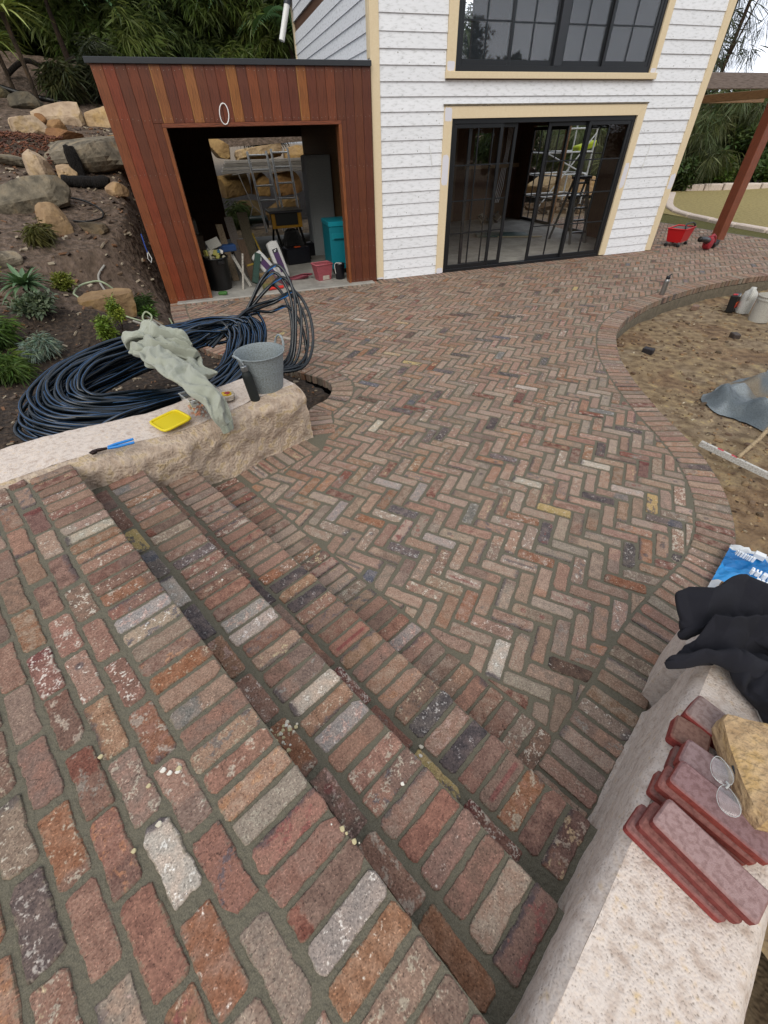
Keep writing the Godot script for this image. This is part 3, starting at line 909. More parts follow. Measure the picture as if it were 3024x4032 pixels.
	# studs and noggings left bare in the room
	for x in [3.1, 3.7, 4.3, 4.9, 5.5, 6.1, 6.7, 8.1]:
		pb(h, "wall_stud", M.wood_y, Vector3(x, 0.02, -13.94), Vector3(x + 0.09, 2.42, -13.86), 0.0, lin("7d6449"))
	pb(h, "wall_rail", M.wood_x, Vector3(7.0, 1.25, -13.85), Vector3(8.75, 1.34, -13.76), 0.0, lin("a58a66"))
	var cab := MB.new()
	cab.smooth = true
	for i in 4:
		cab.tube(PackedVector3Array([Vector3(8.3 + 0.05 * i, 2.4, -13.83), Vector3(8.28 + 0.03 * i, 1.6, -13.8), Vector3(8.12 + 0.06 * i, 0.8, -13.75), Vector3(8.0 + 0.05 * i, 0.45, -13.65)]), 0.008, 5)
	cab.cc = lin("9a958a")
	part(cab, "hanging_cables", M.vc, h)
	# nail heads and knocks in the old boards
	var nl := MB.new()
	for i in 90:
		var left := rng.randf() < 0.5
		var row := rng.randi() % 21
		var x := ri(2.76, 3.74) if left else ri(7.74, 8.76)
		if row in [14, 15]: x = ri(2.76, 8.76)
		nl.cc = [lin("8d8d88"), lin("a3a39e"), lin("6f6e6a")][rng.randi() % 3]
		var yy := 0.147 + 0.1637 * (row - 1) + (0.025 if rng.randf() < 0.6 else ri(0.02, 0.15))
		nl.box(Vector3(x, yy, -8.335 + 0.026 - (yy - 0.147 - 0.1637 * (row - 1)) * 0.09), Vector3(ri(0.005, 0.016), ri(0.005, 0.02), 0.003), Basis(Vector3.BACK, ri(0, 3)))
	part(nl, "nail_heads", M.vc, h, "stuff")
	# white cable tails on the boards
	for q in [[Vector3(3.55, 1.87, -8.30), Vector3(3.58, 1.75, -8.285), Vector3(3.60, 1.66, -8.285), Vector3(3.60, 1.57, -8.29)], [Vector3(8.06, 1.82, -8.30), Vector3(8.03, 1.70, -8.28), Vector3(8.005, 1.52, -8.28), Vector3(7.98, 1.46, -8.28), Vector3(8.0, 1.44, -8.28), Vector3(8.02, 1.50, -8.28)]]:
		var cb := MB.new()
		cb.cc = lin("d8d8d4")
		cb.smooth = true
		cb.tube(PackedVector3Array(q), 0.005, 6)
		part(cb, "cable_tail", M.vc, h)

func build_garage() -> void:
	var g := thing("timber_garage", "flat roofed garage clad in vertical red brown hardwood boards with a wide open doorway", "garage")
	var zf := -8.25
	var cols := ["6f4327", "6b2d1c", "3f231a", "5a2c1e", "42201b", "7d5532", "3b1f1d", "5a2a22", "8a6238", "4c2a20", "4a2620", "54281e", "88602f", "3f2220", "6e3d22", "4c2a20", "67381f", "462422", "3e1f1d", "81562e", "47241c", "4a281e", "5e3220", "3c2019", "351c18", "44261b", "361c19"]
	var n := cols.size()
	var x0 := -1.045
	var x1 := 2.575
	var w := (x1 - x0) / n
	for i in n:
		var a := x0 + w * i
		var b := a + w
		var c := lin(cols[i]).lerp(lin("70402a"), 0.4) * Color(1.6, 1.5, 1.35)
		var dz := ri(-0.0015, 0.0015)
		for seg in [[-0.01, 2.745]] if (b < -0.40 or a > 2.09) else [[2.192, 2.745]]:
			var m := MB.new()
			m.cc = c
			m.box(Vector3((a + b) * 0.5, (seg[0] + seg[1]) * 0.5, zf - 0.012 + dz), Vector3(w - 0.0035, seg[1] - seg[0], 0.022), Basis(), 0.0025)
			if i in [5, 8, 12, 19]:   # sapwood along one edge
				m.cc = lin("a87844")
				m.box(Vector3(a + 0.008, (seg[0] + seg[1]) * 0.5, zf - 0.0111 + dz), Vector3(0.014, seg[1] - seg[0] - 0.003, 0.0225))
			part(m, "cladding_board", M.wood_y, g)
	# the two boards cut round the doorway
	for i in n:
		var a := x0 + w * i
		var b := a + w
		if a < -0.408 and b >= -0.40: b = -0.4085
		elif a <= 2.09 and b > 2.0945: a = 2.0945
		else: continue
		var m := MB.new()
		m.cc = lin(cols[i]).lerp(lin("70402a"), 0.4) * Color(1.6, 1.5, 1.35)
		m.box(Vector3((a + b) * 0.5, 1.09, zf - 0.012), Vector3(b - a - 0.002, 2.2, 0.022), Basis(), 0.0025)
		part(m, "cladding_board", M.wood_y, g)
	pb(g, "reveal_board", M.wood_y, Vector3(-0.408, -0.03, zf - 0.17), Vector3(-0.36, 2.146, zf + 0.014), 0.003, lin("8f5531"))
	pb(g, "reveal_board", M.wood_y, Vector3(2.048, -0.03, zf - 0.17), Vector3(2.094, 2.146, zf + 0.014), 0.003, lin("8f5531"))
	pb(g, "reveal_board", M.wood_x, Vector3(-0.408, 2.147, zf - 0.17), Vector3(2.094, 2.190, zf + 0.014), 0.003, lin("84492c"))
	pb(g, "roof_capping", M.charcoal, Vector3(-1.09, 2.742, zf - 0.2), Vector3(2.583, 2.80, zf + 0.03), 0.004)
	var sc := MB.new()
	sc.cc = lin("a8a096")
	for y in [2.70, 2.232, 1.66, 1.10, 0.58, 0.06]:
		for i in n:
			for k in 2:
				var x := x0 + w * (i + 0.25 + 0.5 * k) + ri(-0.006, 0.006)
				if y < 2.2 and x > -0.40 and x < 2.1: continue
				sc.box(Vector3(x, y + ri(-0.012, 0.012), zf + 0.0005), Vector3(0.0055, 0.0055, 0.003))
	part(sc, "screws", M.vc, g, "stuff")
	# shell
	pb(g, "wall_frame", M.studs, Vector3(-1.04, -0.05, zf - 0.15), Vector3(-0.41, 2.742, zf - 0.026))
	pb(g, "wall_frame", M.studs, Vector3(2.095, -0.05, zf - 0.15), Vector3(2.57, 2.742, zf - 0.026))
	pb(g, "wall_frame", M.studs, Vector3(-0.41, 2.192, zf - 0.15), Vector3(2.095, 2.742, zf - 0.026))
	pb(g, "side_wall", M.studs, Vector3(-1.04, -0.05, -14.0), Vector3(-0.93, 2.72, zf - 0.15))
	pb(g, "lining_wall", M.ply, Vector3(2.50, -0.05, -14.0), Vector3(2.585, 2.72, zf - 0.15))
	pb(g, "roof", M.charcoal, Vector3(-1.06, 2.66, -14.1), Vector3(2.585, 2.74, zf - 0.2))
	pb(g, "back_wall", M.studs, Vector3(-0.93, -0.05, -14.1), Vector3(0.26, 2.66, -14.0))
	pb(g, "back_wall", M.studs, Vector3(0.26, 2.04, -14.1), Vector3(2.5, 2.66, -14.0))
	for i in 8:
		pb(g, "rafter", M.wood_x, Vector3(-0.93, 2.47, -8.9 - 0.62 * i), Vector3(2.5, 2.655, -8.86 - 0.62 * i), 0.0, lin("4a382a"))
	for i in 6:
		pb(g, "wall_stud", M.wood_y, Vector3(-0.928, 0.0, -9.2 - 0.8 * i), Vector3(-0.85, 2.46, -9.15 - 0.8 * i), 0.0, lin("5a4230"))
	pb(g, "floor_slab", M.concrete, Vector3(-0.93, -0.2, -14.0), Vector3(2.5, 0.022, zf + 0.13), 0.01)
	# a loop of white cable hangs over the doorway
	var cb := MB.new()
	cb.smooth = true
	cb.cc = lin("e8e8e6")
	var ps := PackedVector3Array()
	for i in 17:
		var a := TAU * i / 16.0 + 1.4
		ps.append(Vector3(0.435 + cos(a) * 0.062, 2.275 + sin(a) * 0.105 + 0.02 * cos(a), zf + 0.02 + 0.01 * sin(a * 0.5)))
	cb.tube(ps, 0.0065, 7)
	part(cb, "cable_loop", M.vc, g)

const EDGE := [[-3.3, 0.36], [-3.8, 0.44], [-4.22, 0.774], [-4.69, 0.534], [-5.08, 0.2], [-5.42, -0.15], [-5.76, -0.452], [-6.27, -0.672], [-6.85, -0.883], [-7.6, -1.002], [-8.25, -1.06], [-60.0, -1.06]]

func edge_x(z: float) -> float:
	if z > -3.3: return 0.3
	for i in EDGE.size() - 1:
		if z <= EDGE[i][0] and z >= EDGE[i + 1][0]:
			return lerpf(EDGE[i][1], EDGE[i + 1][1], (z - EDGE[i][0]) / (EDGE[i + 1][0] - EDGE[i][0]))
	return -1.06

func gl(x: float, z: float) -> float:   # the garden bed and the slope left of the garage
	var e := edge_x(z) - x
	var s := 0.25 * maxf(0.0, -z - 5.4) if z > -15.5 else 2.525 + 0.45 * (-z - 15.5)
	s += 0.10 * maxf(0.0, -x - 0.3) - 0.03
	if e < 0.0: return -0.25 + e * 0.3
	return minf(s, -0.07 + e * (0.5 + 3.0 * smoothstep(-7.6, -9.6, z))) + 0.05 * NZ.get_noise_2d(x * 45.0, z * 45.0) * clampf(e, 0, 1) + 0.025 * NZ.get_noise_2d(x * 190.0, z * 190.0)

func dirt_y(x: float, z: float) -> float:
	var d := Vector2(x - 2.3, z + 0.8).length()
	return -0.045 - 0.034 * minf(d, 6.0) + 0.03 * NZ.get_noise_2d(x * 80.0, z * 80.0) + 0.02 * NZ.get_noise_2d(x * 330.0, z * 330.0)

func hill_y(x: float, z: float) -> float:
	var k := smoothstep(15.0, 8.0, x)
	return lerpf(0.0, 1.9 + 0.42 * (-z - 16.8), k) + 0.3 * NZ.get_noise_2d(x * 12.0, z * 12.0) * k

func sheet(called: String, m: Material, x0: float, x1: float, z0: float, z1: float, nx: int, nz: int, f: Callable, kind := "structure") -> MeshInstance3D:
	var b := MB.new()
	b.smooth = true
	b.grid(nx, nz, func(i, j):
		var x := lerpf(x0, x1, i)
		var z := lerpf(z0, z1, j)
		return [Vector3(x, f.call(x, z), z)])
	return part(b, called, m, self, kind)

func sandstone(label: String, face_s: float, back_s: float, t0: float, t1: float, tops: Callable, inward: float, sd: int) -> void:
	# a quarried block lying across the steps: pale sawn top, split face towards the steps
	var o := thing("sandstone_block", label, "stone block")
	var nt := 150
	var sec := [[0.0, 0.0], [0.0, 0.25], [0.0, 0.5], [0.0, 0.75], [0.015, 0.9], [0.045, 1.0]]
	for pass_ in 2:
		var b := MB.new()
		b.smooth = true
		var ns := 22
		b.grid(nt, ns, func(i, j):
			var t := lerpf(t0, t1, i)
			var y1: float = tops.call(t, 0.0)
			var p := Vector3.ZERO
			var q := Vector3(t * 100.0 + sd * 400.0, j * 60.0, 0)
			if pass_ == 0:
				# split face, lower edge to arris
				var y := lerpf(-0.15, y1 - 0.035, minf(j * 1.12, 1.0))
				var s := face_s
				if j > 0.85: s += inward * 0.13 * pow((j - 0.85) / 0.15, 1.5) * (1.0 if sd == 1 else 0.25)
				if j > 0.893: y = lerpf(y1 - 0.035, y1, (j - 0.893) / 0.107)
				var am := (0.05 if sd == 1 else 0.012) * (1.0 - 0.8 * maxf(0.0, j - 0.8) * 5.0)
				s += am * (0.5 * absf(NZ.get_noise_3d(t * 150.0 + y * 260.0, y * 420.0 - t * 90.0, 33.0)) + NZ.get_noise_3d(t * 230.0, y * 230.0, sd * 90.0) + 0.5 * NZ.get_noise_3d(t * 700.0, y * 700.0, 5.0) + 0.25 * NZ.get_noise_3d(t * 2100.0, y * 2100.0, 9.0))
				if j < 0.2: s -= inward * 0.015
				p = st(s, t, y)
			else:
				var s := lerpf(face_s + inward * 0.13 * (1.0 if sd == 1 else 0.25), back_s, j)
				var y: float = tops.call(t, j)
				y += 0.010 * NZ.get_noise_2d(t * 160.0, s * 160.0) + 0.005 * NZ.get_noise_2d(t * 900.0, s * 900.0)
				if j > 0.9: y -= (j - 0.9) * 0.5
				p = st(s, t, y)
			return [p])
		part(b, "split_face" if pass_ == 0 else "sawn_top", M.roughstone if pass_ == 0 and sd == 1 else M.pale, o)
	# ends and back
	var e := MB.new()
	e.smooth = true
	e.grid(16, 10, func(i, j):
		var s := lerpf(face_s + inward * 0.02, back_s, i)
		var y := lerpf(-0.15, tops.call(t1, i) - 0.008, j)
		return [st(s, t1 - 0.03 * pow(j, 3.0) + 0.02 * NZ.get_noise_3d(s * 300.0, y * 300.0, sd * 40.0), y)])
	part(e, "end_face", M.roughstone if sd == 1 else M.pale, o)
	var k := MB.new()
	k.grid(20, 3, func(i, j):
		var t := lerpf(t0, t1, i)
		return [st(back_s, t, lerpf(-0.15, tops.call(t, 1.0) - 0.05, j))])
	part(k, "back_face", M.roughstone if sd == 1 else M.pale, o)

func stone(label: String, at: Vector3, s: Vector3, sd: int, m: Material, c: Color, turn := 0.0, flat := 0.35, called := "rock", cat := "rock", tilt := 0.0) -> void:
	var b := MB.new()
	b.cc = c
	b.blob(at, s, 0.12, NZ, 0.9 + 0.13 * (sd % 5), Basis.from_euler(Vector3(tilt, turn, 0.1 * sin(sd * 3.0))), flat, 30, 9 if flat < 0.6 else 5)
	one(b, called, m, label, cat, "rocks on the garden slope" if called == "rock" else "retaining wall blocks")

func build_ground() -> void:
	var base := MB.new()
	base.cc = Color(0.7, 0.7, 0.7)
	base.face([Vector3(-400, -0.62, 400), Vector3(-400, -0.62, -400), Vector3(400, -0.62, -400), Vector3(400, -0.62, 400)])
	part(base, "ground", M.dirt, self, "structure")
	sheet("garden_bed", M.soil, -7.0, 0.9, -3.0, -6.6, 110, 60, gl)
	sheet("garden_slope", M.slope, -16.0, -0.9, -6.6, -17.5, 120, 90, gl)
	var db := MB.new()
	db.smooth = true
	db.grid(190, 130, func(i, j):
		var x := lerpf(1.2, 11.0, i)
		var z := lerpf(1.5, -6.2, j)
		var straw := clampf(NZ.get_noise_2d(x * 70.0, z * 70.0) * 2.6 - 0.1, 0, 1)
		var damp := clampf(NZ.get_noise_2d(x * 55.0 + 900.0, z * 55.0) * 2.6 - 0.2, 0, 1)
		var c := Color(1.06, 0.97, 0.88).lerp(Color(1.45, 1.4, 1.2), straw).lerp(Color(0.62, 0.5, 0.42), damp * 0.8)
		return [Vector3(x, dirt_y(x, z), z), Vector2.ZERO, c])
	part(db, "dirt_area", M.dirt, self, "structure")
	sheet("back_yard", M.dirt, -1.06, 40.0, -13.3, -17.0, 60, 10, func(x, z): return -0.02 + 0.02 * NZ.get_noise_2d(x * 60.0, z * 60.0) + (0.0 if x < 20.0 else -0.02))
	sheet("hillside", M.slope, -45.0, 60.0, -16.9, -70.0, 60, 40, hill_y)
	sheet("lawn", M.lawn, 13.5, 45.0, -3.0, -17.0, 30, 20, func(x, z): return -0.01 + 0.05 * NZ.get_noise_2d(x * 15.0, z * 15.0) + 0.02 * maxf(0, x - 16))
	sheet("grass_verge", M.verge, 12.1, 14.2, -3.0, -17.0, 10, 30, func(x, z): return -0.025 + 0.01 * NZ.get_noise_2d(x * 80.0, z * 80.0))
	# the two big blocks beside the steps
	sandstone("long pinkish sandstone block left of the steps, carrying the bucket and the tools", -2.80, -3.42, -1.3, 1.80, func(t, j): return lerpf(0.57, 0.455, smoothstep(-0.35, 0.9, t)) + 0.012 * sin(t * 5.0) * (1.0 - j), -1.0, 1)
	sandstone("pale speckled sandstone block right of the steps, under the stacked bricks", 0.252, 0.60, -1.4, 1.39, func(t, _j): return 0.556 + 0.004 * sin(t * 7.0), 1.0, 2)
	# rocks on the slope: [what it is, x, z, width, height, depth, seed, material, colour, flatness]
	var rocks := [
		["pale tan rock beside the orange stones up the slope", -3.17, -13.14, 0.62, 0.40, 0.5, 1, "wallstone", "ffffff", 0.4],
		["small orange stone left of the pair under the sawn blocks", -3.04, -13.8, 0.27, 0.20, 0.25, 2, "wallstone", "d2b08a", 0.5],
		["middle orange stone under the sawn blocks", -2.74, -13.5, 0.40, 0.26, 0.3, 3, "wallstone", "d0b894", 0.5],
		["long rusty brown stone above the flat grey boulder", -2.58, -13.0, 0.70, 0.26, 0.4, 4, "wallstone", "b8987a", 0.5],
		["large smooth grey boulder beside the garage corner", -2.05, -11.75, 1.55, 0.52, 1.5, 5, "rock", "d8d4cc", 0.3],
		["upright pale rock beside the black stump", -2.70, -10.9, 0.44, 0.50, 0.4, 6, "wallstone", "ffffff", 0.25],
		["leaning pale rock against the black stump", -2.36, -10.95, 0.48, 0.28, 0.35, 7, "wallstone", "f2ece0", 0.3],
		["flat grey slab left of the upright pale rock", -3.20, -11.4, 0.60, 0.16, 0.4, 8, "rock", "c8c4ba", 0.7],
		["fist sized stone at the foot of the upright rock", -2.92, -11.1, 0.16, 0.13, 0.15, 9, "rock", "dcd6ca", 0.2],
		["broken tan rock between charred log and garage", -1.55, -10.4, 0.36, 0.22, 0.3, 10, "wallstone", "e8dcc8", 0.4],
		["wide layered grey outcrop at the left edge", -2.85, -9.7, 1.35, 0.40, 0.7, 11, "rock", "c9c5bb", 0.5],
		["round tan and grey boulder below the layered outcrop", -2.37, -8.86, 0.50, 0.44, 0.45, 12, "wallstone", "d8cdb8", 0.3],
		["low half buried rock right of the round boulder", -1.85, -8.9, 0.44, 0.14, 0.35, 13, "rock", "a89c8c", 0.4],
		["pale flat stones at the far left of the garden bed", -2.90, -7.8, 0.50, 0.20, 0.35, 14, "rock", "e6e0d6", 0.5],
		["tan boulder with the green hose looped over it", -1.62, -6.95, 0.74, 0.36, 0.5, 15, "wallstone", "c4b8a0", 0.45],
		["mossy rock at the top left edge of the slope", -4.0, -15.5, 0.45, 0.22, 0.4, 16, "rock", "a8a48a", 0.4],
		["dark rounded rock next to the sawn blocks", -3.45, -14.85, 0.70, 0.38, 0.5, 17, "rock", "97948c", 0.4]]
	for r in rocks:
		stone(r[0], Vector3(r[1], gl(r[1], r[2]) + r[4] * 0.22, r[2]), Vector3(r[3], r[4] * 1.15, r[5]) * 0.52, r[6], M[r[7]], lin(r[8]) * 1.1, r[6] * 0.7 if r[3] < 0.6 else 0.2, r[9])
	# sawn blocks of the retaining walls: [label, centre, size, tint]
	var blocks := [
		["left one of the two sawn blocks on top of the slope", Vector3(-2.76, 2.46, -14.25), Vector3(0.98, 0.50, 0.6), "ffffff"],
		["right one of the two sawn blocks on top of the slope", Vector3(-1.75, 2.45, -14.3), Vector3(0.99, 0.50, 0.6), "f4ecd8"],
		["yellow weathered block beside the garage corner, half hidden by a plant", Vector3(-1.75, 1.92, -12.9), Vector3(0.95, 0.42, 0.5), "e8cf9c"],
		["tall block at the top left seen through the garage", Vector3(0.55, 1.84, -16.7), Vector3(0.56, 0.46, 0.7), "e0d2a8"],
		["long pale block right of the tall one seen through the garage", Vector3(1.65, 1.70, -16.75), Vector3(1.45, 0.34, 0.7), "f6efdc"],
		["block of the top course behind the grey cabinet", Vector3(2.75, 1.66, -16.7), Vector3(0.72, 0.42, 0.7), "e8d8b0"],
		["big stained block of the middle course seen through the garage", Vector3(0.72, 1.0, -16.5), Vector3(0.98, 0.56, 0.7), "b6a87e"],
		["mossy middle block behind the left scaffold frame", Vector3(1.56, 1.0, -16.5), Vector3(0.64, 0.58, 0.7), "c4b07c"],
		["orange middle block behind the right scaffold frame", Vector3(2.36, 1.0, -16.5), Vector3(0.92, 0.58, 0.7), "d2b684"],
		["dark block of the bottom course behind the push mower", Vector3(1.05, 0.42, -16.35), Vector3(0.82, 0.54, 0.7), "8f8a6c"],
		["bottom course block behind the saw table", Vector3(2.05, 0.38, -16.35), Vector3(1.1, 0.54, 0.7), "a89a74"],
		["rough white block seen through the house doors", Vector3(11.6, 0.55, -16.2), Vector3(1.6, 0.75, 0.8), "fff6e6"],
		["tan block left of the white one behind the scaffold", Vector3(9.9, 0.5, -16.9), Vector3(1.5, 0.7, 0.8), "e8d8b6"],
		["sawn block right of the white one behind the scaffold", Vector3(13.4, 0.5, -16.6), Vector3(1.7, 0.7, 0.8), "f0e2c8"]]
	for i in blocks.size():
		var q: Array = blocks[i]
		stone(q[0], q[1], q[2] * Vector3(0.49, 0.49, 0.49), 30 + i, M.wallstone, lin(q[3]) * 1.1, 0.05 * sin(i * 5.0), 0.93, "wall_block", "stone block")
	# pale stone kerb round the lawn, one stone after the other
	var line := catmull([Vector2(18.0, -16.6), Vector2(15.2, -14.0), Vector2(14.0, -12.5), Vector2(13.5, -10.9), Vector2(13.2, -9.0), Vector2(13.3, -7.0)], 8)
	var ev := evenly(line, 0.95)
	var kerb := thing("stone_kerb", "low curved kerb of pale sawn stones along the lawn", "kerb")
	for i in ev.size() - 1:
		var b := MB.new()
		b.cc = Color.WHITE * ri(1.0, 1.2)
		var d := ev[i + 1] - ev[i]
		b.box(Vector3((ev[i].x + ev[i + 1].x) * 0.5, -0.06 + ri(-0.01, 0.01), (ev[i].y + ev[i + 1].y) * 0.5), Vector3(d.length() - 0.02, 0.24, 0.24), Basis(Vector3.UP, -d.angle()), 0.025)
		part(b, "kerb_stone", M.pale, kerb)
	var lw := thing("garden_wall", "low dry laid wall of pale stones at the back of the lawn", "wall")
	for i in 12:
		var b := MB.new()
		b.cc = Color.WHITE * ri(0.9, 1.1)
		b.box(Vector3(19.2 + i * 0.62, 0.12, -16.75 + i * 0.33), Vector3(0.66, 0.26 + ri(0, 0.06), 0.35), Basis(Vector3.UP, -0.48 + ri(-0.05, 0.05)), 0.03)
		part(b, "wall_stone", M.pale, lw)
	# mulch, twigs, pebbles
	var litter := MB.new()
	for i in 2600:
		var far := rng.randf() < 0.55
		var x := ri(-4.5, 0.7)
		var z := ri(-3.6, -6.6) if not far else ri(-6.6, -14.0)
		if far: x = ri(-5.5, -1.15)
		if edge_x(z) - x < 0.06: continue
		var c := [lin("8d7f6c"), lin("5c4a38"), lin("a09480") if rng.randf() < 0.4 else lin("4a3c30"), lin("3a2c22"), lin("6b4a30")][rng.randi() % 5] as Color
		litter.cc = c
		var l := ri(0.008, 0.03) * (1.0 if not far else 1.7)
		litter.box(Vector3(x, gl(x, z) + 0.006, z), Vector3(l * ri(1, 2.6), l * 0.5, l), Basis.from_euler(Vector3(ri(-0.6, 0.6), ri(0, 6.3), ri(-0.6, 0.6))))
	for i in 900:
		var x := ri(-4.6, -2.55)
		var z := ri(-11.3, -12.9)
		litter.cc = [lin("5a3420"), lin("6e4228"), lin("4a2a1a")][rng.randi() % 3]
		litter.box(Vector3(x, gl(x, z) + 0.03 + 0.18 * maxf(0, 1.0 - absf(z + 12.1)) , z), Vector3(ri(0.04, 0.11), 0.012, ri(0.015, 0.035)), Basis.from_euler(Vector3(ri(-0.6, 0.6), ri(0, 6.3), ri(-0.6, 0.6))))
	part(litter, "mulch_and_twigs", M.vc, self, "stuff")
	var grit := MB.new()
	for i in 2600:
		var x := ri(2.4, 9.0)
		var z := ri(-0.2, -5.5)
		if rng.randf() < 0.4:
			x = ri(2.2, 5.0); z = ri(-0.4, -3.0)
		if not beyond_kerb(Vector2(x, z)): continue
		grit.cc = [lin("a08b6c"), lin("6b5640"), lin("8f8068"), lin("4a3a2c"), lin("8b6a48"), lin("c0b49c") if rng.randf() < 0.15 else lin("5c4836")][rng.randi() % 6]
		var l := ri(0.003, 0.012) * (1.0 + 0.10 * Vector2(x, z).length())
		grit.box(Vector3(x, dirt_y(x, z) + l * 0.2, z), Vector3(l * ri(1, 2.2), l * 0.6, l), Basis.from_euler(Vector3(ri(-0.6, 0.6), ri(0, 6.3), ri(-0.6, 0.6))))
	for i in 420:
		var k := rng.randi() % (KERB.size() - 12)
		var p := KERB[k] + Vector2(ri(0.02, 1.4), ri(0.0, 0.9)) if rng.randf() < 0.5 else Vector2(ri(2.6, 8.0), ri(-0.4, -5.2))
		if not beyond_kerb(p): continue
		grit.cc = [lin("5a4632"), lin("6e5840"), lin("4a3826"), lin("80694c")][rng.randi() % 4]
		var r := ri(0.008, 0.03)
		grit.blob(Vector3(p.x, dirt_y(p.x, p.y) + r * 0.2, p.y), Vector3(r * ri(1, 1.8), r * 0.7, r), 0.4, NZ, 2.0, Basis(Vector3.UP, ri(0, 3)), 0.3, 8)
	part(grit, "stones_and_straw", M.vc, self, "stuff")

func beyond_kerb(p: Vector2) -> bool:
	var poly := KERB.duplicate()
	poly.append(Vector2(16, 3)); poly.append(Vector2(1.0, 3.0)); poly.append(st2(0.7, 0.4))
	return Geometry2D.is_point_in_polygon(p, poly)

func leaf(b: MB, o: Vector3, d: Vector3, side: Vector3, l: float, w: float, droop: float) -> void:
	# one folded leaf of four triangles
	var m := o + d * l * 0.45 + Vector3.DOWN * droop * l * 0.2
	var t := o + d * l + Vector3.DOWN * droop * l
	var n := side.cross(d).normalized() * w * 0.15
	var a := b.vert(o); var c := b.vert(t)
	var e := b.vert(m + side * w * 0.5 + n)
	var f := b.vert(m - side * w * 0.5 + n)
	b.tri(a, e, c); b.tri(a, c, f)

func clump(kind: String, sd: int) -> ArrayMesh:
	var b := MB.new()
	var r := RandomNumberGenerator.new()
	r.seed = sd
	if kind == "long":
		for i in 16:
			var d := Vector3(r.randf_range(-1, 1), r.randf_range(-0.5, 0.6), r.randf_range(-1, 1)).normalized()
			b.cc = Color.WHITE * r.randf_range(0.75, 1.25)
			leaf(b, d * r.randf_range(0, 0.18), (d + Vector3.DOWN * 0.4).normalized(), d.cross(Vector3(r.randf(), 1, r.randf())).normalized(), r.randf_range(0.2, 0.36), r.randf_range(0.025, 0.045), 0.35)
	elif kind == "broad":
		for i in 14:
			var d := Vector3(r.randf_range(-1, 1), r.randf_range(-0.3, 0.9), r.randf_range(-1, 1)).normalized()
			b.cc = Color.WHITE * r.randf_range(0.75, 1.25)
			leaf(b, d * r.randf_range(0.02, 0.16), d, d.cross(Vector3(r.randf(), 1, r.randf())).normalized(), r.randf_range(0.12, 0.2), r.randf_range(0.06, 0.1), 0.2)
	elif kind == "needle":
		for i in 18:
			var d := Vector3(r.randf_range(-0.7, 0.7), r.randf_range(-1, 0.3), r.randf_range(-0.7, 0.7)).normalized()
			b.cc = Color.WHITE * r.randf_range(0.75, 1.25)
			leaf(b, d * r.randf_range(0, 0.2), (d + Vector3.DOWN * 0.7).normalized(), d.cross(Vector3(r.randf(), 0.3, r.randf())).normalized(), r.randf_range(0.35, 0.6), 0.012, 0.3)
	elif kind == "frond":
		# one fern frond along +z, arching down
		var n := 22
		for i in n:
			var u := float(i) / n
			var c := Vector3(0, 0.25 * sin(u * 2.4) - 0.45 * u * u, u)
			var l := 0.26 * sin(PI * minf(1.0, 0.12 + u * 0.9)) + 0.02
			for s in [-1, 1]:
				b.cc = Color.WHITE * r.randf_range(0.8, 1.2)
				leaf(b, c, Vector3(s, -0.15, 0.35).normalized(), Vector3(0, 0.2, 1).normalized(), l, 0.052, 0.25)
		b.cc = Color(0.5, 0.5, 0.4)
		b.tube(PackedVector3Array([Vector3.ZERO, Vector3(0, 0.19, 0.4), Vector3(0, -0.02, 0.75), Vector3(0, -0.28, 1.0)]), [0.012, 0.009, 0.006, 0.002], 4)
	return b.mesh()

var CL := {}

func crown(parent: Node, kind: String, puffs: Array, n: int, c: Color, sc: float, dens := 0.55) -> void:
	# leaf clumps through the volume of several puffs [centre, radii], one mesh
	if not CL.has(kind):
		var made := []
		for k in 3:
			var arr := clump(kind, kind.length() + k * 7).surface_get_arrays(0)
			var pv := PackedVector3Array(); var pc := PackedColorArray()
			for i in arr[Mesh.ARRAY_INDEX]:
				pv.append(arr[Mesh.ARRAY_VERTEX][i]); pc.append(arr[Mesh.ARRAY_COLOR][i])
			made.append([pv, pc])
		CL[kind] = made
	var tones := []
	for k in 10:
		var kk := ri(0.42, 1.1)
		var t := Color(c.r * kk * ri(0.85, 1.2), c.g * kk, c.b * kk * ri(0.8, 1.1))
		var pc := PackedColorArray()
		for q in CL[kind][k % 3][1]: pc.append(q * t)
		tones.append(pc)
	var vs := PackedVector3Array(); var cs := PackedColorArray()
	for i in n:
		var p: Array = puffs[rng.randi() % puffs.size()]
		var d := Vector3(rng.randfn(), rng.randfn(), rng.randfn()).normalized()
		var q: Vector3 = p[0] + d * p[1] * pow(rng.randf(), dens)
		var bs := Basis.from_euler(Vector3(ri(-0.5, 0.5), ri(0, TAU), ri(-0.5, 0.5))) * (sc * ri(0.7, 1.35))
		var k := rng.randi() % 10
		vs.append_array(Transform3D(bs, q) * (CL[kind][k % 3][0] as PackedVector3Array))
		cs.append_array(tones[k])
	var a := []
	a.resize(Mesh.ARRAY_MAX)
	a[Mesh.ARRAY_VERTEX] = vs
	a[Mesh.ARRAY_COLOR] = cs
	var m := ArrayMesh.new()
	m.add_surface_from_arrays(Mesh.PRIMITIVE_TRIANGLES, a)
	var o := MeshInstance3D.new()
	o.name = "crown"
	o.mesh = m
	o.material_override = M.leaf
	parent.add_child(o, true)

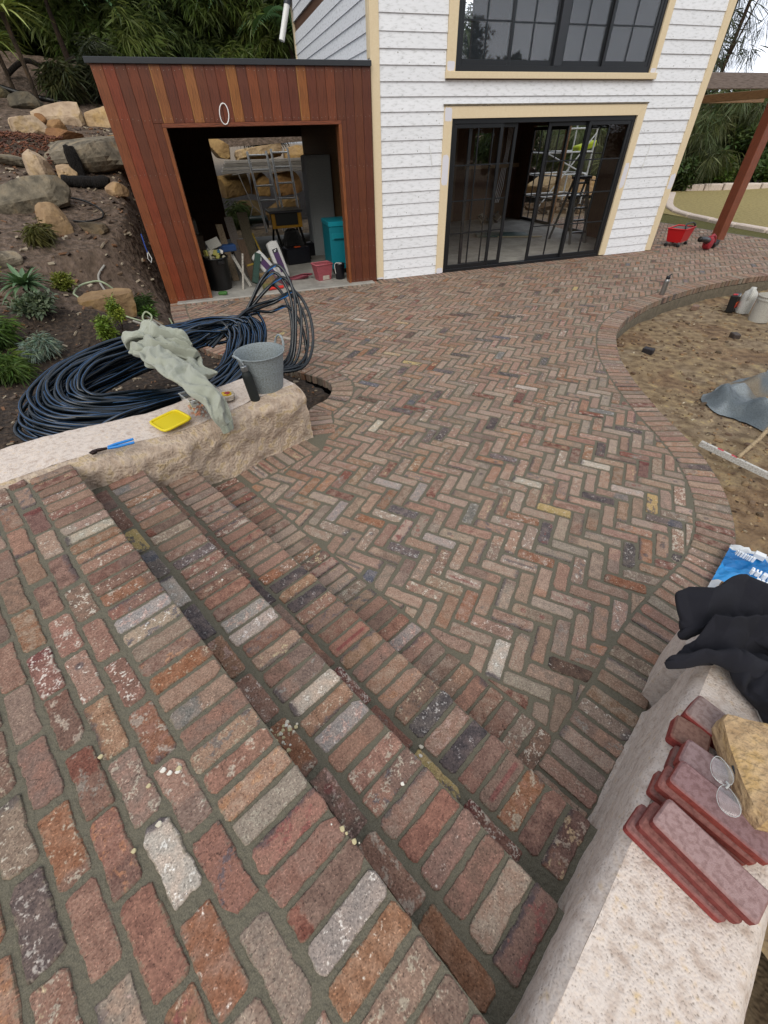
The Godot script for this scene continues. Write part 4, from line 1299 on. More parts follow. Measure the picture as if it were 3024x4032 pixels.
func trunk(parent: Node, base: Vector3, h: float, r: float, lean: Vector3, limbs: int, c := Color.WHITE) -> void:
	var b := MB.new()
	b.smooth = true
	b.cc = c
	var ps := PackedVector3Array()
	var rs := []
	for i in 7:
		var u := i / 6.0
		ps.append(base + lean * u * u + Vector3(0.12 * NZ.get_noise_2d(base.x * 99 + i * 40.0, 3), h * u - 0.1, 0.12 * NZ.get_noise_2d(base.z * 99 + i * 40.0, 9)) )
		rs.append(r * (1.0 - 0.75 * u))
	b.tube(ps, rs, 8)
	for i in limbs:
		var u := ri(0.35, 0.9)
		var p := ps[int(u * 6)]
		var d := Vector3(ri(-1, 1), ri(0.2, 0.9), ri(-1, 1)).normalized() * h * ri(0.15, 0.35)
		b.tube(PackedVector3Array([p, p + d * 0.5 + Vector3(0, 0.05, 0), p + d]), [r * 0.4, r * 0.25, r * 0.08], 5)
	part(b, "trunk", M.bark, parent)

func tree(called: String, label: String, at: Vector3, h: float, w: float, kind: String, c: Color, n: int, sc: float, low: float, group: String, lean := Vector3.ZERO, r := 0.12) -> void:
	var o := thing(called, label, "tree", group)
	trunk(o, at, h * 0.92, r, lean, 7, Color(0.8, 0.75, 0.7))
	var puffs := []
	for i in 9:
		var u := lerpf(low, 1.0, (i + 0.5) / 9.0)
		var a := i * 2.4 + at.x
		var rr := w * (0.62 + 0.38 * sin(u * 2.6))
		puffs.append([at + lean * u * u + Vector3(cos(a) * rr * 0.55, h * u, sin(a) * rr * 0.55), Vector3(rr * 0.6, h * 0.11 + 0.2, rr * 0.6)])
	crown(o, kind, puffs, n, c, sc)

func fern(label: String, at: Vector3, h: float, l: float, c: Color) -> void:
	var o := thing("tree_fern", label, "tree fern", "tree ferns in the gully")
	trunk(o, at, h, 0.13, Vector3.ZERO, 0, Color(0.45, 0.35, 0.28))
	if not CL.has("frond"): CL.frond = clump("frond", 3)
	for i in 13:
		var m := MeshInstance3D.new()
		m.mesh = CL.frond
		m.name = "frond"
		var mt: StandardMaterial3D = M.leaf.duplicate() if not M.has("fern") else M.fern
		M.fern = mt
		mt.albedo_color = c.linear_to_srgb()
		m.material_override = mt
		m.transform = Transform3D(Basis.from_euler(Vector3(ri(-0.45, 0.25), TAU * i / 13.0 + ri(-0.2, 0.2), ri(-0.2, 0.2)), EULER_ORDER_YXZ) * (l * ri(0.8, 1.1)), at + Vector3(0, h, 0))
		o.add_child(m, true)

func shrub(called: String, label: String, at: Vector3, r: Vector3, kind: String, c: Color, n: int, sc: float, cat := "plant", group := "") -> void:
	var o := thing(called, label, cat, group)
	var b := MB.new()
	b.smooth = true
	b.cc = Color(0.5, 0.42, 0.3)
	for i in 5:
		b.tube(PackedVector3Array([at - Vector3(0, 0.02, 0), at + Vector3(ri(-0.4, 0.4) * r.x, r.y * 0.7, ri(-0.4, 0.4) * r.z), at + Vector3(ri(-0.8, 0.8) * r.x, r.y * 1.4, ri(-0.8, 0.8) * r.z)]), [0.02 * r.y, 0.015 * r.y, 0.006 * r.y], 4)
	part(b, "stem", M.bark, o)
	var puffs := []
	for i in 6: puffs.append([at + Vector3(ri(-0.5, 0.5) * r.x, r.y * ri(0.5, 1.5), ri(-0.5, 0.5) * r.z), r * 0.55])
	crown(o, kind, puffs, n, c, sc)

func rosette(called: String, label: String, at: Vector3, n: int, l: float, w: float, c: Color, rise := 0.5, stem := 0.0) -> void:
	var o := thing(called, label, "plant")
	if stem > 0.0:
		var t := MB.new()
		t.smooth = true
		t.tube(PackedVector3Array([at - Vector3(0, 0.05, 0), at + Vector3(0.02, stem * 0.5, 0), at + Vector3(0, stem, 0)]), [0.05, 0.045, 0.05], 7)
		part(t, "stem", M.bark, o)
	for i in n:
		var b := MB.new()
		b.cc = c * ri(0.75, 1.25)
		var a := i * 2.399
		var el := lerpf(0.1, 1.2, pow(float(i) / n, 0.8)) * rise * 1.6
		var d := Vector3(cos(a) * cos(el), sin(el), sin(a) * cos(el))
		var s := Vector3(-sin(a), 0, cos(a))
		var p := at + Vector3(0, stem + 0.02, 0)
		var q := []
		var ll := l * ri(0.75, 1.1)
		for k in 6:
			var u := k / 5.0
			var ww := w * sin(PI * clampf(u * 0.86 + 0.12, 0, 1)) * 0.5
			var ct := p + d * ll * u + Vector3.DOWN * ll * 0.45 * u * u * (1.3 - sin(el))
			q.append([b.vert(ct + s * ww + Vector3(0, ww * 0.4, 0)), b.vert(ct), b.vert(ct - s * ww + Vector3(0, ww * 0.4, 0))])
		for k in 5:
			b.quad(q[k][0], q[k + 1][0], q[k + 1][1], q[k][1])
			b.quad(q[k][1], q[k + 1][1], q[k + 1][2], q[k][2])
		part(b, "leaf", M.leaf, o)

func build_plants() -> void:
	var g := "forest trees up the hill behind the garage"
	var spots := [
		["tall weeping gum at the far left, pale yellow green leaves", -6.5, -18.5, 8.0, 1.7, "long", "7a8446", 900, 1.3],
		["slim wattle left of the tree ferns", -4.6, -19.5, 8.5, 1.5, "long", "6c7a42", 900, 1.2],
		["dark laurel behind the left tree fern", -3.0, -20.5, 8.0, 1.8, "broad", "566a3a", 900, 1.6],
		["bushy wattle over the left end of the garage roof", -1.6, -18.6, 6.5, 1.7, "long", "66793c", 1100, 1.2],
		["drooping green wattle above the middle of the garage", 0.3, -19.2, 7.0, 1.8, "long", "5f7340", 1200, 1.2],
		["dense wattle with bright tips right of the garage middle", 1.9, -18.7, 6.2, 1.6, "long", "71843f", 1100, 1.15],
		["dark bush under the right tree fern", 3.3, -19.5, 5.6, 1.7, "broad", "54683c", 900, 1.5],
		["shaded tree beside the white drainpipe", 4.9, -21.0, 8.0, 2.0, "broad", "506238", 900, 1.6],
		["olive tree at the upper left corner", -8.6, -20.0, 8.5, 2.0, "long", "78823f", 900, 1.4],
		["dark tree deep in the gully left", -6.0, -23.0, 9.5, 2.6, "broad", "566639", 900, 2.0],
		["dark tree deep in the gully behind the roof middle", -0.5, -24.0, 10.0, 2.8, "broad", "526438", 1000, 2.0],
		["dark tree deep in the gully behind the fern", 4.0, -25.0, 10.0, 2.8, "broad", "55673a", 1000, 2.0],
		["dark tree at the far left of the gully", -11.0, -23.0, 10.0, 2.8, "broad", "58683a", 900, 2.0],
		["shadowy tree behind the house corner", 8.0, -26.0, 11.0, 3.0, "broad", "506238", 900, 2.2]]
	for s in spots:
		tree("forest_tree", s[0], Vector3(s[1], hill_y(s[1], s[2]) - 0.2, s[2]), s[3], s[4], s[5], lin(s[6]), int(s[7] * (2.6 if s[2] > -22.0 else 1.1)), s[8] * (0.72 if s[2] > -22.0 else 1.0), 0.06, g, Vector3(ri(-0.5, 0.5), 0, ri(-0.3, 0.3)), 0.11)
	fern("tree fern with a dark trunk left of the garage roof", Vector3(-2.7, hill_y(-2.7, -17.6) - 0.2, -17.6), 3.0, 1.7, lin("5f7a3c"))
	fern("blue green tree fern above the right half of the garage roof", Vector3(3.2, hill_y(3.2, -18.0) - 0.2, -18.0), 2.0, 1.6, lin("4f7048"))
	fern("pale tree fern above the middle of the garage roof", Vector3(2.2, hill_y(2.2, -18.3) - 0.2, -18.3), 2.6, 1.5, lin("5d8058"))
	# spiky yuccas at the left edge
	rosette("yucca", "drooping yucca with a bare stem at the left edge", Vector3(-3.25, gl(-3.25, -15.2), -15.2), 46, 1.0, 0.06, lin("8f9858"), 0.38, 1.35)
	rosette("yucca", "smaller yucca right of the drooping one", Vector3(-3.75, gl(-3.75, -15.6), -15.6), 40, 0.8, 0.05, lin("7f8a48"), 0.35, 0.8)
	var sg := "low scrub above the sawn blocks"
	shrub("scrub_bush", "grey twiggy bush behind the left sawn block", Vector3(-2.7, gl(-2.7, -15.4), -15.4), Vector3(0.4, 0.35, 0.3), "long", lin("4d5432"), 160, 0.7, "bush", sg)
	shrub("scrub_bush", "dark bush behind the right sawn block", Vector3(-1.9, gl(-1.9, -15.6), -15.6), Vector3(0.6, 0.65, 0.4), "long", lin("3f4a2c"), 200, 0.7, "bush", sg)
	shrub("scrub_bush", "low bush left of the sawn blocks", Vector3(-4.3, gl(-4.3, -14.6), -14.6), Vector3(0.3, 0.2, 0.3), "long", lin("4f5a34"), 100, 0.5, "bush", sg)
	shrub("scrub_bush", "scrub along the terrace above the blocks seen through the garage", Vector3(1.6, 1.9, -18.0), Vector3(1.6, 0.4, 0.4), "long", lin("46542e"), 420, 0.7, "bush", sg)
	shrub("creeper", "green creeper on the yellow block beside the garage", Vector3(-2.0, 1.62, -12.5), Vector3(0.28, 0.16, 0.2), "broad", lin("4f7a34"), 90, 0.55)
	shrub("creeper", "weeds in front of the wall seen through the garage", Vector3(0.55, 0.0, -15.9), Vector3(0.4, 0.35, 0.3), "long", lin("56683a"), 150, 0.55)
	# garden bed
	rosette("rosette_plant", "big grey green rosette plant with strappy leaves in the bed", Vector3(-2.42, gl(-2.42, -6.8), -6.8), 44, 0.36, 0.06, lin("57704f"), 0.5, 0.16)
	shrub("ground_cover", "grey leafy plant at the foot of the rosette plant", Vector3(-2.3, gl(-2.3, -6.45), -6.45), Vector3(0.22, 0.1, 0.2), "broad", lin("66765c"), 90, 0.4)
	shrub("conifer", "small lime green conifer near the hose coil", Vector3(-1.55, gl(-1.55, -5.95), -5.95), Vector3(0.10, 0.14, 0.10), "broad", lin("7f9638"), 150, 0.24)
	shrub("conifer", "lime tuft leaning right beside the small conifer", Vector3(-1.42, gl(-1.42, -6.15), -6.15), Vector3(0.09, 0.18, 0.09), "broad", lin("86983c"), 120, 0.24)
	shrub("conifer", "yellow green tuft at the end of the looped hose", Vector3(-2.1, gl(-2.1, -7.25), -7.25), Vector3(0.12, 0.12, 0.10), "broad", lin("8f9640"), 120, 0.28)
	shrub("conifer", "yellow green conifer behind the rosette plant", Vector3(-2.95, gl(-2.95, -7.2), -7.2), Vector3(0.15, 0.13, 0.12), "broad", lin("8a9040"), 120, 0.28)
	shrub("conifer", "bright green feathery conifer at the left edge", Vector3(-2.62, gl(-2.62, -5.85), -5.85), Vector3(0.25, 0.16, 0.2), "long", lin("5f8038"), 220, 0.32)
	shrub("conifer", "low feathery conifer at the left edge beside the hose coil", Vector3(-2.45, gl(-2.45, -5.2), -5.2), Vector3(0.25, 0.12, 0.2), "long", lin("5f7836"), 200, 0.32)
	shrub("artemisia", "silvery artemisia between the conifers", Vector3(-2.2, gl(-2.2, -5.65), -5.65), Vector3(0.17, 0.12, 0.15), "long", lin("9fb0a4"), 220, 0.24)
	shrub("fern_weed", "dark weed beside the tan boulder", Vector3(-1.35, gl(-1.35, -7.4), -7.4), Vector3(0.18, 0.12, 0.15), "long", lin("40582c"), 110, 0.32)
	shrub("fern_weed", "bright weed right of the tan boulder", Vector3(-1.25, gl(-1.25, -7.2), -7.2), Vector3(0.08, 0.07, 0.08), "broad", lin("648a3c"), 50, 0.3)
	shrub("grass_tuft", "dry grass tuft below the round boulder", Vector3(-2.45, gl(-2.45, -8.3), -8.3), Vector3(0.12, 0.12, 0.1), "long", lin("6a6a3a"), 60, 0.4)
	# right hand side
	var cg := "casuarinas and scrub beyond the lawn"
	var right := [
		["casuarina right behind the house corner", 18.4, -19.5, 12.0, 2.0, "needle", "4f5a40", 170, 1.0, 0.30],
		["tall casuarina above the pergola beam", 21.5, -19.5, 13.0, 2.2, "needle", "55604a", 180, 1.0, 0.28],
		["leaning casuarina at the right edge above the beam", 24.8, -18.5, 13.0, 2.4, "needle", "4d5842", 200, 1.0, 0.26],
		["thin casuarina between the taller ones", 23.0, -21.5, 12.0, 2.0, "needle", "4a553f", 150, 1.0, 0.28],
		["dark casuarina thicket left behind the lawn", 16.0, -20.0, 3.3, 2.2, "needle", "56643c", 1000, 1.0, 0.05],
		["dark casuarina thicket at the middle of the lawn edge", 19.4, -18.4, 3.0, 2.0, "needle", "5a673e", 1000, 0.9, 0.05],
		["green leafy tree behind the pergola post", 24.5, -17.0, 3.0, 1.6, "broad", "4f6c30", 800, 1.3, 0.05],
		["shaded bushy tree under the pergola beam", 22.0, -17.6, 2.8, 1.8, "broad", "546a38", 800, 1.2, 0.05],
		["far tree closing the view right of the house", 17.5, -23.0, 3.6, 2.6, "broad", "55653a", 700, 1.7, 0.05],
		["far tree closing the view behind the pergola", 22.5, -23.0, 3.5, 3.0, "broad", "58683c", 700, 1.8, 0.05],
		["far tree closing the view at the right edge", 27.5, -20.5, 3.5, 3.0, "broad", "566a3a", 700, 1.8, 0.05],
		["tree seen through the side doors of the house", 12.0, -22.0, 6.0, 2.6, "long", "4a5636", 900, 1.4, 0.05]]
	for s in right:
		tree("casuarina" if s[5] == "needle" else "leafy_tree", s[0], Vector3(s[1], -0.1, s[2]), s[3], s[4], s[5], lin(s[6]), s[7], s[8], s[9], cg, Vector3(ri(0.2, 1.2), 0, ri(-0.3, 0.3)), 0.10)
	for s in [["olive shrub at the left end of the lawn edge", 17.4, -17.3, "5a6234"], ["green shrub behind the low stone wall", 20.6, -16.9, "57702f"], ["yellow green shrub beside the pergola post", 22.6, -16.0, "6f8a38"], ["dark shrub between the lawn shrubs", 19.0, -17.2, "46562c"]]:
		shrub("lawn_shrub", s[0], Vector3(s[1], 0.0, s[2]), Vector3(0.9, 0.6, 0.6), "broad", lin(s[3]), 420, 0.9, "bush", "shrubs along the lawn")
	shrub("yard_bush", "bush outside the small back window of the house", Vector3(8.6, 0.0, -15.6), Vector3(0.8, 1.1, 0.5), "long", lin("5a7038"), 420, 0.9, "bush")
	# trees behind the photographer that the panes mirror
	var mg := "trees behind the viewer, mirrored in the panes"
	tree("gum_tree", "big gum tree behind the viewer, mirrored in the left upper window", Vector3(4.6, 0.0, 8.5), 10.5, 2.3, "long", lin("55603c"), 900, 1.5, 0.3, mg)
	tree("gum_tree", "round tree far behind the viewer, mirrored in the right upper window", Vector3(17.0, 0.0, 19.0), 6.6, 2.6, "broad", lin("46522f"), 700, 1.7, 0.15, mg)
	for i in 9:
		tree("gum_tree", ["first", "second", "third", "fourth", "fifth", "sixth", "seventh", "eighth", "last"][i] + " tree from the left in the row behind the viewer, mirrored in the doors", Vector3(-4.0 + i * 4.4, 0.0, 17.0 + 2.0 * sin(i * 2.0)), 4.6 + 0.5 * sin(i * 3.1), 2.6, "broad", lin("54643a"), 420, 2.2, 0.05, mg)

func path(ps: Array, sub := 6) -> PackedVector3Array:   # smooth curve through points
	var o := PackedVector3Array()
	for i in ps.size() - 1:
		var a: Vector3 = ps[maxi(i - 1, 0)]
		var b: Vector3 = ps[i]
		var c: Vector3 = ps[i + 1]
		var d: Vector3 = ps[mini(i + 2, ps.size() - 1)]
		for k in sub: o.append(b.cubic_interpolate(c, a, d, float(k) / sub))
	o.append(ps[-1])
	return o

func fold(b: MB, spine: Array, amp: float, fr: float, sd: float, n := 26) -> void:
	# a bundle of cloth: spine of [position, width, height, direction of the width]
	var ps := []; var ws := []; var hs := []; var xs := []
	for q in spine:
		ps.append(q[0]); ws.append(q[1]); hs.append(q[2]); xs.append(q[3])
	var sub := 14
	var m := (spine.size() - 1) * sub
	var rings := []
	var run := 0.0
	var last: Vector3 = ps[0]
	for i in m + 1:
		var u := float(i) / sub
		var k := mini(int(u), spine.size() - 2)
		var f := u - k
		var p: Vector3 = (ps[k] as Vector3).cubic_interpolate(ps[k + 1], ps[maxi(k - 1, 0)], ps[mini(k + 2, spine.size() - 1)], f)
		run += last.distance_to(p)
		last = p
		var w := lerpf(ws[k], ws[k + 1], f) * 0.5
		var h := lerpf(hs[k], hs[k + 1], f) * 0.5
		var x: Vector3 = (xs[k] as Vector3).lerp(xs[k + 1], f).normalized()
		var d: Vector3 = (ps[k + 1] - ps[k]).normalized()
		var y := d.cross(x).normalized()
		if y.y < 0: y = -y
		var ring := []
		for j in n:
			var t := TAU * j / n
			var c := cos(t); var s := sin(t)
			# soft folds that run along the cloth, and a few shallow wrinkles across
			var q := c * w + 0.10 * NS.get_noise_2d(run * 220.0, sd * 90.0)
			var f1 := NS.get_noise_2d(q * 1100.0 * fr + sd * 111.0, run * 110.0)
			var f2 := NS.get_noise_2d(q * 600.0 * fr + run * 900.0 + sd * 51.0, run * 300.0)
			f1 = f1 * absf(f1) * 1.6 + f1 * 0.4
			var z1 := NS.get_noise_2d(q * 800.0 * fr + sd * 31.0, run * 230.0 + 60.0) * 8.0
			var z2 := NS.get_noise_2d(q * 500.0 + run * 620.0 + sd * 13.0, run * 180.0 - q * 500.0) * 9.0
			var bump := amp * (0.034 * f1 + 0.012 * f2 - 0.011 * exp(-z1 * z1) - 0.008 * exp(-z2 * z2)) * (1.0 if s > 0 else 0.3) * sqrt(maxf(0.0, 1.0 - c * c))
			var edge := 1.0 + amp * 0.22 * NS.get_noise_2d(run * 380.0, signf(c) * 300.0 + sd * 77.0)
			ring.append(b.vert(p + x * signf(c) * pow(absf(c), 0.75) * w * edge + y * (s * h + bump)))
		rings.append(ring)
	for i in m:
		for j in n:
			var j2 := (j + 1) % n
			b.quad(rings[i][j], rings[i][j2], rings[i + 1][j2], rings[i + 1][j])
	for e in [0, m]:
		var c := Vector3.ZERO
		for j in n: c += b.v[rings[e][j]]
		var id := b.vert(c / n)
		for j in n:
			if e == 0: b.tri(id, rings[e][(j + 1) % n], rings[e][j])
			else: b.tri(id, rings[e][j], rings[e][(j + 1) % n])

func sm(c: String) -> MB:
	var b := MB.new()
	b.smooth = true
	b.cc = lin(c)
	return b

func fl(c: String) -> MB:
	var b := MB.new()
	b.cc = lin(c)
	return b

func ring_pts(o: Vector3, r: float, a0: float, a1: float, n: int, x := Vector3.RIGHT, y := Vector3.BACK) -> PackedVector3Array:
	var p := PackedVector3Array()
	for i in n + 1:
		var t := lerpf(a0, a1, float(i) / n)
		p.append(o + x * cos(t) * r + y * sin(t) * r)
	return p

func text(parent: Node, called: String, s: String, size: float, xf: Transform3D, c: String, depth := 0.001) -> void:
	var t := TextMesh.new()
	t.text = s
	var f := SystemFont.new()
	f.font_names = PackedStringArray(["Droid Sans"])
	f.font_weight = 700
	t.font = f
	t.font_size = 32
	t.pixel_size = size / 32.0
	t.depth = depth
	var o := MeshInstance3D.new()
	o.mesh = t
	o.material_override = mat(c, 0.6)
	o.name = called
	o.transform = xf
	parent.add_child(o, true)

func loose_brick(label: String, s: float, t: float, y: float, ls: float, lt: float, h: float, turn: float, c: String, tile: int, grp: String) -> void:
	# a pressed brick: dusty top, red sides, worn arrises
	var b := MB.new()
	var bs := Basis(Vector3(S2.x, 0, S2.y), Vector3.UP, Vector3(-T2.x, 0, -T2.y)) * Basis(Vector3.UP, turn)
	var o := st(s, t, y)
	var top := lin(c)
	var side := lin(["8f3d35", "7d3a33", "96463c"][tile % 3])
	var rings := []
	for k in 3:
		var ins: float = [0.006, 0.0, 0.0][k]
		var yy: float = [h, h - 0.006, 0.0][k]
		var ring := []
		for e in [[-1, -1], [1, -1], [1, 1], [-1, 1]]:
			for q in 3:
				var f: float = [0.0, 0.5, 1.0][q]
				var cr := 0.010
				var cx: float = ls * 0.5 - ins - cr
				var cz: float = lt * 0.5 - ins - cr
				var ang: float = atan2(e[1], e[0]) + (f - 0.5) * PI * 0.5
				var p := Vector3(e[0] * cx + cos(ang) * cr, yy, e[1] * cz + sin(ang) * cr)
				p += Vector3(1, 0.3, 1) * 0.0014 * NZ.get_noise_2d(p.x * 1700.0 + tile * 50.0, p.z * 1700.0 + k * 20.0)
				ring.append(o + bs * p)
		rings.append(ring)
	b.cc = top
	var mid := b.vert(o + bs * Vector3(0, h, 0))
	var n := 12
	var r0 := []; var r1 := []
	for i in n: r0.append(b.vert(rings[0][i]))
	b.cc = top.lerp(side, 0.4)
	for i in n: r1.append(b.vert(rings[1][i]))
	for i in n:
		b.tri(mid, r0[i], r0[(i + 1) % n])
		b.quad(r0[(i + 1) % n], r0[i], r1[i], r1[(i + 1) % n])
	b.cc = side
	var r2 := []; var r3 := []
	for i in n: r2.append(b.vert(rings[1][i]))
	for i in n: r3.append(b.vert(rings[2][i]))
	for i in n: b.quad(r2[(i + 1) % n], r2[i], r3[i], r3[(i + 1) % n])
	one(b, "loose_brick", M.pressed, label, "brick", grp)

func build_left_objects() -> void:
	# coil of black pipe with a blue stripe, lying behind and over the block
	var coil := thing("pipe_coil", "big coil of black poly pipe with thin blue stripes behind the sandstone block", "pipe coil")
	var A := Vector3(0.800, 0.0, -0.600)
	var B := Vector3(0.600, 0.0, 0.800)
	var C := Vector3(-0.64, 0.42, -4.24)
	var loops := 60
	for k in loops:
		var b := sm("15181d")
		var sbl := sm("2a4f78")
		var layer := k % 4
		var u := float(k / 4) / 15.0
		var al := lerpf(1.40, 1.0, u) - 0.06 * layer + ri(-0.02, 0.02)
		var ar := lerpf(1.0, 0.62, u) + ri(-0.08, 0.08)
		var lb := lerpf(0.53, 0.13, u) + ri(-0.02, 0.02)
		var o := C + B * ri(-0.02, 0.03)
		var rise := ri(0.06, 0.2)
		var far := 0.02 + 0.065 * layer + ri(-0.01, 0.02)
		var low := -0.20 + 0.03 * layer
		var stack := 0.06 * layer
		var ph := ri(-0.03, 0.03)
		var ps := PackedVector3Array()
		var stripe := PackedVector3Array()
		var n := 64
		for i in n + 1:
			var t := TAU * i / n
			var ca := cos(t); var sa := sin(t + ph)
			var rt := maxf(0.0, ca)
			var lift := rise * rt * rt + far * maxf(0.0, -sa) + low * maxf(0.0, sa) + stack * maxf(0.0, -ca) * 0.7
			lift += 0.02 * NS.get_noise_2d(i * 14.0, k * 200.0)
			var p := o + A * (ar if ca > 0.0 else al) * ca + B * lb * sa * (1.0 - 0.3 * rt) + Vector3(0, lift, 0)
			p += B * 0.03 * NS.get_noise_2d(i * 12.0 + 400.0, k * 200.0)
			var gy := gl(p.x, p.z) + 0.014
			var q := st_of(p)
			gy = maxf(gy, (lerpf(0.595, 0.487, smoothstep(-0.35, 0.9, q.y)) + 0.02) * smoothstep(-3.75, -3.42, q.x) * smoothstep(2.2, 1.75, q.y))
			p.y = maxf(p.y, gy)
			ps.append(p)
			stripe.append(p + Vector3(0.0, 0.0105, 0.0075).rotated(A, 0.5 * sin(k * 2.1 + i * 0.05)))
		b.tube(ps, 0.0145, 8, false)
		var o1 := part(b, "pipe_loop", M.pipe, coil)
		sbl.tube(stripe, 0.0030, 4, false)
		part(sbl, "blue_stripe", M.plastic, o1)
	# loops standing up at the far right end
	for k in 7:
		var b := sm("15181d")
		var h := [0.78, 0.90, 0.97, 0.86, 0.70, 0.60, 0.74][k] as float
		var dx: float = [0.0, 0.10, 0.22, 0.34, 0.48, 0.30, 0.62][k]
		b.tube(path([Vector3(-0.5 + 0.03 * k, 0.50, -4.75 + 0.05 * k), Vector3(-0.05 + 0.02 * k, 0.56 + 0.02 * k, -4.85), Vector3(0.24 + dx * 0.3, h * 0.86 + 0.1, -4.95), Vector3(0.42 + dx * 0.3, h + 0.08, -4.98 + 0.03 * k), Vector3(0.52 + dx * 0.28, h - 0.10, -4.90 + 0.05 * k), Vector3(0.50 + dx * 0.24, h - 0.35, -4.75 + 0.06 * k), Vector3(0.38 + dx * 0.16, 0.24, -4.55 + 0.05 * k), Vector3(0.12, 0.25, -4.25)]), 0.0155, 7)
		var o2 := part(b, "pipe_loop", M.pipe, coil)
		var s2 := sm("2a6cb0")
		var pp := PackedVector3Array()
		for p in path([Vector3(-0.5 + 0.03 * k, 0.50, -4.75 + 0.05 * k), Vector3(-0.05 + 0.02 * k, 0.56 + 0.02 * k, -4.85), Vector3(0.24 + dx * 0.3, h * 0.86 + 0.1, -4.95), Vector3(0.42 + dx * 0.3, h + 0.08, -4.98 + 0.03 * k)]): pp.append(p + Vector3(-0.004, 0.006, 0.006))
		s2.tube(pp, 0.005, 4)
		part(s2, "blue_stripe", M.plastic, o2)
	# grey tub bucket
	var bk := thing("grey_bucket", "grey rubber bucket with two loop handles on the end of the block", "bucket", "", st(-3.05, 1.60, 0.452))
	var sh := sm("8d979c")
	sh.lathe([[0.001, 0.0], [0.125, 0.0], [0.135, 0.006], [0.148, 0.08], [0.151, 0.083], [0.149, 0.088], [0.165, 0.17], [0.168, 0.173], [0.166, 0.178], [0.180, 0.26], [0.190, 0.300], [0.197, 0.303], [0.197, 0.310], [0.186, 0.310], [0.172, 0.255], [0.158, 0.17], [0.141, 0.08], [0.122, 0.014], [0.001, 0.012]], 36, Vector3.ZERO)
	part(sh, "tub_body", M.dusty, bk)
	for sgn in [-1, 1]:
		var hd := sm("939da2")
		var dir: Vector3 = Vector3(T2.x, 0, T2.y) * sgn
		var sd := Vector3(S2.x, 0, S2.y)
		var ps := PackedVector3Array()
		for i in 11:
			var a := PI * i / 10.0
			ps.append(dir * (0.188 + 0.02 * sin(a)) + sd * cos(a) * 0.062 + Vector3(0, 0.295 + sin(a) * (0.085 if sgn > 0 else 0.03), 0))
		hd.tube(ps, 0.009, 8)
		part(hd, "handle", M.dusty, bk)
	# black flask beside it
	var fk := thing("black_flask", "scuffed black drink flask leaning against the grey bucket", "flask", "", st(-2.93, 1.415, 0.452))
	fk.rotation = Vector3(-0.05, 0, 0.10)
	var fb := sm("15161a")
	fb.lathe([[0.001, 0.0], [0.036, 0.0], [0.038, 0.006], [0.038, 0.20], [0.034, 0.222], [0.026, 0.236], [0.025, 0.246]], 20, Vector3.ZERO)
	part(fb, "body", M.dusty, fk)
	var fc := sm("8d8f90")
	fc.lathe([[0.027, 0.244], [0.028, 0.248], [0.028, 0.278], [0.024, 0.284], [0.001, 0.285]], 20, Vector3.ZERO)
	part(fc, "lid", M.metal, fk)
	var fl_ := sm("9a9c9c")
	fl_.tube(ring_pts(Vector3(-0.01, 0.285, 0), 0.03, 0.1, PI + 0.2, 12, Vector3(0.5, 0, 0.86), Vector3.UP), 0.003, 6)
	part(fl_, "carry_loop", M.metal, fk)
	# clear tub of fixings
	var tb := thing("clear_tub", "clear plastic tub of orange fixings under the hoodie", "tub", "", st(-2.98, 1.03, 0.468))
	tb.rotation.y = 0.44
	var tw := MB.new()
	for q in [[0.15, 0.11, 0.0, 0.165]]:
		var lo := [Vector3(-0.105, 0, -0.08), Vector3(0.105, 0, -0.08), Vector3(0.105, 0, 0.08), Vector3(-0.105, 0, 0.08)]
		for i in 4:
			var a: Vector3 = lo[i]; var c: Vector3 = lo[(i + 1) % 4]
			var up := Vector3(0, 0.175, 0)
			tw.face([a, c, c * 1.16 + up, a * 1.16 + up])
		tw.face(lo)
	part(tw, "tub_wall", M.clear, tb)
	var rim := sm("d0d4d4")
	rim.tube(PackedVector3Array([Vector3(-0.122, 0.176, -0.093), Vector3(0.122, 0.176, -0.093), Vector3(0.122, 0.176, 0.093), Vector3(-0.122, 0.176, 0.093), Vector3(-0.122, 0.176, -0.093)]), 0.005, 5)
	part(rim, "rim", M.clear, tb)
	var pc := MB.new()
	for i in 110:
		pc.cc = [lin("b5683a"), lin("c98050"), lin("8c8f90"), lin("9c9a90"), lin("7a4a30")][rng.randi() % 5]
		pc.box(Vector3(ri(-0.09, 0.09), ri(0.012, 0.13), ri(-0.065, 0.065)), Vector3(0.035, 0.014, 0.014), Basis.from_euler(Vector3(ri(0, 6), ri(0, 6), ri(0, 6))))
	part(pc, "fixings", M.vc, tb, "stuff")
	var lb := MB.new()
	lb.cc = lin("e4e2dc")
	lb.box(Vector3(0.02, 0.08, 0.0895), Vector3(0.075, 0.09, 0.001), Basis(Vector3.RIGHT, 0.08))
	part(lb, "paper_label", M.vc, tb)
	var lb2 := MB.new()
	lb2.cc = lin("7a2722")
	lb2.box(Vector3(0.02, 0.103, 0.0916), Vector3(0.07, 0.03, 0.001), Basis(Vector3.RIGHT, 0.08))
	part(lb2, "label_print", M.vc, tb)
	# yellow lid
	var yl := thing("square_cover", "translucent yellow square bucket lid lying on the block", "lid", "", st(-3.03, 0.775, 0.487))
	yl.rotation = Vector3(0.02, -0.05, 0.03)
	var yb := MB.new()
	yb.cc = lin("c9b415")
	var bs := Basis(Vector3.UP, 0.62)
	yb.box(Vector3(0, 0.008, 0), Vector3(0.205, 0.006, 0.205), bs, 0.002)
	part(yb, "lid_panel", M.plastic, yl)
	var yr := sm("d4bf12")
	var rp := []
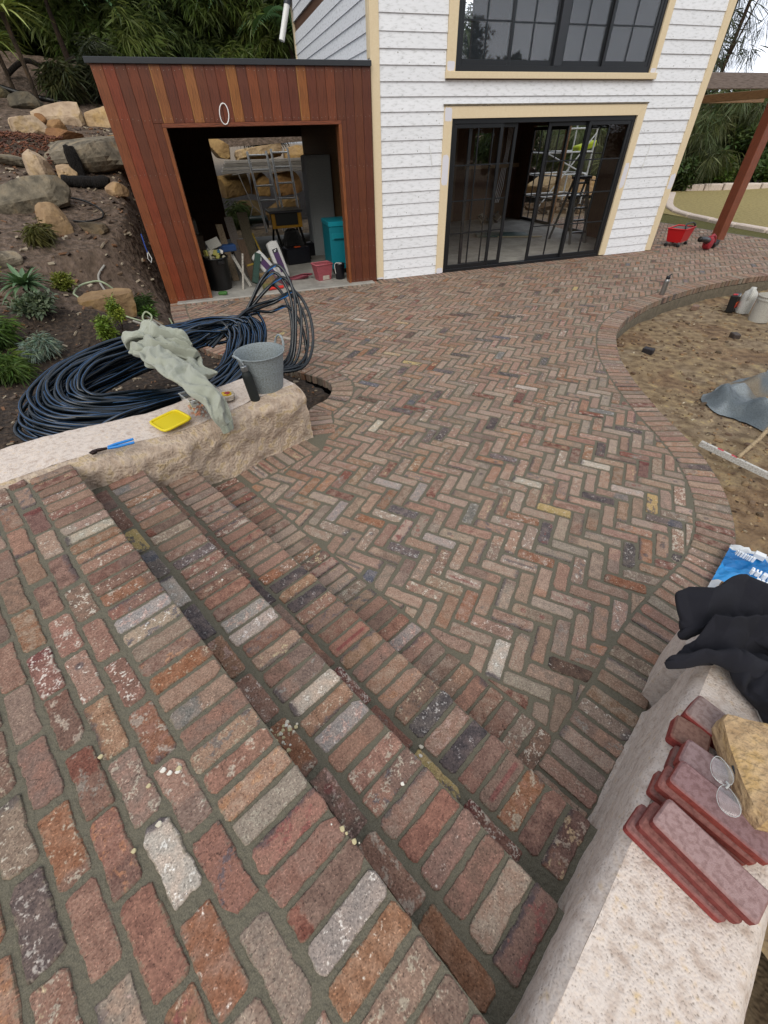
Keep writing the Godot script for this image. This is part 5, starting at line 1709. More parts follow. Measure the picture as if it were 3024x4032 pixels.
	for i in 33:
		var a := TAU * i / 32.0
		var k := 1.0 / pow(pow(absf(cos(a)), 8.0) + pow(absf(sin(a)), 8.0), 0.125)
		rp.append(bs * Vector3(cos(a) * k * 0.108, 0.013, sin(a) * k * 0.108))
	yr.tube(PackedVector3Array(rp), 0.010, 8, false)
	part(yr, "rim", M.plastic, yl)
	# pliers
	var pl := thing("pliers", "slip joint pliers with blue handles on the block", "pliers", "", st(-2.89, 0.27, 0.552))
	var dirp := (st(-2.845, 0.49) - st(-2.90, 0.27)).normalized()
	var sp := Vector3(-dirp.z, 0, dirp.x)
	var jaw := sm("2c2623")
	jaw.tube(PackedVector3Array([dirp * -0.02 + sp * 0.012, dirp * -0.045 + sp * 0.018, dirp * -0.058 + sp * 0.004, dirp * -0.04 - sp * 0.008, dirp * -0.01 - sp * 0.004, dirp * 0.04 + sp * 0.004]), [0.011, 0.011, 0.006, 0.009, 0.012, 0.008], 7)
	part(jaw, "jaws", M.metal, pl)
	for k in [-1, 1]:
		var hb := sm("1679c4")
		hb.tube(PackedVector3Array([dirp * 0.045 + sp * 0.010 * k, dirp * 0.10 + sp * 0.020 * k, dirp * 0.20 + sp * 0.024 * k]), [0.008, 0.0095, 0.0085], 8)
		part(hb, "handle", M.plastic, pl)
	# snack bag
	var sb := thing("snack_bag", "crumpled clear snack bag with yellow and red print beside the tub", "bag", "", st(-3.08, 1.24, 0.475))
	for q in [[Vector3.ZERO, Vector3(0.075, 0.03, 0.055), "b7ada0", "wrapper"], [Vector3(0.005, 0.018, 0.012), Vector3(0.05, 0.022, 0.03), "d0a91a", "yellow_print"], [Vector3(0.02, 0.024, 0.018), Vector3(0.026, 0.02, 0.018), "8e1f24", "red_print"]]:
		var b := MB.new()
		b.cc = lin(q[2])
		b.blob(q[0] + Vector3(0, 0.02, 0), q[1], 0.30, NZ, 2.2, Basis(), 0.3, 18)
		part(b, q[3], M.plastic, sb)
	# pale green hoodie thrown over the coil and the tub
	var hd := thing("hoodie", "pale sage hoodie draped over the pipe coil and the clear tub", "hoodie")
	var X := Vector3(0.75, 0, -0.66)
	var bod := sm("b0b4a3")
	fold(bod, [[Vector3(-0.90, 0.60, -4.28), 0.22, 0.05, X], [Vector3(-0.82, 0.69, -4.16), 0.36, 0.075, X], [Vector3(-0.74, 0.715, -4.03), 0.42, 0.065, X], [Vector3(-0.64, 0.69, -3.88), 0.42, 0.065, X], [Vector3(-0.54, 0.66, -3.70), 0.38, 0.075, X], [Vector3(-0.45, 0.64, -3.50), 0.32, 0.065, X], [Vector3(-0.40, 0.62, -3.39), 0.30, 0.04, X]], 1.35, 0.85, 1.0, 84)
	part(bod, "body", M.cloth, hd)
	var hood := sm("b6baaa")
	fold(hood, [[Vector3(-0.94, 0.69, -4.12), 0.10, 0.03, X], [Vector3(-0.88, 0.78, -4.08), 0.18, 0.07, X], [Vector3(-0.79, 0.82, -4.06), 0.23, 0.065, X], [Vector3(-0.67, 0.81, -4.05), 0.21, 0.07, X], [Vector3(-0.55, 0.77, -4.01), 0.16, 0.06, X], [Vector3(-0.47, 0.69, -3.93), 0.08, 0.04, X]], 1.2, 1.2, 3.0, 64)
	part(hood, "hood", M.cloth, hd)
	var fp := sm("acb09f")
	fold(fp, [[Vector3(-0.86, 0.74, -3.98), 0.10, 0.03, X], [Vector3(-0.80, 0.775, -3.91), 0.20, 0.05, X], [Vector3(-0.70, 0.785, -3.84), 0.26, 0.06, X], [Vector3(-0.52, 0.74, -3.76), 0.22, 0.05, X], [Vector3(-0.42, 0.69, -3.70), 0.12, 0.03, X]], 1.2, 1.2, 13.0, 64)
	part(fp, "pocket_flap", M.cloth, hd)
	var sl := sm("afb3a2")
	fold(sl, [[Vector3(-0.84, 0.76, -3.80), 0.10, 0.04, X], [Vector3(-0.72, 0.775, -3.68), 0.19, 0.065, X], [Vector3(-0.58, 0.745, -3.46), 0.21, 0.065, X], [Vector3(-0.45, 0.71, -3.22), 0.20, 0.075, X], [Vector3(-0.35, 0.665, -3.03), 0.18, 0.07, X], [Vector3(-0.285, 0.57, -2.915), 0.15, 0.06, X], [Vector3(-0.266, 0.485, -2.89), 0.115, 0.05, X]], 1.1, 1.0, 7.0, 64)
	part(sl, "sleeve", M.cloth, hd)
	var cf := sm("a5aa98")
	fold(cf, [[Vector3(-0.266, 0.49, -2.889), 0.12, 0.056, X], [Vector3(-0.262, 0.435, -2.872), 0.10, 0.05, X]], 0.35, 2.5, 9.0, 40)
	part(cf, "cuff", M.cloth, hd)
	# hoses on the slope
	var up := func(x, z, h): return Vector3(x, gl(x, z) + h, z)
	var hs := thing("garden_hose", "pale green garden hose looped over the tan boulder", "hose")
	var hb := sm("8f9a7c")
	hb.tube(path([up.call(-2.02, -7.05, 0.02), up.call(-2.0, -7.25, 0.10), up.call(-1.86, -7.35, 0.20), up.call(-1.65, -7.25, 0.28), up.call(-1.42, -7.3, 0.10), up.call(-1.15, -7.2, 0.02)], 8), 0.013, 7)
	part(hb, "hose_run", M.plastic, hs)
	var hb2 := sm("9aa488")
	hb2.tube(path([up.call(-2.02, -7.05, 0.02), up.call(-1.85, -6.85, 0.02), up.call(-1.5, -6.75, 0.03), up.call(-1.22, -6.72, 0.05), up.call(-1.15, -6.8, 0.14), up.call(-1.22, -6.88, 0.16), up.call(-1.27, -6.8, 0.05), up.call(-1.12, -6.62, 0.03), up.call(-1.0, -6.75, 0.03), up.call(-0.97, -7.1, 0.04), up.call(-1.02, -7.4, 0.05), up.call(-0.99, -7.6, 0.06)], 8), 0.012, 7)
	part(hb2, "hose_run", M.plastic, hs)
	var gp := thing("grey_pipe", "grey pipe lying on the slope by the garage corner", "pipe")
	var gb := sm("8f8c84")
	gb.tube(path([up.call(-1.75, -8.1, 0.03), up.call(-1.85, -7.9, 0.05), up.call(-1.75, -7.65, 0.05), up.call(-1.5, -7.45, 0.04), up.call(-1.25, -7.1, 0.04), up.call(-1.02, -6.85, 0.03)], 8), 0.016, 7)
	part(gb, "pipe_run", M.plastic, gp)
	var gb2 := sm("9b968c")
	gb2.tube(PackedVector3Array([up.call(-1.35, -6.55, 0.03), up.call(-1.15, -6.5, 0.03), up.call(-0.92, -6.45, 0.03)]), 0.018, 8)
	one(gb2, "pipe_offcut", M.plastic, "short pale pipe offcut at the edge of the patio", "pipe")
	var ir := sm("121315")
	ir.tube(path([up.call(-2.5, -10.1, 0.02), up.call(-2.1, -9.9, 0.05), up.call(-1.8, -9.6, 0.05), up.call(-1.75, -9.3, 0.03), up.call(-1.95, -9.1, 0.03), up.call(-2.15, -9.15, 0.02)], 8), 0.014, 6)
	one(ir, "irrigation_line", M.plastic, "bent black irrigation line below the charred log", "pipe")
	var ir2 := sm("16181c")
	ir2.tube(path([up.call(-5.2, -16.6, 0.1), up.call(-4.4, -15.9, 0.1), up.call(-3.6, -15.5, 0.08), up.call(-2.6, -15.2, 0.06)], 8), 0.05, 7)
	one(ir2, "drain_pipe", M.plastic, "thick black pipe along the top of the slope", "pipe")
	var lg := sm("4a423e")
	var lps := PackedVector3Array(); var lrs := []
	for i in 15:
		var u := i / 14.0
		lps.append((up.call(-2.38, -10.6, 0.07) as Vector3).lerp(up.call(-1.66, -10.5, 0.10), u) + Vector3(0, 0.02 * NZ.get_noise_1d(i * 90.0), 0))
		lrs.append(0.085 + 0.03 * NZ.get_noise_1d(i * 170.0 + 40.0))
	lg.tube(lps, lrs, 11)
	one(lg, "charred_log", M.bark, "charred log lying below the black stump", "log")
	var sp2 := MB.new()
	sp2.cc = lin("4a4442")
	sp2.blob(up.call(-2.17, -10.99, 0.20), Vector3(0.10, 0.26, 0.10), 0.2, NZ, 1.5, Basis(), 0.75, 18)
	one(sp2, "black_stump", M.bark, "burnt black stump beside the leaning pale rock", "stump")
	var stk := fl("8f7c62")
	stk.bar(up.call(-1.32, -7.15, 0.03), up.call(-1.08, -6.95, 0.03), 0.06, 0.02)
	one(stk, "timber_offcut", M.timber, "small flat timber offcut beside the hose", "timber")
	var br := thing("fallen_branch", "bleached grey branch lying behind the sawn blocks", "branch")
	var bb := sm("8e897e")
	bb.tube(path([Vector3(-3.9, 3.25, -16.2), Vector3(-3.4, 3.5, -16.3), Vector3(-2.9, 3.35, -16.2), Vector3(-2.3, 3.55, -16.2)], 5), 0.05, 6)
	part(bb, "limb", M.bark, br)
	var bb2 := sm("8e897e")
	bb2.tube(path([Vector3(-3.4, 2.9, -16.0), Vector3(-2.9, 3.1, -16.1), Vector3(-2.35, 3.25, -16.1)], 5), 0.035, 6)
	part(bb2, "limb", M.bark, br)
	# blue and white strap hanging on the garage corner
	var lp := thing("tie_strap", "blue and white strap with a loop hanging left of the garage corner", "strap")
	var l1 := sm("24428c")
	l1.tube(PackedVector3Array([Vector3(-1.13, 0.98, -8.3), Vector3(-1.13, 0.85, -8.28), Vector3(-1.125, 0.74, -8.27)]), 0.009, 6)
	part(l1, "strap", M.plastic, lp)
	var l2 := sm("d9d9d6")
	l2.tube(PackedVector3Array([Vector3(-1.125, 0.75, -8.27), Vector3(-1.15, 0.66, -8.27), Vector3(-1.12, 0.60, -8.27), Vector3(-1.095, 0.66, -8.27), Vector3(-1.118, 0.75, -8.27)]), 0.006, 6)
	part(l2, "loop", M.plastic, lp)
	# white drain pipe high on the side wall
	var dp := thing("drainpipe", "short white plastic drainpipe hanging off the far house corner", "pipe")
	var d1 := sm("e6e6e4")
	d1.tube(PackedVector3Array([Vector3(2.50, 4.16, -13.9), Vector3(2.28, 3.62, -13.85)]), 0.06, 14, false)
	part(d1, "pipe", M.plastic, dp)
	var d2 := sm("3c4148")
	d2.tube(PackedVector3Array([Vector3(2.66, 4.36, -14.0), Vector3(2.56, 4.34, -13.94), Vector3(2.50, 4.14, -13.9)]), 0.075, 12)
	part(d2, "elbow", M.plastic, dp)

func st_of(p: Vector3) -> Vector2:
	var q := Vector2(p.x, p.z)
	return Vector2(S2.dot(q), T2.dot(q))

func build_right_objects() -> void:
	# pergola
	var pg := thing("pergola", "timber pergola with one stout brown post and a grey beam beside the house", "pergola")
	pb(pg, "post", M.wood_y, Vector3(11.16, -0.02, -8.77), Vector3(11.37, 2.52, -8.56), 0.008, lin("8a4c33"))
	pb(pg, "beam", M.wood_x, Vector3(9.0, 2.53, -8.76), Vector3(16.0, 2.745, -8.58), 0.006, lin("857870"))
	pb(pg, "rafter", M.wood_z, Vector3(9.05, 2.50, -13.0), Vector3(9.20, 2.66, -8.77), 0.005, lin("8a6a48"))
	pb(pg, "rafter", M.wood_z, Vector3(13.6, 2.50, -13.0), Vector3(13.75, 2.66, -8.77), 0.005, lin("8a6a48"))
	pb(pg, "back_beam", M.wood_x, Vector3(9.21, 2.50, -12.9), Vector3(16.0, 2.66, -12.7), 0.005, lin("8a6a48"))
	# red wheeled tool box
	var c := Vector3(9.86, 0.0, -8.52)
	var rc := thing("red_tool_cart", "red plastic tub on small wheels with a black handle by the house corner", "cart", "", c)
	rc.rotation.y = 0.42
	rc.scale = Vector3(1.35, 1.0, 1.3)
	var b := fl("b3131c")
	var lo := [Vector3(-0.17, 0.085, -0.11), Vector3(0.17, 0.085, -0.11), Vector3(0.17, 0.085, 0.11), Vector3(-0.17, 0.085, 0.11)]
	var hi := [Vector3(-0.21, 0.34, -0.14), Vector3(0.23, 0.34, -0.14), Vector3(0.23, 0.34, 0.14), Vector3(-0.21, 0.34, 0.14)]
	for i in 4: b.face([lo[i], lo[(i + 1) % 4], hi[(i + 1) % 4], hi[i]])
	b.face(lo)
	part(b, "tub", M.plastic, rc)
	var rim := sm("c01822")
	rim.tube(PackedVector3Array([hi[0], hi[1], hi[2], hi[3], hi[0]]), 0.012, 6)
	part(rim, "rim", M.plastic, rc)
	var inn := fl("5c5a52")
	inn.box(Vector3(0.0, 0.32, 0.0), Vector3(0.40, 0.02, 0.25))
	part(inn, "contents", M.dusty, rc)
	var hd := sm("15161a")
	hd.tube(PackedVector3Array([Vector3(-0.20, 0.34, 0.13), Vector3(-0.21, 0.40, 0.12), Vector3(-0.15, 0.435, 0.1), Vector3(0.12, 0.43, 0.1), Vector3(0.21, 0.39, 0.12), Vector3(0.22, 0.34, 0.13)]), 0.014, 7)
	part(hd, "handle", M.plastic, rc)
	for q in [Vector3(-0.17, 0.03, 0.1), Vector3(0.16, 0.03, 0.1), Vector3(-0.17, 0.03, -0.1), Vector3(0.16, 0.03, -0.1)]:
		var w := sm("1a1a1c")
		w.lathe([[0.001, -0.012], [0.028, -0.012], [0.03, -0.008], [0.03, 0.008], [0.028, 0.012], [0.001, 0.012]], 14, q, Basis(Vector3.BACK, PI / 2))
		var wp := part(w, "wheel", M.plastic, rc)
		var fk := fl("8c8e90")
		fk.box(q + Vector3(0, 0.035, 0), Vector3(0.012, 0.06, 0.03))
		part(fk, "fork", M.metal, wp)
	# cordless blower
	var bl := thing("leaf_blower", "red and black cordless blower lying on the paving near the post", "blower", "", Vector3(10.02, 0.0, -7.86))
	bl.rotation.y = 0.30
	bl.scale = Vector3.ONE * 1.35
	var bb := sm("a3202c")
	bb.lathe([[0.001, -0.05], [0.075, -0.05], [0.088, -0.03], [0.088, 0.03], [0.075, 0.05], [0.001, 0.05]], 18, Vector3(0, 0.095, 0), Basis(Vector3.RIGHT, PI / 2))
	part(bb, "fan_housing", M.dusty, bl)
	var nz := sm("16171a")
	nz.tube(PackedVector3Array([Vector3(-0.05, 0.13, 0), Vector3(-0.20, 0.165, 0), Vector3(-0.36, 0.185, 0)]), [0.05, 0.04, 0.036], 12)
	part(nz, "nozzle", M.plastic, bl)
	var gr := sm("9c2430")
	gr.tube(PackedVector3Array([Vector3(0.0, 0.17, 0), Vector3(0.08, 0.195, 0), Vector3(0.16, 0.16, 0), Vector3(0.20, 0.08, 0)]), [0.028, 0.022, 0.024, 0.03], 8)
	part(gr, "grip", M.dusty, bl)
	var bt := fl("17181b")
	bt.box(Vector3(0.24, 0.06, 0), Vector3(0.15, 0.075, 0.09), Basis(Vector3.BACK, 0.25), 0.01)
	part(bt, "battery", M.plastic, bl)
	# steel bottle on the kerb
	var bo := thing("steel_bottle", "brushed steel bottle with black spout lid standing on the curved kerb", "bottle", "", Vector3(6.56, 0.0, -5.57))
	var bm := sm("9a9a98")
	bm.lathe([[0.001, 0.0], [0.036, 0.0], [0.038, 0.005], [0.038, 0.195], [0.034, 0.212], [0.027, 0.222], [0.027, 0.232]], 20, Vector3.ZERO)
	part(bm, "body", M.metal, bo)
	var bc := sm("131417")
	bc.lathe([[0.029, 0.230], [0.030, 0.234], [0.029, 0.262], [0.02, 0.272], [0.001, 0.273]], 16, Vector3.ZERO)
	bc.tube(PackedVector3Array([Vector3(0.0, 0.265, 0), Vector3(0.035, 0.285, 0), Vector3(0.05, 0.298, 0)]), [0.012, 0.010, 0.008], 7)
	part(bc, "lid", M.plastic, bo)
	# tool case and white bucket on the dirt
	var gy := dirt_y(7.6, -5.1)
	var kc := thing("tool_case", "black and red product case standing on the dirt beside the white bucket", "case", "", Vector3(7.60, gy, -5.08))
	kc.rotation = Vector3(-0.10, 0.42, 0)
	var kb := fl("17181b")
	kb.box(Vector3(0, 0.13, 0), Vector3(0.22, 0.26, 0.10), Basis(), 0.015)
	part(kb, "case_body", M.plastic, kc)
	var kl := fl("c4342a")
	kl.box(Vector3(0, 0.095, 0.0512), Vector3(0.17, 0.035, 0.002))
	part(kl, "red_label", M.plastic, kc)
	var kl2 := fl("d8602c")
	kl2.box(Vector3(-0.01, 0.137, 0.0512), Vector3(0.14, 0.028, 0.002))
	part(kl2, "orange_label", M.plastic, kc)
	var kl3 := fl("e0e0de")
	kl3.box(Vector3(0.03, 0.235, 0.0512), Vector3(0.07, 0.022, 0.002))
	kl3.box(Vector3(0.04, 0.045, 0.0512), Vector3(0.045, 0.02, 0.002))
	part(kl3, "white_print", M.plastic, kc)
	var kr := fl("b8202a")
	kr.box(Vector3(-0.06, 0.262, 0), Vector3(0.05, 0.02, 0.06), Basis(), 0.004)
	part(kr, "latch", M.plastic, kc)
	var wb := thing("white_bucket", "stained white plastic bucket on the dirt at the right edge", "bucket", "", Vector3(7.62, dirt_y(7.6, -4.6), -4.62))
	var wm := sm("c9c6bf")
	wm.lathe([[0.001, 0.0], [0.125, 0.0], [0.13, 0.01], [0.148, 0.30], [0.156, 0.302], [0.158, 0.32], [0.150, 0.322], [0.152, 0.35], [0.160, 0.352], [0.160, 0.368], [0.150, 0.37], [0.128, 0.02], [0.001, 0.018]], 28, Vector3.ZERO)
	part(wm, "bucket_body", M.dusty, wb)
	var wl := fl("4b5058")
	wl.box(Vector3(-0.06, 0.24, 0.1345), Vector3(0.045, 0.045, 0.012), Basis(Vector3.UP, -0.42))
	part(wl, "sticker", M.vc, wb)
	var wh := sm("8a8c8e")
	wh.tube(ring_pts(Vector3(0, 0.31, 0.0), 0.163, 0.15, PI - 0.15, 16, Vector3(0.9, 0, 0.42), Vector3(-0.1, -0.75, 0.6).normalized()), 0.004, 5)
	part(wh, "wire_handle", M.metal, wb)
	var jb := thing("white_jug", "white plastic jug with a handle behind the stained bucket", "jug", "", Vector3(7.72, dirt_y(7.7, -5.0), -4.98))
	var jm := sm("d2d2ce")
	jm.lathe([[0.001, 0.0], [0.095, 0.0], [0.10, 0.01], [0.10, 0.24], [0.085, 0.30], [0.04, 0.34], [0.035, 0.37], [0.001, 0.372]], 20, Vector3.ZERO)
	part(jm, "jug_body", M.dusty, jb)
	var jh := sm("d6d6d2")
	jh.tube(PackedVector3Array([Vector3(-0.03, 0.35, 0.02), Vector3(-0.09, 0.37, 0.06), Vector3(-0.115, 0.32, 0.08), Vector3(-0.095, 0.22, 0.06)]), 0.014, 7)
	part(jh, "handle", M.dusty, jb)
	for q in [["half brick lying on the dirt near the kerb", 7.15, -5.36, "8a6f60", 0.5], ["dark broken brick in the middle of the dirt", 6.55, -4.15, "4a3f3a", 1.1], ["black pipe stub poking out of the dirt near the kerb curve", 5.0, -4.12, "262124", 2.0]]:
		var hb := fl(q[3])
		hb.box(Vector3(q[1], dirt_y(q[1], q[2]) + 0.03, q[2]), Vector3(0.13, 0.07, 0.09), Basis(Vector3.UP, q[4]), 0.008)
		one(hb, "brick_fragment", M.dusty, q[0], "brick")
	# tarp with a heap of sand
	var sp := sm("ffffff")
	sp.grid(22, 22, func(i, j):
		var x := lerpf(3.9, 6.1, i); var z := lerpf(-2.95, -1.5, j)
		var d := Vector2((x - 5.12) / 0.66, (z + 2.22) / 0.46).length()
		return [Vector3(x, dirt_y(x, z) - 0.05 + 0.26 * maxf(0.0, 1.0 - d * d) + 0.02 * NZ.get_noise_2d(x * 300.0, z * 300.0), z)])
	one(sp, "sand_heap", M.sand, "heap of yellow sand on the grey tarp", "sand")
	var tp := sm("6d7a84")
	tp.grid(90, 70, func(u: float, v: float):
		var x := lerpf(4.28, 6.3, u) + 0.42 * pow(absf(v - 0.42) * 1.8, 2.0) * (1.0 - u) + 0.10 * NS.get_noise_2d(v * 320.0, 5.0) * (1.0 - u)
		var z := lerpf(-2.92, -1.62, v) - 0.28 * u * (1.0 - v) + 0.16 * u * v + 0.07 * NS.get_noise_2d(u * 300.0, 70.0)
		var e := minf(minf(u * 2.1, (1.0 - u) * 2.1), minf(v * 1.5, (1.0 - v) * 1.5))
		var lip := exp(-pow((e - 0.24) / 0.13, 2.0))
		var n1 := NS.get_noise_2d(x * 190.0 + z * 120.0, z * 150.0 - x * 60.0)
		var n2 := NS.get_noise_2d(x * 420.0 - z * 160.0, z * 340.0 + 70.0)
		var z1 := NS.get_noise_2d(x * 260.0 + 40.0, z * 260.0 + x * 110.0) * 8.0
		var z2 := NS.get_noise_2d(x * 420.0 + z * 300.0, z * 380.0 + 400.0) * 8.0
		var hgt := 0.012 + 0.12 * lip * (1.0 + 0.6 * n1) + (0.04 * n1 + 0.03 * n2) * minf(1.0, e * 5.0) - (0.016 * exp(-z1 * z1) + 0.010 * exp(-z2 * z2)) * minf(1.0, e * 5.0)
		var tone := lin("616b72").lerp(lin("8d969c"), clampf(NZ.get_noise_2d(x * 260.0, z * 260.0) * 2.2, 0, 1)).lerp(lin("86775f"), clampf(NZ.get_noise_2d(x * 120.0 + 90.0, z * 120.0) * 2.6 - 0.3, 0, 0.75))
		return [Vector3(x, dirt_y(x, z) + maxf(hgt, 0.006), z), Vector2.ZERO, tone])
	one(tp, "grey_tarp", M.dusty, "crumpled grey blue plastic tarp wrapped round the sand", "tarp")
	# screeding bar with a pole handle
	var sc := thing("screed_bar", "long white and red screeding straightedge with a pole lying on the dirt", "straightedge")
	var y0 := 0.0
	var p0 := Vector3(3.46, 0.012, -2.02)
	var p1 := Vector3(3.70, -0.03, -1.12)
	var d := (p1 - p0).normalized()
	var bar := fl("d2d0cb")
	bar.bar(p0, p1, 0.022, 0.05, 0.002)
	part(bar, "bar", M.dusty, sc)
	for q in [[0.14, 0.05], [0.255, 0.05], [0.62, 0.05]]:
		var rl := fl("b3202e")
		rl.bar(p0.lerp(p1, q[0]) + Vector3(0, 0.001, 0), p0.lerp(p1, q[0] + q[1]) + Vector3(0, 0.001, 0), 0.019, 0.0502)
		part(rl, "red_marking", M.plastic, sc)
	for q in [0.05, 0.16, 0.37, 0.58]:
		var rl := fl("33343a")
		rl.box(p0.lerp(p1, q) + Vector3(0, 0.0255, 0), Vector3(0.008, 0.001, 0.012))
		part(rl, "rivet", M.plastic, sc)
	var pole := sm("b9a583")
	pole.tube(PackedVector3Array([p0.lerp(p1, 0.31) + Vector3(0, 0.03, 0), Vector3(3.85, 0.07, -1.84), Vector3(4.60, 0.22, -2.12)]), 0.016, 10)
	part(pole, "pole", M.timber, sc)
	# cement bag
	var bg := thing("cement_bag", "crumpled blue and white cement bag at the end of the right block", "bag")
	var T3b := Vector3(T2.x, 0, T2.y)
	var S3b := Vector3(S2.x, 0, S2.y)
	var mk := func(v0: float, v1: float, c_: String, called: String):
		var m := sm(c_)
		m.grid(30, 14, func(i, j):
			var v := lerpf(v0, v1, j)
			var rip := 0.02 * NZ.get_noise_2d(i * 800.0, v * 90.0) * (1.0 if v > 0.93 or v < 0.07 else 0.0)
			var q := st(lerpf(0.225, 0.86, i), 2.30 + 0.52 * v + rip - 0.05 * i, 0.0)
			var cre := 1.0 - absf(NZ.get_noise_2d(i * 420.0 + v * 160.0, v * 330.0)) * 2.6
			q.y = 0.015 + 0.10 * pow(sin(PI * clampf(i, 0.03, 0.97)), 0.5) * pow(sin(PI * clampf(v, 0.04, 0.96)), 0.5) + 0.03 * maxf(cre, -0.4) + 0.008 * NZ.get_noise_2d(i * 1500.0, v * 1500.0)
			return [q])
		part(m, called, M.plastic, bg)
	mk.call(0.86, 1.0, "cfd2d4", "white_end")
	mk.call(0.50, 0.86, "1b6fae", "blue_panel")
	mk.call(0.20, 0.50, "2f8ccb", "light_blue_panel")
	mk.call(0.0, 0.20, "c6c9cb", "white_foot")
	for q in [["Cement", 0.44, 2.50, 0.050, 0.148], ["Purpose", 0.46, 2.445, 0.040, 0.142], ["GENERAL", 0.30, 2.62, 0.022, 0.135]]:
		text(bg, "lettering", q[0], q[3], Transform3D(Basis(-S3b, -T3b * 1.0, Vector3.UP), st(q[1], q[2], q[4])), "e8ecf0", 0.03)
	var bcode := fl("dfe1e2")
	bcode.box(st(0.36, 2.69, 0.128), Vector3(0.05, 0.03, 0.035), Basis(S3b, Vector3.UP, -T3b))
	part(bcode, "barcode_patch", M.plastic, bg)
	var tm := fl("94713e")
	tm.bar(Vector3(2.19, 0.11, -0.79), Vector3(2.42, 0.10, -0.36), 0.10, 0.03, 0.004, Vector3(0.5, 1, 0).normalized())
	one(tm, "timber_board", M.timber, "short weathered timber board in front of the cement bag", "timber")
	var wp := sm("cfc9c2")
	wp.grid(14, 8, func(i, j):
		var q := st(lerpf(0.20, 0.62, i), lerpf(1.66, 1.86, j), 0.50)
		q.y = 0.515 + 0.03 * NZ.get_noise_2d(i * 600.0, j * 300.0) - 0.12 * maxf(0.0, j - 0.7)
		return [q])
	one(wp, "white_sheet", M.dusty, "torn white paper sheet behind the black jumper", "paper")
	# a third block carries the jumper beyond the first
	var rb := MB.new()
	rb.cc = Color.WHITE
	rb.blob(st(0.52, 1.66, 0.15), Vector3(0.33, 0.34, 0.22), 0.05, NZ, 1.2, Basis(Vector3.UP, 0.46 + PI / 2), 0.9, 26)
	one(rb, "sandstone_lump", M.pale, "low sandstone lump hidden under the black jumper", "stone block")
	var jp := thing("black_jumper", "black jumper thrown over the far end of the right block", "jumper")
	var T3 := Vector3(T2.x, 0, T2.y)
	var S3 := Vector3(S2.x, 0, S2.y)
	var j1 := sm("1f2127")
	fold(j1, [[st(0.17, 1.235, 0.565), 0.05, 0.03, T3], [st(0.21, 1.29, 0.60), 0.12, 0.06, T3], [st(0.26, 1.36, 0.63), 0.20, 0.09, T3], [st(0.34, 1.42, 0.64), 0.24, 0.11, T3], [st(0.45, 1.45, 0.63), 0.26, 0.11, T3], [st(0.62, 1.44, 0.60), 0.24, 0.10, T3]], 1.7, 0.9, 2.0, 72)
	part(j1, "body", M.darkcloth, jp)
	var j2 := sm("1f2127")
	fold(j2, [[st(0.16, 1.42, 0.57), 0.10, 0.05, T3], [st(0.20, 1.50, 0.62), 0.18, 0.09, T3], [st(0.28, 1.57, 0.645), 0.22, 0.10, T3], [st(0.42, 1.60, 0.63), 0.22, 0.10, T3], [st(0.62, 1.60, 0.60), 0.2, 0.09, T3]], 1.7, 0.9, 5.0, 72)
	part(j2, "fold", M.darkcloth, jp)
	var j3 := sm("1f2127")
	fold(j3, [[st(0.36, 1.37, 0.64), 0.10, 0.06, T3], [st(0.38, 1.32, 0.625), 0.13, 0.08, S3], [st(0.42, 1.28, 0.60), 0.14, 0.07, S3], [st(0.50, 1.25, 0.585), 0.16, 0.06, S3], [st(0.62, 1.24, 0.58), 0.16, 0.06, T3]], 1.5, 1.0, 8.0, 64)
	part(j3, "sleeve", M.darkcloth, jp)
	var lv := thing("level", "dirty red and white level sticking out from under the black jumper", "level")
	var l1 := fl("a83038")
	l1.bar(st(0.33, 1.47, 0.572), st(0.43, 1.315, 0.572), 0.05, 0.022, 0.002)
	part(l1, "red_end", M.dusty, lv)
	var l2 := fl("b9b8b4")
	l2.bar(st(0.43, 1.314, 0.572), st(0.57, 1.09, 0.572), 0.05, 0.022, 0.002)
	part(l2, "body", M.dusty, lv)
	# bricks stacked on the right block
	var grp := "bricks stacked on the right sandstone block"
	loose_brick("lowest of the three bricks at the near end of the stack", 0.378, 0.668, 0.558, 0.245, 0.092, 0.031, -0.10, "87605a", 21, grp)
	loose_brick("middle of the three bricks at the near end of the stack", 0.395, 0.680, 0.590, 0.245, 0.090, 0.031, -0.12, "84564f", 40, grp)
	loose_brick("dusty pink brick on top of the near end of the stack", 0.412, 0.694, 0.622, 0.245, 0.090, 0.032, -0.15, "9d827e", 61, grp)
	loose_brick("lowest red brick under the glasses", 0.385, 0.808, 0.558, 0.24, 0.080, 0.031, 0.02, "7a5650", 41, grp)
	loose_brick("second red brick under the glasses", 0.392, 0.815, 0.590, 0.24, 0.080, 0.031, -0.04, "8a5e58", 173, grp)
	loose_brick("red and purple brick the glasses lie on", 0.407, 0.830, 0.622, 0.24, 0.085, 0.032, -0.08, "876a69", 170, grp)
	loose_brick("purple brick behind the glasses", 0.405, 0.922, 0.592, 0.235, 0.088, 0.045, -0.02, "867070", 65, grp)
	loose_brick("lower brick behind the glasses", 0.395, 0.915, 0.558, 0.235, 0.085, 0.033, 0.03, "785a54", 43, grp)
	loose_brick("small brown half brick at the far end of the stack", 0.300, 1.005, 0.558, 0.10, 0.09, 0.045, 0.1, "74584c", 24, grp)
	loose_brick("grey brown brick at the far end of the stack", 0.380, 1.085, 0.558, 0.23, 0.10, 0.06, -0.16, "877570", 63, grp)
	var ys := MB.new()
	ys.cc = Color(1.0, 0.86, 0.60)
	ys.blob(st(0.475, 1.0, 0.655), Vector3(0.15, 0.042, 0.10), 0.07, NZ, 1.3, Basis(Vector3.UP, 0.95) * Basis(Vector3.BACK, -0.12), 0.93, 28)
	one(ys, "yellow_stone", M.roughstone, "flat yellow and brown stone lying on the stacked bricks", "stone")
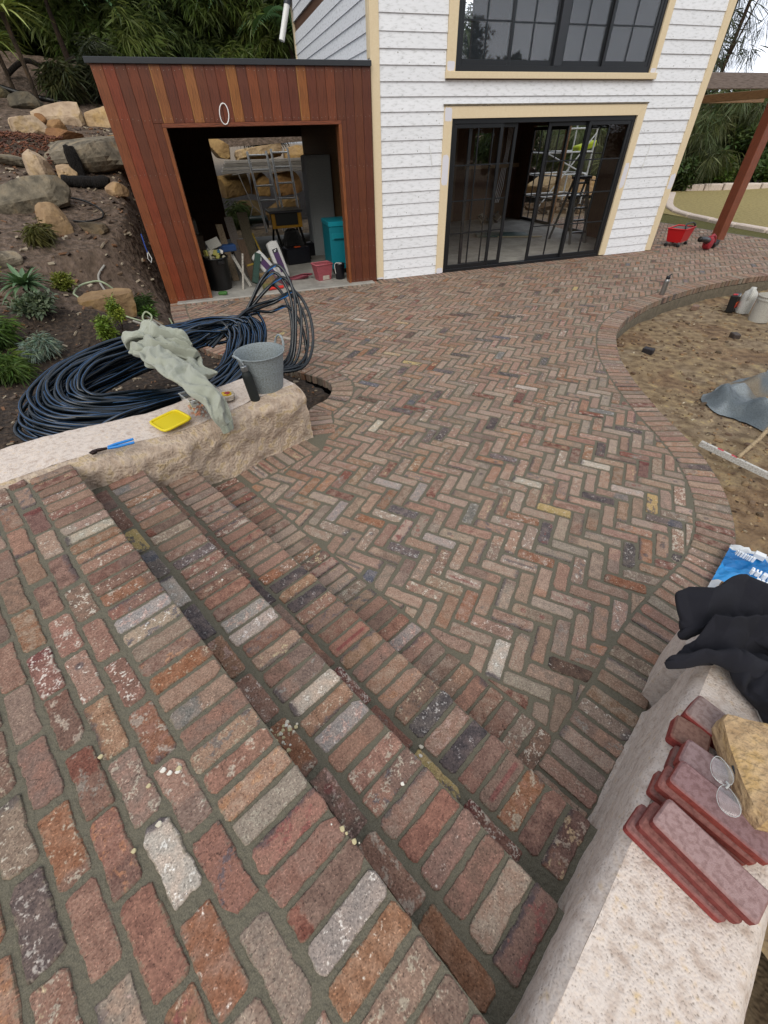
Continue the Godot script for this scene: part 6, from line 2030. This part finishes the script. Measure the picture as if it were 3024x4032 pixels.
	# safety glasses
	var gs := thing("safety_glasses", "scratched clear safety glasses lying on the red bricks", "glasses")
	for q in [[0.372, 0.912], [0.405, 0.845]]:
		var g := sm("cfd2d2")
		var c0 := st(q[0], q[1], 0.668)
		g.grid(10, 6, func(i, j):
			var a: float = (i - 0.5) * 2.0
			var w := 0.026 * sqrt(maxf(0.0, 1.0 - a * a)) * (1.0 + 0.25 * a)
			var p: Vector3 = c0 + (S3 * 0.42 - T3 * 0.9).normalized() * a * 0.037 + (S3 * 0.9 + T3 * 0.42).normalized() * (j - 0.5) * 2.0 * w
			return [p + Vector3(0, 0.012 * (1.0 - a * a), 0)])
		part(g, "lens", M.clear, gs)
		var gr2 := sm("c8caca")
		var rp := PackedVector3Array()
		for i in 21:
			var t := TAU * i / 20.0
			rp.append(c0 + (S3 * 0.42 - T3 * 0.9).normalized() * cos(t) * 0.037 + (S3 * 0.9 + T3 * 0.42).normalized() * sin(t) * 0.026 * (1.0 + 0.25 * cos(t)) + Vector3(0, 0.004, 0))
		gr2.tube(rp, 0.0010, 5, false)
		part(gr2, "lens_rim", M.dusty, gs)
	var gbr := sm("c8caca")
	gbr.tube(path([st(0.388, 0.888, 0.676), st(0.394, 0.880, 0.680), st(0.392, 0.870, 0.676)], 4), 0.003, 6)
	part(gbr, "bridge", M.dusty, gs)
	for q in [[st(0.39, 0.945, 0.675), st(0.425, 0.90, 0.668), st(0.455, 0.85, 0.662)], [st(0.405, 0.95, 0.672), st(0.45, 0.915, 0.666), st(0.485, 0.87, 0.66)]]:
		var a := sm("26282b")
		a.tube(path(q, 4), 0.0035, 6)
		part(a, "temple_arm", M.plastic, gs)

func build_inside() -> void:
	var fy := 0.022
	# garage: bin with rubbish
	var bn := thing("black_bin", "black rubbish bin overflowing with wrappers just inside the garage", "bin", "", Vector3(-0.19, fy, -8.80))
	var b := sm("101214")
	b.lathe([[0.001, 0.0], [0.175, 0.0], [0.185, 0.01], [0.222, 0.47], [0.236, 0.475], [0.236, 0.50], [0.222, 0.50], [0.17, 0.03], [0.001, 0.02]], 24, Vector3.ZERO)
	part(b, "body", M.plastic, bn)
	var hb := fl("0d0e10")
	hb.box(Vector3(0.10, 0.44, 0.215), Vector3(0.12, 0.05, 0.03), Basis(Vector3.UP, 0.42), 0.008)
	part(hb, "handle", M.plastic, bn)
	var rb := MB.new()
	for i in 34:
		rb.cc = [lin("c8c4bc"), lin("8f8a40"), lin("2c5a78"), lin("3a3a3a"), lin("b0a890"), lin("506a48"), lin("e0dcd4")][rng.randi() % 7]
		var a := ri(0, TAU); var r := ri(0, 0.19)
		rb.box(Vector3(cos(a) * r, ri(0.48, 0.58), sin(a) * r), Vector3(ri(0.04, 0.11), ri(0.02, 0.06), ri(0.04, 0.09)), Basis.from_euler(Vector3(ri(0, 3), ri(0, 3), ri(0, 3))), 0.006)
	part(rb, "wrappers", M.vc, bn, "stuff")
	var cbx := fl("9c9a92")
	cbx.box(Vector3(-0.14, 0.70, -8.85), Vector3(0.22, 0.015, 0.17), Basis.from_euler(Vector3(0.7, 0.4, 0.35)))
	one(cbx, "cardboard_piece", M.dusty, "grey cardboard flap sticking up out of the black bin", "cardboard")
	var bf := fl("1e3c66")
	bf.box(Vector3(0.06, 0.60, -9.0), Vector3(0.30, 0.10, 0.16), Basis(Vector3.UP, 0.2), 0.01)
	one(bf, "blue_crate", M.plastic, "blue crate behind the black bin", "crate")
	# boxes at the left wall
	for q in [["grey carton stacked high at the left garage wall", Vector3(-0.60, 0.78, -10.4), Vector3(0.42, 0.22, 0.4), "77726a"], ["brown carton under the grey one at the left wall", Vector3(-0.58, 0.40, -10.3), Vector3(0.5, 0.54, 0.5), "5a4a3a"], ["low carton in front of the stacked cartons", Vector3(-0.60, 0.2, -9.6), Vector3(0.4, 0.36, 0.36), "4c4238"]]:
		var c := fl(q[3])
		c.box(q[1], q[2], Basis(Vector3.UP, ri(-0.1, 0.1)), 0.004)
		one(c, "carton", M.dusty, q[0], "box", "cartons at the left garage wall")
	# timber offcuts leaning, one by one
	var og := "timber offcuts leaning inside the garage"
	var offs := [["pale plank leaning behind the bin", Vector3(0.10, fy, -9.25), Vector3(0.02, 0.85, -9.8), 0.12, 0.02, "8a7a62"], ["wide grey plank leaning right of the bin", Vector3(0.30, fy, -9.5), Vector3(0.22, 0.92, -10.1), 0.16, 0.02, "77706a"], ["thin white batten standing in front of the offcuts", Vector3(0.17, fy, -8.55), Vector3(0.30, 0.52, -8.85), 0.03, 0.02, "b5b2aa"], ["white channel leaning against the offcuts", Vector3(0.32, fy, -8.70), Vector3(0.12, 0.48, -9.05), 0.05, 0.03, "a9a9a4"], ["brown board leaning behind the white channel", Vector3(0.42, fy, -9.1), Vector3(0.34, 0.62, -9.6), 0.14, 0.02, "5f4c3a"], ["olive board leaning at the back of the heap", Vector3(0.55, fy, -9.9), Vector3(0.50, 0.95, -10.4), 0.20, 0.02, "6b6450"], ["yellow batten leaning over the heap", Vector3(0.74, fy + 0.1, -9.2), Vector3(0.60, 0.66, -9.9), 0.03, 0.02, "a08a30"], ["yellow rail lying across the heap", Vector3(0.34, 0.30, -9.0), Vector3(0.78, 0.36, -9.1), 0.03, 0.02, "a88f2c"], ["dark green channel leaning in front of the bags", Vector3(0.40, 0.10, -8.60), Vector3(0.56, 0.50, -8.85), 0.10, 0.06, "26463c"], ["grey batten at the foot of the green channel", Vector3(0.52, fy, -8.60), Vector3(0.46, 0.28, -8.9), 0.04, 0.03, "90908c"]]
	for q in offs:
		var t := fl(q[5])
		t.bar(q[1], q[2], q[3], q[4], 0.002, Vector3(0.2, 0.3, 1).normalized())
		one(t, "timber_offcut", M.timber, q[0], "timber", og)
	for q in [["pale timber block behind the red tube", Vector3(0.63, 0.13, -8.62), Vector3(0.22, 0.2, 0.18), "9a8460"], ["stained timber block in front of the pale one", Vector3(0.62, 0.06, -8.42), Vector3(0.2, 0.08, 0.12), "7a7a48"]]:
		var t := fl(q[3])
		t.box(q[1], q[2], Basis(Vector3.UP, 0.25), 0.004)
		one(t, "timber_block", M.timber, q[0], "timber")
	var gb := fl("3f6a34")
	gb.box(Vector3(-0.18, 0.05, -8.35), Vector3(0.16, 0.05, 0.07), Basis.from_euler(Vector3(0.2, -0.5, 0.1)), 0.015)
	one(gb, "green_wrapper", M.plastic, "green crumpled wrapper in front of the black bin", "wrapper")
	# glue bags
	for q in [["white cement bag with purple label lying against the timber block", Vector3(0.66, 0.30, -8.85), -0.62, 0.50, "front"], ["upright white cement bag with purple label and torn top", Vector3(0.92, 0.33, -9.05), -0.22, 0.62, "back"]]:
		var bg := thing("adhesive_bag", q[0], "bag", "bags of adhesive in the garage", q[1])
		bg.rotation = Vector3(-0.25, 0.1, q[2] * -1.0)
		var m := sm("c9c9c9")
		m.blob(Vector3.ZERO, Vector3(0.11, q[3] * 0.5, 0.06), 0.10, NZ, 2.0, Basis(), 0.8, 22)
		part(m, "sack", M.dusty, bg)
		var l := fl("3d1f4a")
		l.box(Vector3(0.0, -0.03, 0.066), Vector3(0.10, q[3] * 0.52, 0.003), Basis(), 0.001)
		part(l, "purple_label", M.plastic, bg)
		var l2 := fl("15121a")
		l2.box(Vector3(0.0, q[3] * 0.25, 0.067), Vector3(0.10, 0.06, 0.004))
		part(l2, "black_label", M.plastic, bg)
		text(bg, "lettering", "n°", 0.05, Transform3D(Basis(), Vector3(0, q[3] * 0.25, 0.071)), "e8e8e8")
	var rt := sm("c0281e")
	rt.tube(PackedVector3Array([Vector3(0.60, 0.05, -8.30), Vector3(0.86, 0.05, -8.36)]), 0.026, 10)
	one(rt, "red_tube", M.plastic, "red plastic tube on the slab edge of the garage", "tube")
	var lead := sm("7a3440")
	for k in 6:
		lead.tube(ring_pts(Vector3(1.22 + 0.03 * k, fy + 0.015 + 0.012 * k, -8.95 + 0.02 * k), 0.16 - 0.012 * k, 0.3 * k, 0.3 * k + TAU * 0.9, 20, Vector3(1.2, 0, 0), Vector3(0, 0, 0.7)), 0.008, 6)
	one(lead, "pink_lead", M.plastic, "pink extension lead heaped on the garage floor", "lead")
	var strap := sm("4a2a30")
	for k in 4:
		strap.tube(path([Vector3(0.72, 0.30 - 0.02 * k, -8.55), Vector3(0.78 + 0.02 * k, 0.14, -8.45), Vector3(0.92, 0.06 + 0.012 * k, -8.42 - 0.01 * k), Vector3(1.04, 0.07 + 0.015 * k, -8.5)], 5), 0.010, 6)
	one(strap, "ratchet_strap", M.plastic, "dark ratchet straps draped over the timber block", "strap")
	# pink tub
	var pt := thing("pink_tub", "dusty pink plastic tub on the garage floor by the doorway", "tub", "", Vector3(1.66, fy, -8.70))
	pt.rotation.y = 0.2
	var p := fl("a5525c")
	var lo := [Vector3(-0.12, 0.0, -0.09), Vector3(0.12, 0.0, -0.09), Vector3(0.12, 0.0, 0.09), Vector3(-0.12, 0.0, 0.09)]
	for i in 4:
		var u: Vector3 = lo[i]; var w: Vector3 = lo[(i + 1) % 4]
		p.face([u, w, w * 1.35 + Vector3(0, 0.26, 0), u * 1.35 + Vector3(0, 0.26, 0)])
		p.face([u * 0.96 + Vector3(0, 0.01, 0), w * 0.96 + Vector3(0, 0.01, 0), w * 1.30 + Vector3(0, 0.26, 0), u * 1.30 + Vector3(0, 0.26, 0)])
	p.face(lo)
	part(p, "tub_body", M.dusty, pt)
	var pr := sm("b4606a")
	pr.tube(PackedVector3Array([lo[0] * 1.36 + Vector3(0, 0.26, 0), lo[1] * 1.36 + Vector3(0, 0.26, 0), lo[2] * 1.36 + Vector3(0, 0.26, 0), lo[3] * 1.36 + Vector3(0, 0.26, 0), lo[0] * 1.36 + Vector3(0, 0.26, 0)]), 0.012, 6)
	part(pr, "rim", M.dusty, pt)
	var ps := fl("c9bdb4")
	ps.box(Vector3(0.02, 0.045, 0.1005), Vector3(0.13, 0.07, 0.004), Basis(Vector3.RIGHT, 0.12), 0.001)
	part(ps, "dried_plaster", M.dusty, pt)
	# turquoise tool chest
	var tc := thing("tool_chest", "turquoise steel tool chest on castors inside the right of the garage", "tool chest", "", Vector3(2.14, fy, -9.25))
	var body := fl("0d6f7c")
	body.box(Vector3(0, 0.43, 0), Vector3(0.46, 0.68, 0.62), Basis(), 0.008)
	part(body, "body", M.plastic, tc)
	var lid := fl("118090")
	lid.box(Vector3(0, 0.81, 0), Vector3(0.48, 0.075, 0.64), Basis(), 0.008)
	part(lid, "lid", M.plastic, tc)
	var dr := fl("0e7784")
	dr.box(Vector3(-0.02, 0.62, 0.312), Vector3(0.36, 0.10, 0.012), Basis(), 0.004)
	var dp := part(dr, "drawer", M.plastic, tc)
	var hn := fl("094a54")
	hn.box(Vector3(-0.02, 0.585, 0.327), Vector3(0.28, 0.018, 0.02), Basis(), 0.004)
	part(hn, "handle", M.plastic, dp)
	for q in [Vector3(-0.16, 0.045, 0.25), Vector3(0.16, 0.045, 0.25), Vector3(-0.16, 0.045, -0.25), Vector3(0.16, 0.045, -0.25)]:
		var w := sm("20242a")
		w.lathe([[0.001, -0.018], [0.04, -0.018], [0.045, -0.012], [0.045, 0.012], [0.04, 0.018], [0.001, 0.018]], 16, q, Basis(Vector3.UP, 0.4) * Basis(Vector3.BACK, PI / 2))
		var wp := part(w, "castor", M.plastic, tc)
		var f := fl("9aa0a4")
		f.box(q + Vector3(0, 0.045, 0), Vector3(0.045, 0.03, 0.05))
		part(f, "fork", M.metal, wp)
	var wbk := thing("small_pail", "small black pail with white cord behind the garage doorway jamb", "pail", "", Vector3(1.97, fy, -8.62))
	var wm := sm("141516")
	wm.lathe([[0.001, 0.0], [0.08, 0.0], [0.10, 0.24], [0.108, 0.245], [0.10, 0.25], [0.001, 0.05]], 16, Vector3.ZERO)
	part(wm, "pail_body", M.plastic, wbk)
	var wc := sm("c9c9c4")
	wc.tube(path([Vector3(-0.09, 0.10, 0.06), Vector3(-0.10, 0.22, 0.05), Vector3(-0.07, 0.27, 0.05), Vector3(0.03, 0.26, 0.07)], 5), 0.006, 6)
	part(wc, "cord", M.plastic, wbk)
	# black tool boxes
	for q in [["black tool box with orange latch in the middle of the garage", Vector3(1.45, 0.17, -10.3), Vector3(0.5, 0.3, 0.3)], ["dark case behind the black tool box", Vector3(1.8, 0.14, -11.0), Vector3(0.5, 0.24, 0.3)]]:
		var t := thing("tool_box", q[0], "tool box", "", q[1])
		var m := fl("121316")
		m.box(Vector3.ZERO, q[2], Basis(Vector3.UP, 0.2), 0.015)
		part(m, "case_body", M.plastic, t)
		var lt := fl("b0431c") if q[2].y > 0.28 else fl("2a2c30")
		lt.box(Vector3(0.02, q[2].y * 0.52, 0.08), Vector3(0.13, 0.02, 0.05), Basis(Vector3.UP, 0.2), 0.004)
		part(lt, "latch", M.plastic, t)
	# grey cabinet
	var cb := thing("grey_cabinet", "tall pale grey cabinet at the right wall of the garage", "cabinet")
	pb(cb, "body", M.dusty, Vector3(1.98, fy, -11.35), Vector3(2.47, 1.75, -10.85), 0.004, lin("9aa0a3"))
	pb(cb, "side_panel", M.dusty, Vector3(1.955, fy, -11.34), Vector3(1.979, 1.74, -10.86), 0.002, lin("9aa0a3"))
	pb(cb, "door", M.dusty, Vector3(1.99, fy + 0.05, -10.848), Vector3(2.46, 1.72, -10.835), 0.002, lin("9aa0a3"))
	# saw table
	var sw := thing("table_saw", "yellow and black table saw on a folding stand in the garage", "saw")
	pb(sw, "table_top", M.metal, Vector3(1.05, 0.86, -11.3), Vector3(1.75, 0.90, -10.7), 0.004, lin("4a4c50"))
	pb(sw, "body", M.plastic, Vector3(1.12, 0.62, -11.25), Vector3(1.70, 0.858, -10.75), 0.01, lin("15161a"))
	pb(sw, "yellow_frame", M.plastic, Vector3(1.09, 0.60, -10.74), Vector3(1.17, 0.85, -10.70), 0.004, lin("a87a10"))
	pb(sw, "yellow_frame", M.plastic, Vector3(1.64, 0.60, -10.74), Vector3(1.72, 0.85, -10.70), 0.004, lin("a87a10"))
	pb(sw, "yellow_frame", M.plastic, Vector3(1.17, 0.60, -10.74), Vector3(1.64, 0.645, -10.70), 0.004, lin("a87a10"))
	for q in [[Vector3(1.16, 0.6, -10.75), Vector3(1.25, fy, -10.55)], [Vector3(1.66, 0.6, -10.75), Vector3(1.78, fy, -10.55)], [Vector3(1.16, 0.6, -11.2), Vector3(1.08, fy, -11.4)], [Vector3(1.66, 0.6, -11.2), Vector3(1.74, fy, -11.4)]]:
		var l := fl("17181b")
		l.bar(q[0], q[1], 0.035, 0.035)
		part(l, "leg", M.plastic, sw)
	var bag := MB.new()
	bag.cc = lin("0d0d0f")
	bag.blob(Vector3(1.5, 0.3, -10.9), Vector3(0.22, 0.26, 0.2), 0.15, NZ, 1.5)
	one(bag, "black_bag", M.cloth, "black bag hanging under the table saw", "bag")
	# behind the garage
	var fg := "white scaffold frames behind the garage"
	for q in [["left white scaffold frame leaning behind the garage", Vector3(1.31, 0.0, -14.75), Vector3(0.49, 0, 0), Vector3(-0.14, 1.78, -0.1), [0.74, 1.06, 1.40, 1.70]], ["right white scaffold frame leaning behind the garage", Vector3(1.88, 0.0, -14.72), Vector3(0.44, 0, 0), Vector3(-0.09, 1.82, -0.1), [0.76, 1.10, 1.44, 1.74]]]:
		var f := thing("scaffold_ladder_section", q[0], "scaffold frame", fg)
		for k in 2:
			var m := sm("e6e9ea")
			m.tube(PackedVector3Array([q[1] + q[2] * k, q[1] + q[2] * k + q[3]]), 0.03, 8)
			part(m, "upright", M.plastic, f)
		for y in q[4]:
			var m := sm("e6e9ea")
			var u: float = y / q[3].y
			m.tube(PackedVector3Array([q[1] + q[3] * u, q[1] + q[2] + q[3] * u]), 0.02, 8)
			part(m, "rung", M.plastic, f)
	var pk := thing("plank_stack", "grey scaffold planks stacked on the wall behind the garage", "planks")
	for i in 4:
		pb(pk, "plank", M.wood_x, Vector3(0.45 + 0.05 * i, 1.29 + 0.075 * i, -16.3), Vector3(2.9, 1.355 + 0.075 * i, -16.05), 0.004, lin(["8c8a86", "9a9894", "7f7d78", "a3a19c"][i]))
	var mw := thing("push_mower", "hand push reel mower standing behind the garage", "mower")
	var m1 := sm("1c2a26")
	m1.tube(PackedVector3Array([Vector3(0.95, 0.22, -15.6), Vector3(1.42, 0.22, -15.6)]), 0.10, 10)
	part(m1, "reel", M.plastic, mw)
	for x in [0.90, 1.45]:
		var w := sm("151617")
		w.lathe([[0.001, -0.02], [0.14, -0.02], [0.15, 0.0], [0.14, 0.02], [0.001, 0.02]], 18, Vector3(x, 0.15, -15.6), Basis(Vector3.BACK, PI / 2))
		part(w, "wheel", M.plastic, mw)
	var mh := sm("5a5650")
	mh.tube(PackedVector3Array([Vector3(0.98, 0.28, -15.6), Vector3(1.12, 0.55, -15.75), Vector3(0.90, 1.28, -16.0)]), 0.014, 6)
	mh.tube(PackedVector3Array([Vector3(1.40, 0.28, -15.6), Vector3(1.12, 0.55, -15.75)]), 0.014, 6)
	mh.tube(PackedVector3Array([Vector3(0.72, 1.26, -16.0), Vector3(1.10, 1.30, -16.0)]), 0.015, 6)
	part(mh, "handle", M.plastic, mw)
	# inside the house: step ladder, offcuts
	var ld := thing("step_ladder", "aluminium step ladder standing in the room behind the right door", "ladder")
	var base := Vector3(7.72, 0.022, -9.75)
	for k in 2:
		var m := fl("9a9c9c")
		m.bar(base + Vector3(0.42 * k, 0, 0.25), base + Vector3(0.05 + 0.32 * k, 1.2, -0.1), 0.03, 0.07)
		part(m, "front_rail", M.metal, ld)
		var m2 := fl("8d8f90")
		m2.bar(base + Vector3(0.42 * k, 0, -0.55), base + Vector3(0.05 + 0.32 * k, 1.2, -0.14), 0.025, 0.05)
		part(m2, "rear_rail", M.metal, ld)
	for i in 5:
		var u := (i + 1) / 5.4
		var q := base + Vector3(0.21, 1.2 * u, lerpf(0.25, -0.1, u))
		pb(ld, "tread", M.metal, q + Vector3(-0.2 + 0.05 * u, -0.015, -0.04), q + Vector3(0.2 - 0.05 * u, 0.015, 0.05), 0.0, lin("55606c"))
	pb(ld, "top_cap", M.plastic, base + Vector3(0.02, 1.18, -0.22), base + Vector3(0.40, 1.23, 0.0), 0.005, lin("22262c"))
	for q in [["dark glass sheet lying on the room floor", Vector3(6.9, 0.05, -11.2), Vector3(1.3, 0.03, 0.5), 0.35, "2c4a48"], ["pale batten lying beside the glass sheet", Vector3(7.2, 0.04, -10.8), Vector3(1.1, 0.03, 0.08), 0.4, "8f8672"]]:
		var t := fl(q[4])
		t.box(q[1], q[2], Basis(Vector3.UP, -q[3]), 0.003)
		one(t, "floor_offcut", M.plastic, q[0], "offcut")
	var hp := MB.new()
	for i in 20:
		hp.cc = [lin("3a3632"), lin("6a655c"), lin("8a857a"), lin("222020")][rng.randi() % 4]
		hp.box(Vector3(7.7 + ri(-0.35, 0.35), 0.06 + ri(0, 0.16), -13.2 + ri(-0.3, 0.3)), Vector3(ri(0.05, 0.22), ri(0.03, 0.1), ri(0.05, 0.2)), Basis.from_euler(Vector3(ri(0, 1), ri(0, 3), ri(0, 1))), 0.005)
	one(hp, "rubble_heap", M.vc, "small heap of offcuts in the far corner of the room", "rubbish")
	var post := fl("a07a50")
	post.box(Vector3(9.35, 1.1, -12.6), Vector3(0.1, 2.3, 0.1))
	one(post, "timber_prop", M.timber, "raw timber prop outside the side doors", "prop")
	# scaffold tower outside the side doors
	var sf := thing("scaffold_tower", "aluminium scaffold tower seen through the side doors of the house", "scaffold")
	for q in [[10.2, -14.6], [11.9, -14.6], [10.2, -15.6], [11.9, -15.6]]:
		var m := sm("b5b9bb")
		m.tube(PackedVector3Array([Vector3(q[0], 0, q[1]), Vector3(q[0], 3.2, q[1])]), 0.026, 8)
		part(m, "upright", M.plastic, sf)
	for y in [0.4, 0.95, 1.5, 2.05]:
		for q in [[10.2, -14.6, 11.9, -14.6], [10.2, -15.6, 11.9, -15.6], [10.2, -14.6, 10.2, -15.6], [11.9, -14.6, 11.9, -15.6]]:
			var m := sm("b5b9bb")
			m.tube(PackedVector3Array([Vector3(q[0], y, q[1]), Vector3(q[2], y, q[3])]), 0.022, 7)
			part(m, "ledger", M.plastic, sf)
	for q in [[0.1, 1.45], [1.5, 0.4]]:
		var m := sm("b5b9bb")
		m.tube(PackedVector3Array([Vector3(10.2, q[0], -14.58), Vector3(11.9, q[1] + 0.5, -14.58)]), 0.02, 7)
		part(m, "brace", M.plastic, sf)
	var hv := fl("b8cc12")
	hv.box(Vector3(11.9, 1.62, -15.0), Vector3(0.7, 0.16, 0.35), Basis(Vector3.BACK, 0.2), 0.03)
	one(hv, "hi_vis_jacket", M.cloth, "fluorescent yellow jacket hung on the scaffold tower", "jacket")
	var bench := MB.new()
	for i in 26:
		bench.cc = [lin("8a7a62"), lin("a0917a"), lin("6b6154"), lin("b9ac95")][rng.randi() % 4]
		bench.box(Vector3(ri(9.6, 14.0), ri(0.0, 0.25), ri(-15.9, -13.8)), Vector3(ri(0.1, 0.5), ri(0.05, 0.2), ri(0.1, 0.4)), Basis.from_euler(Vector3(ri(-0.4, 0.4), ri(0, 3), ri(-0.4, 0.4))), 0.01)
	part(bench, "yard_rubble", M.roughstone, self, "stuff")

func _ready() -> void:
	rng.seed = 20
	NZ.seed = 3
	NZ.frequency = 0.01
	NS.seed = 8
	NS.frequency = 0.01
	NS.fractal_type = FastNoiseLite.FRACTAL_NONE
	var cam := Camera3D.new()
	cam.name = "camera"
	cam.fov = 101.744
	cam.near = 0.05
	cam.far = 600.0
	cam.transform = Transform3D(Basis(Vector3(0.94811, -0.02123, 0.31725), Vector3(0.22750, 0.74235, -0.63020), Vector3(-0.22213, 0.66967, 0.70866)).orthonormalized(), Vector3(0, 2, 0))
	add_child(cam)
	cam.current = true
	var env := Environment.new()
	env.background_mode = Environment.BG_SKY
	env.tonemap_mode = Environment.TONE_MAPPER_LINEAR
	env.tonemap_exposure = 1.9
	env.sdfgi_enabled = true
	env.ssao_enabled = true
	env.ssil_enabled = true
	var sk := ProceduralSkyMaterial.new()
	sk.sky_top_color = Color(0.62, 0.65, 0.70)
	sk.sky_horizon_color = Color(0.82, 0.84, 0.88)
	sk.sky_curve = 0.25
	sk.ground_bottom_color = Color(0.25, 0.24, 0.22)
	sk.ground_horizon_color = Color(0.5, 0.5, 0.5)
	sk.sun_angle_max = 1.0
	var cl := noise_image(31, 512, 0.012, 5)
	var cover := Image.create_empty(512, 256, false, Image.FORMAT_RGBA8)
	for y in 256:
		for x in 512:
			var g := clampf((cl.get_pixel(x, y).r - 0.45) * 2.2, 0, 1)
			cover.set_pixel(x, y, Color(1, 1, 1, g * 0.55))
	sk.sky_cover = ImageTexture.create_from_image(cover)
	sk.energy_multiplier = 1.0
	var sky := Sky.new()
	sky.sky_material = sk
	env.sky = sky
	var we := WorldEnvironment.new()
	we.name = "environment"
	we.environment = env
	add_child(we)
	var sun := DirectionalLight3D.new()
	sun.name = "sun"
	sun.light_energy = 0.34
	sun.light_angular_distance = 45.0
	sun.light_color = Color(1.0, 0.985, 0.96)
	sun.shadow_enabled = true
	sun.rotation_degrees = Vector3(-44, -24, 0)
	add_child(sun)
	make_materials()
	build_paving()
	build_house()
	build_garage()
	build_ground()
	build_plants()
	build_left_objects()
	build_right_objects()
	build_inside()
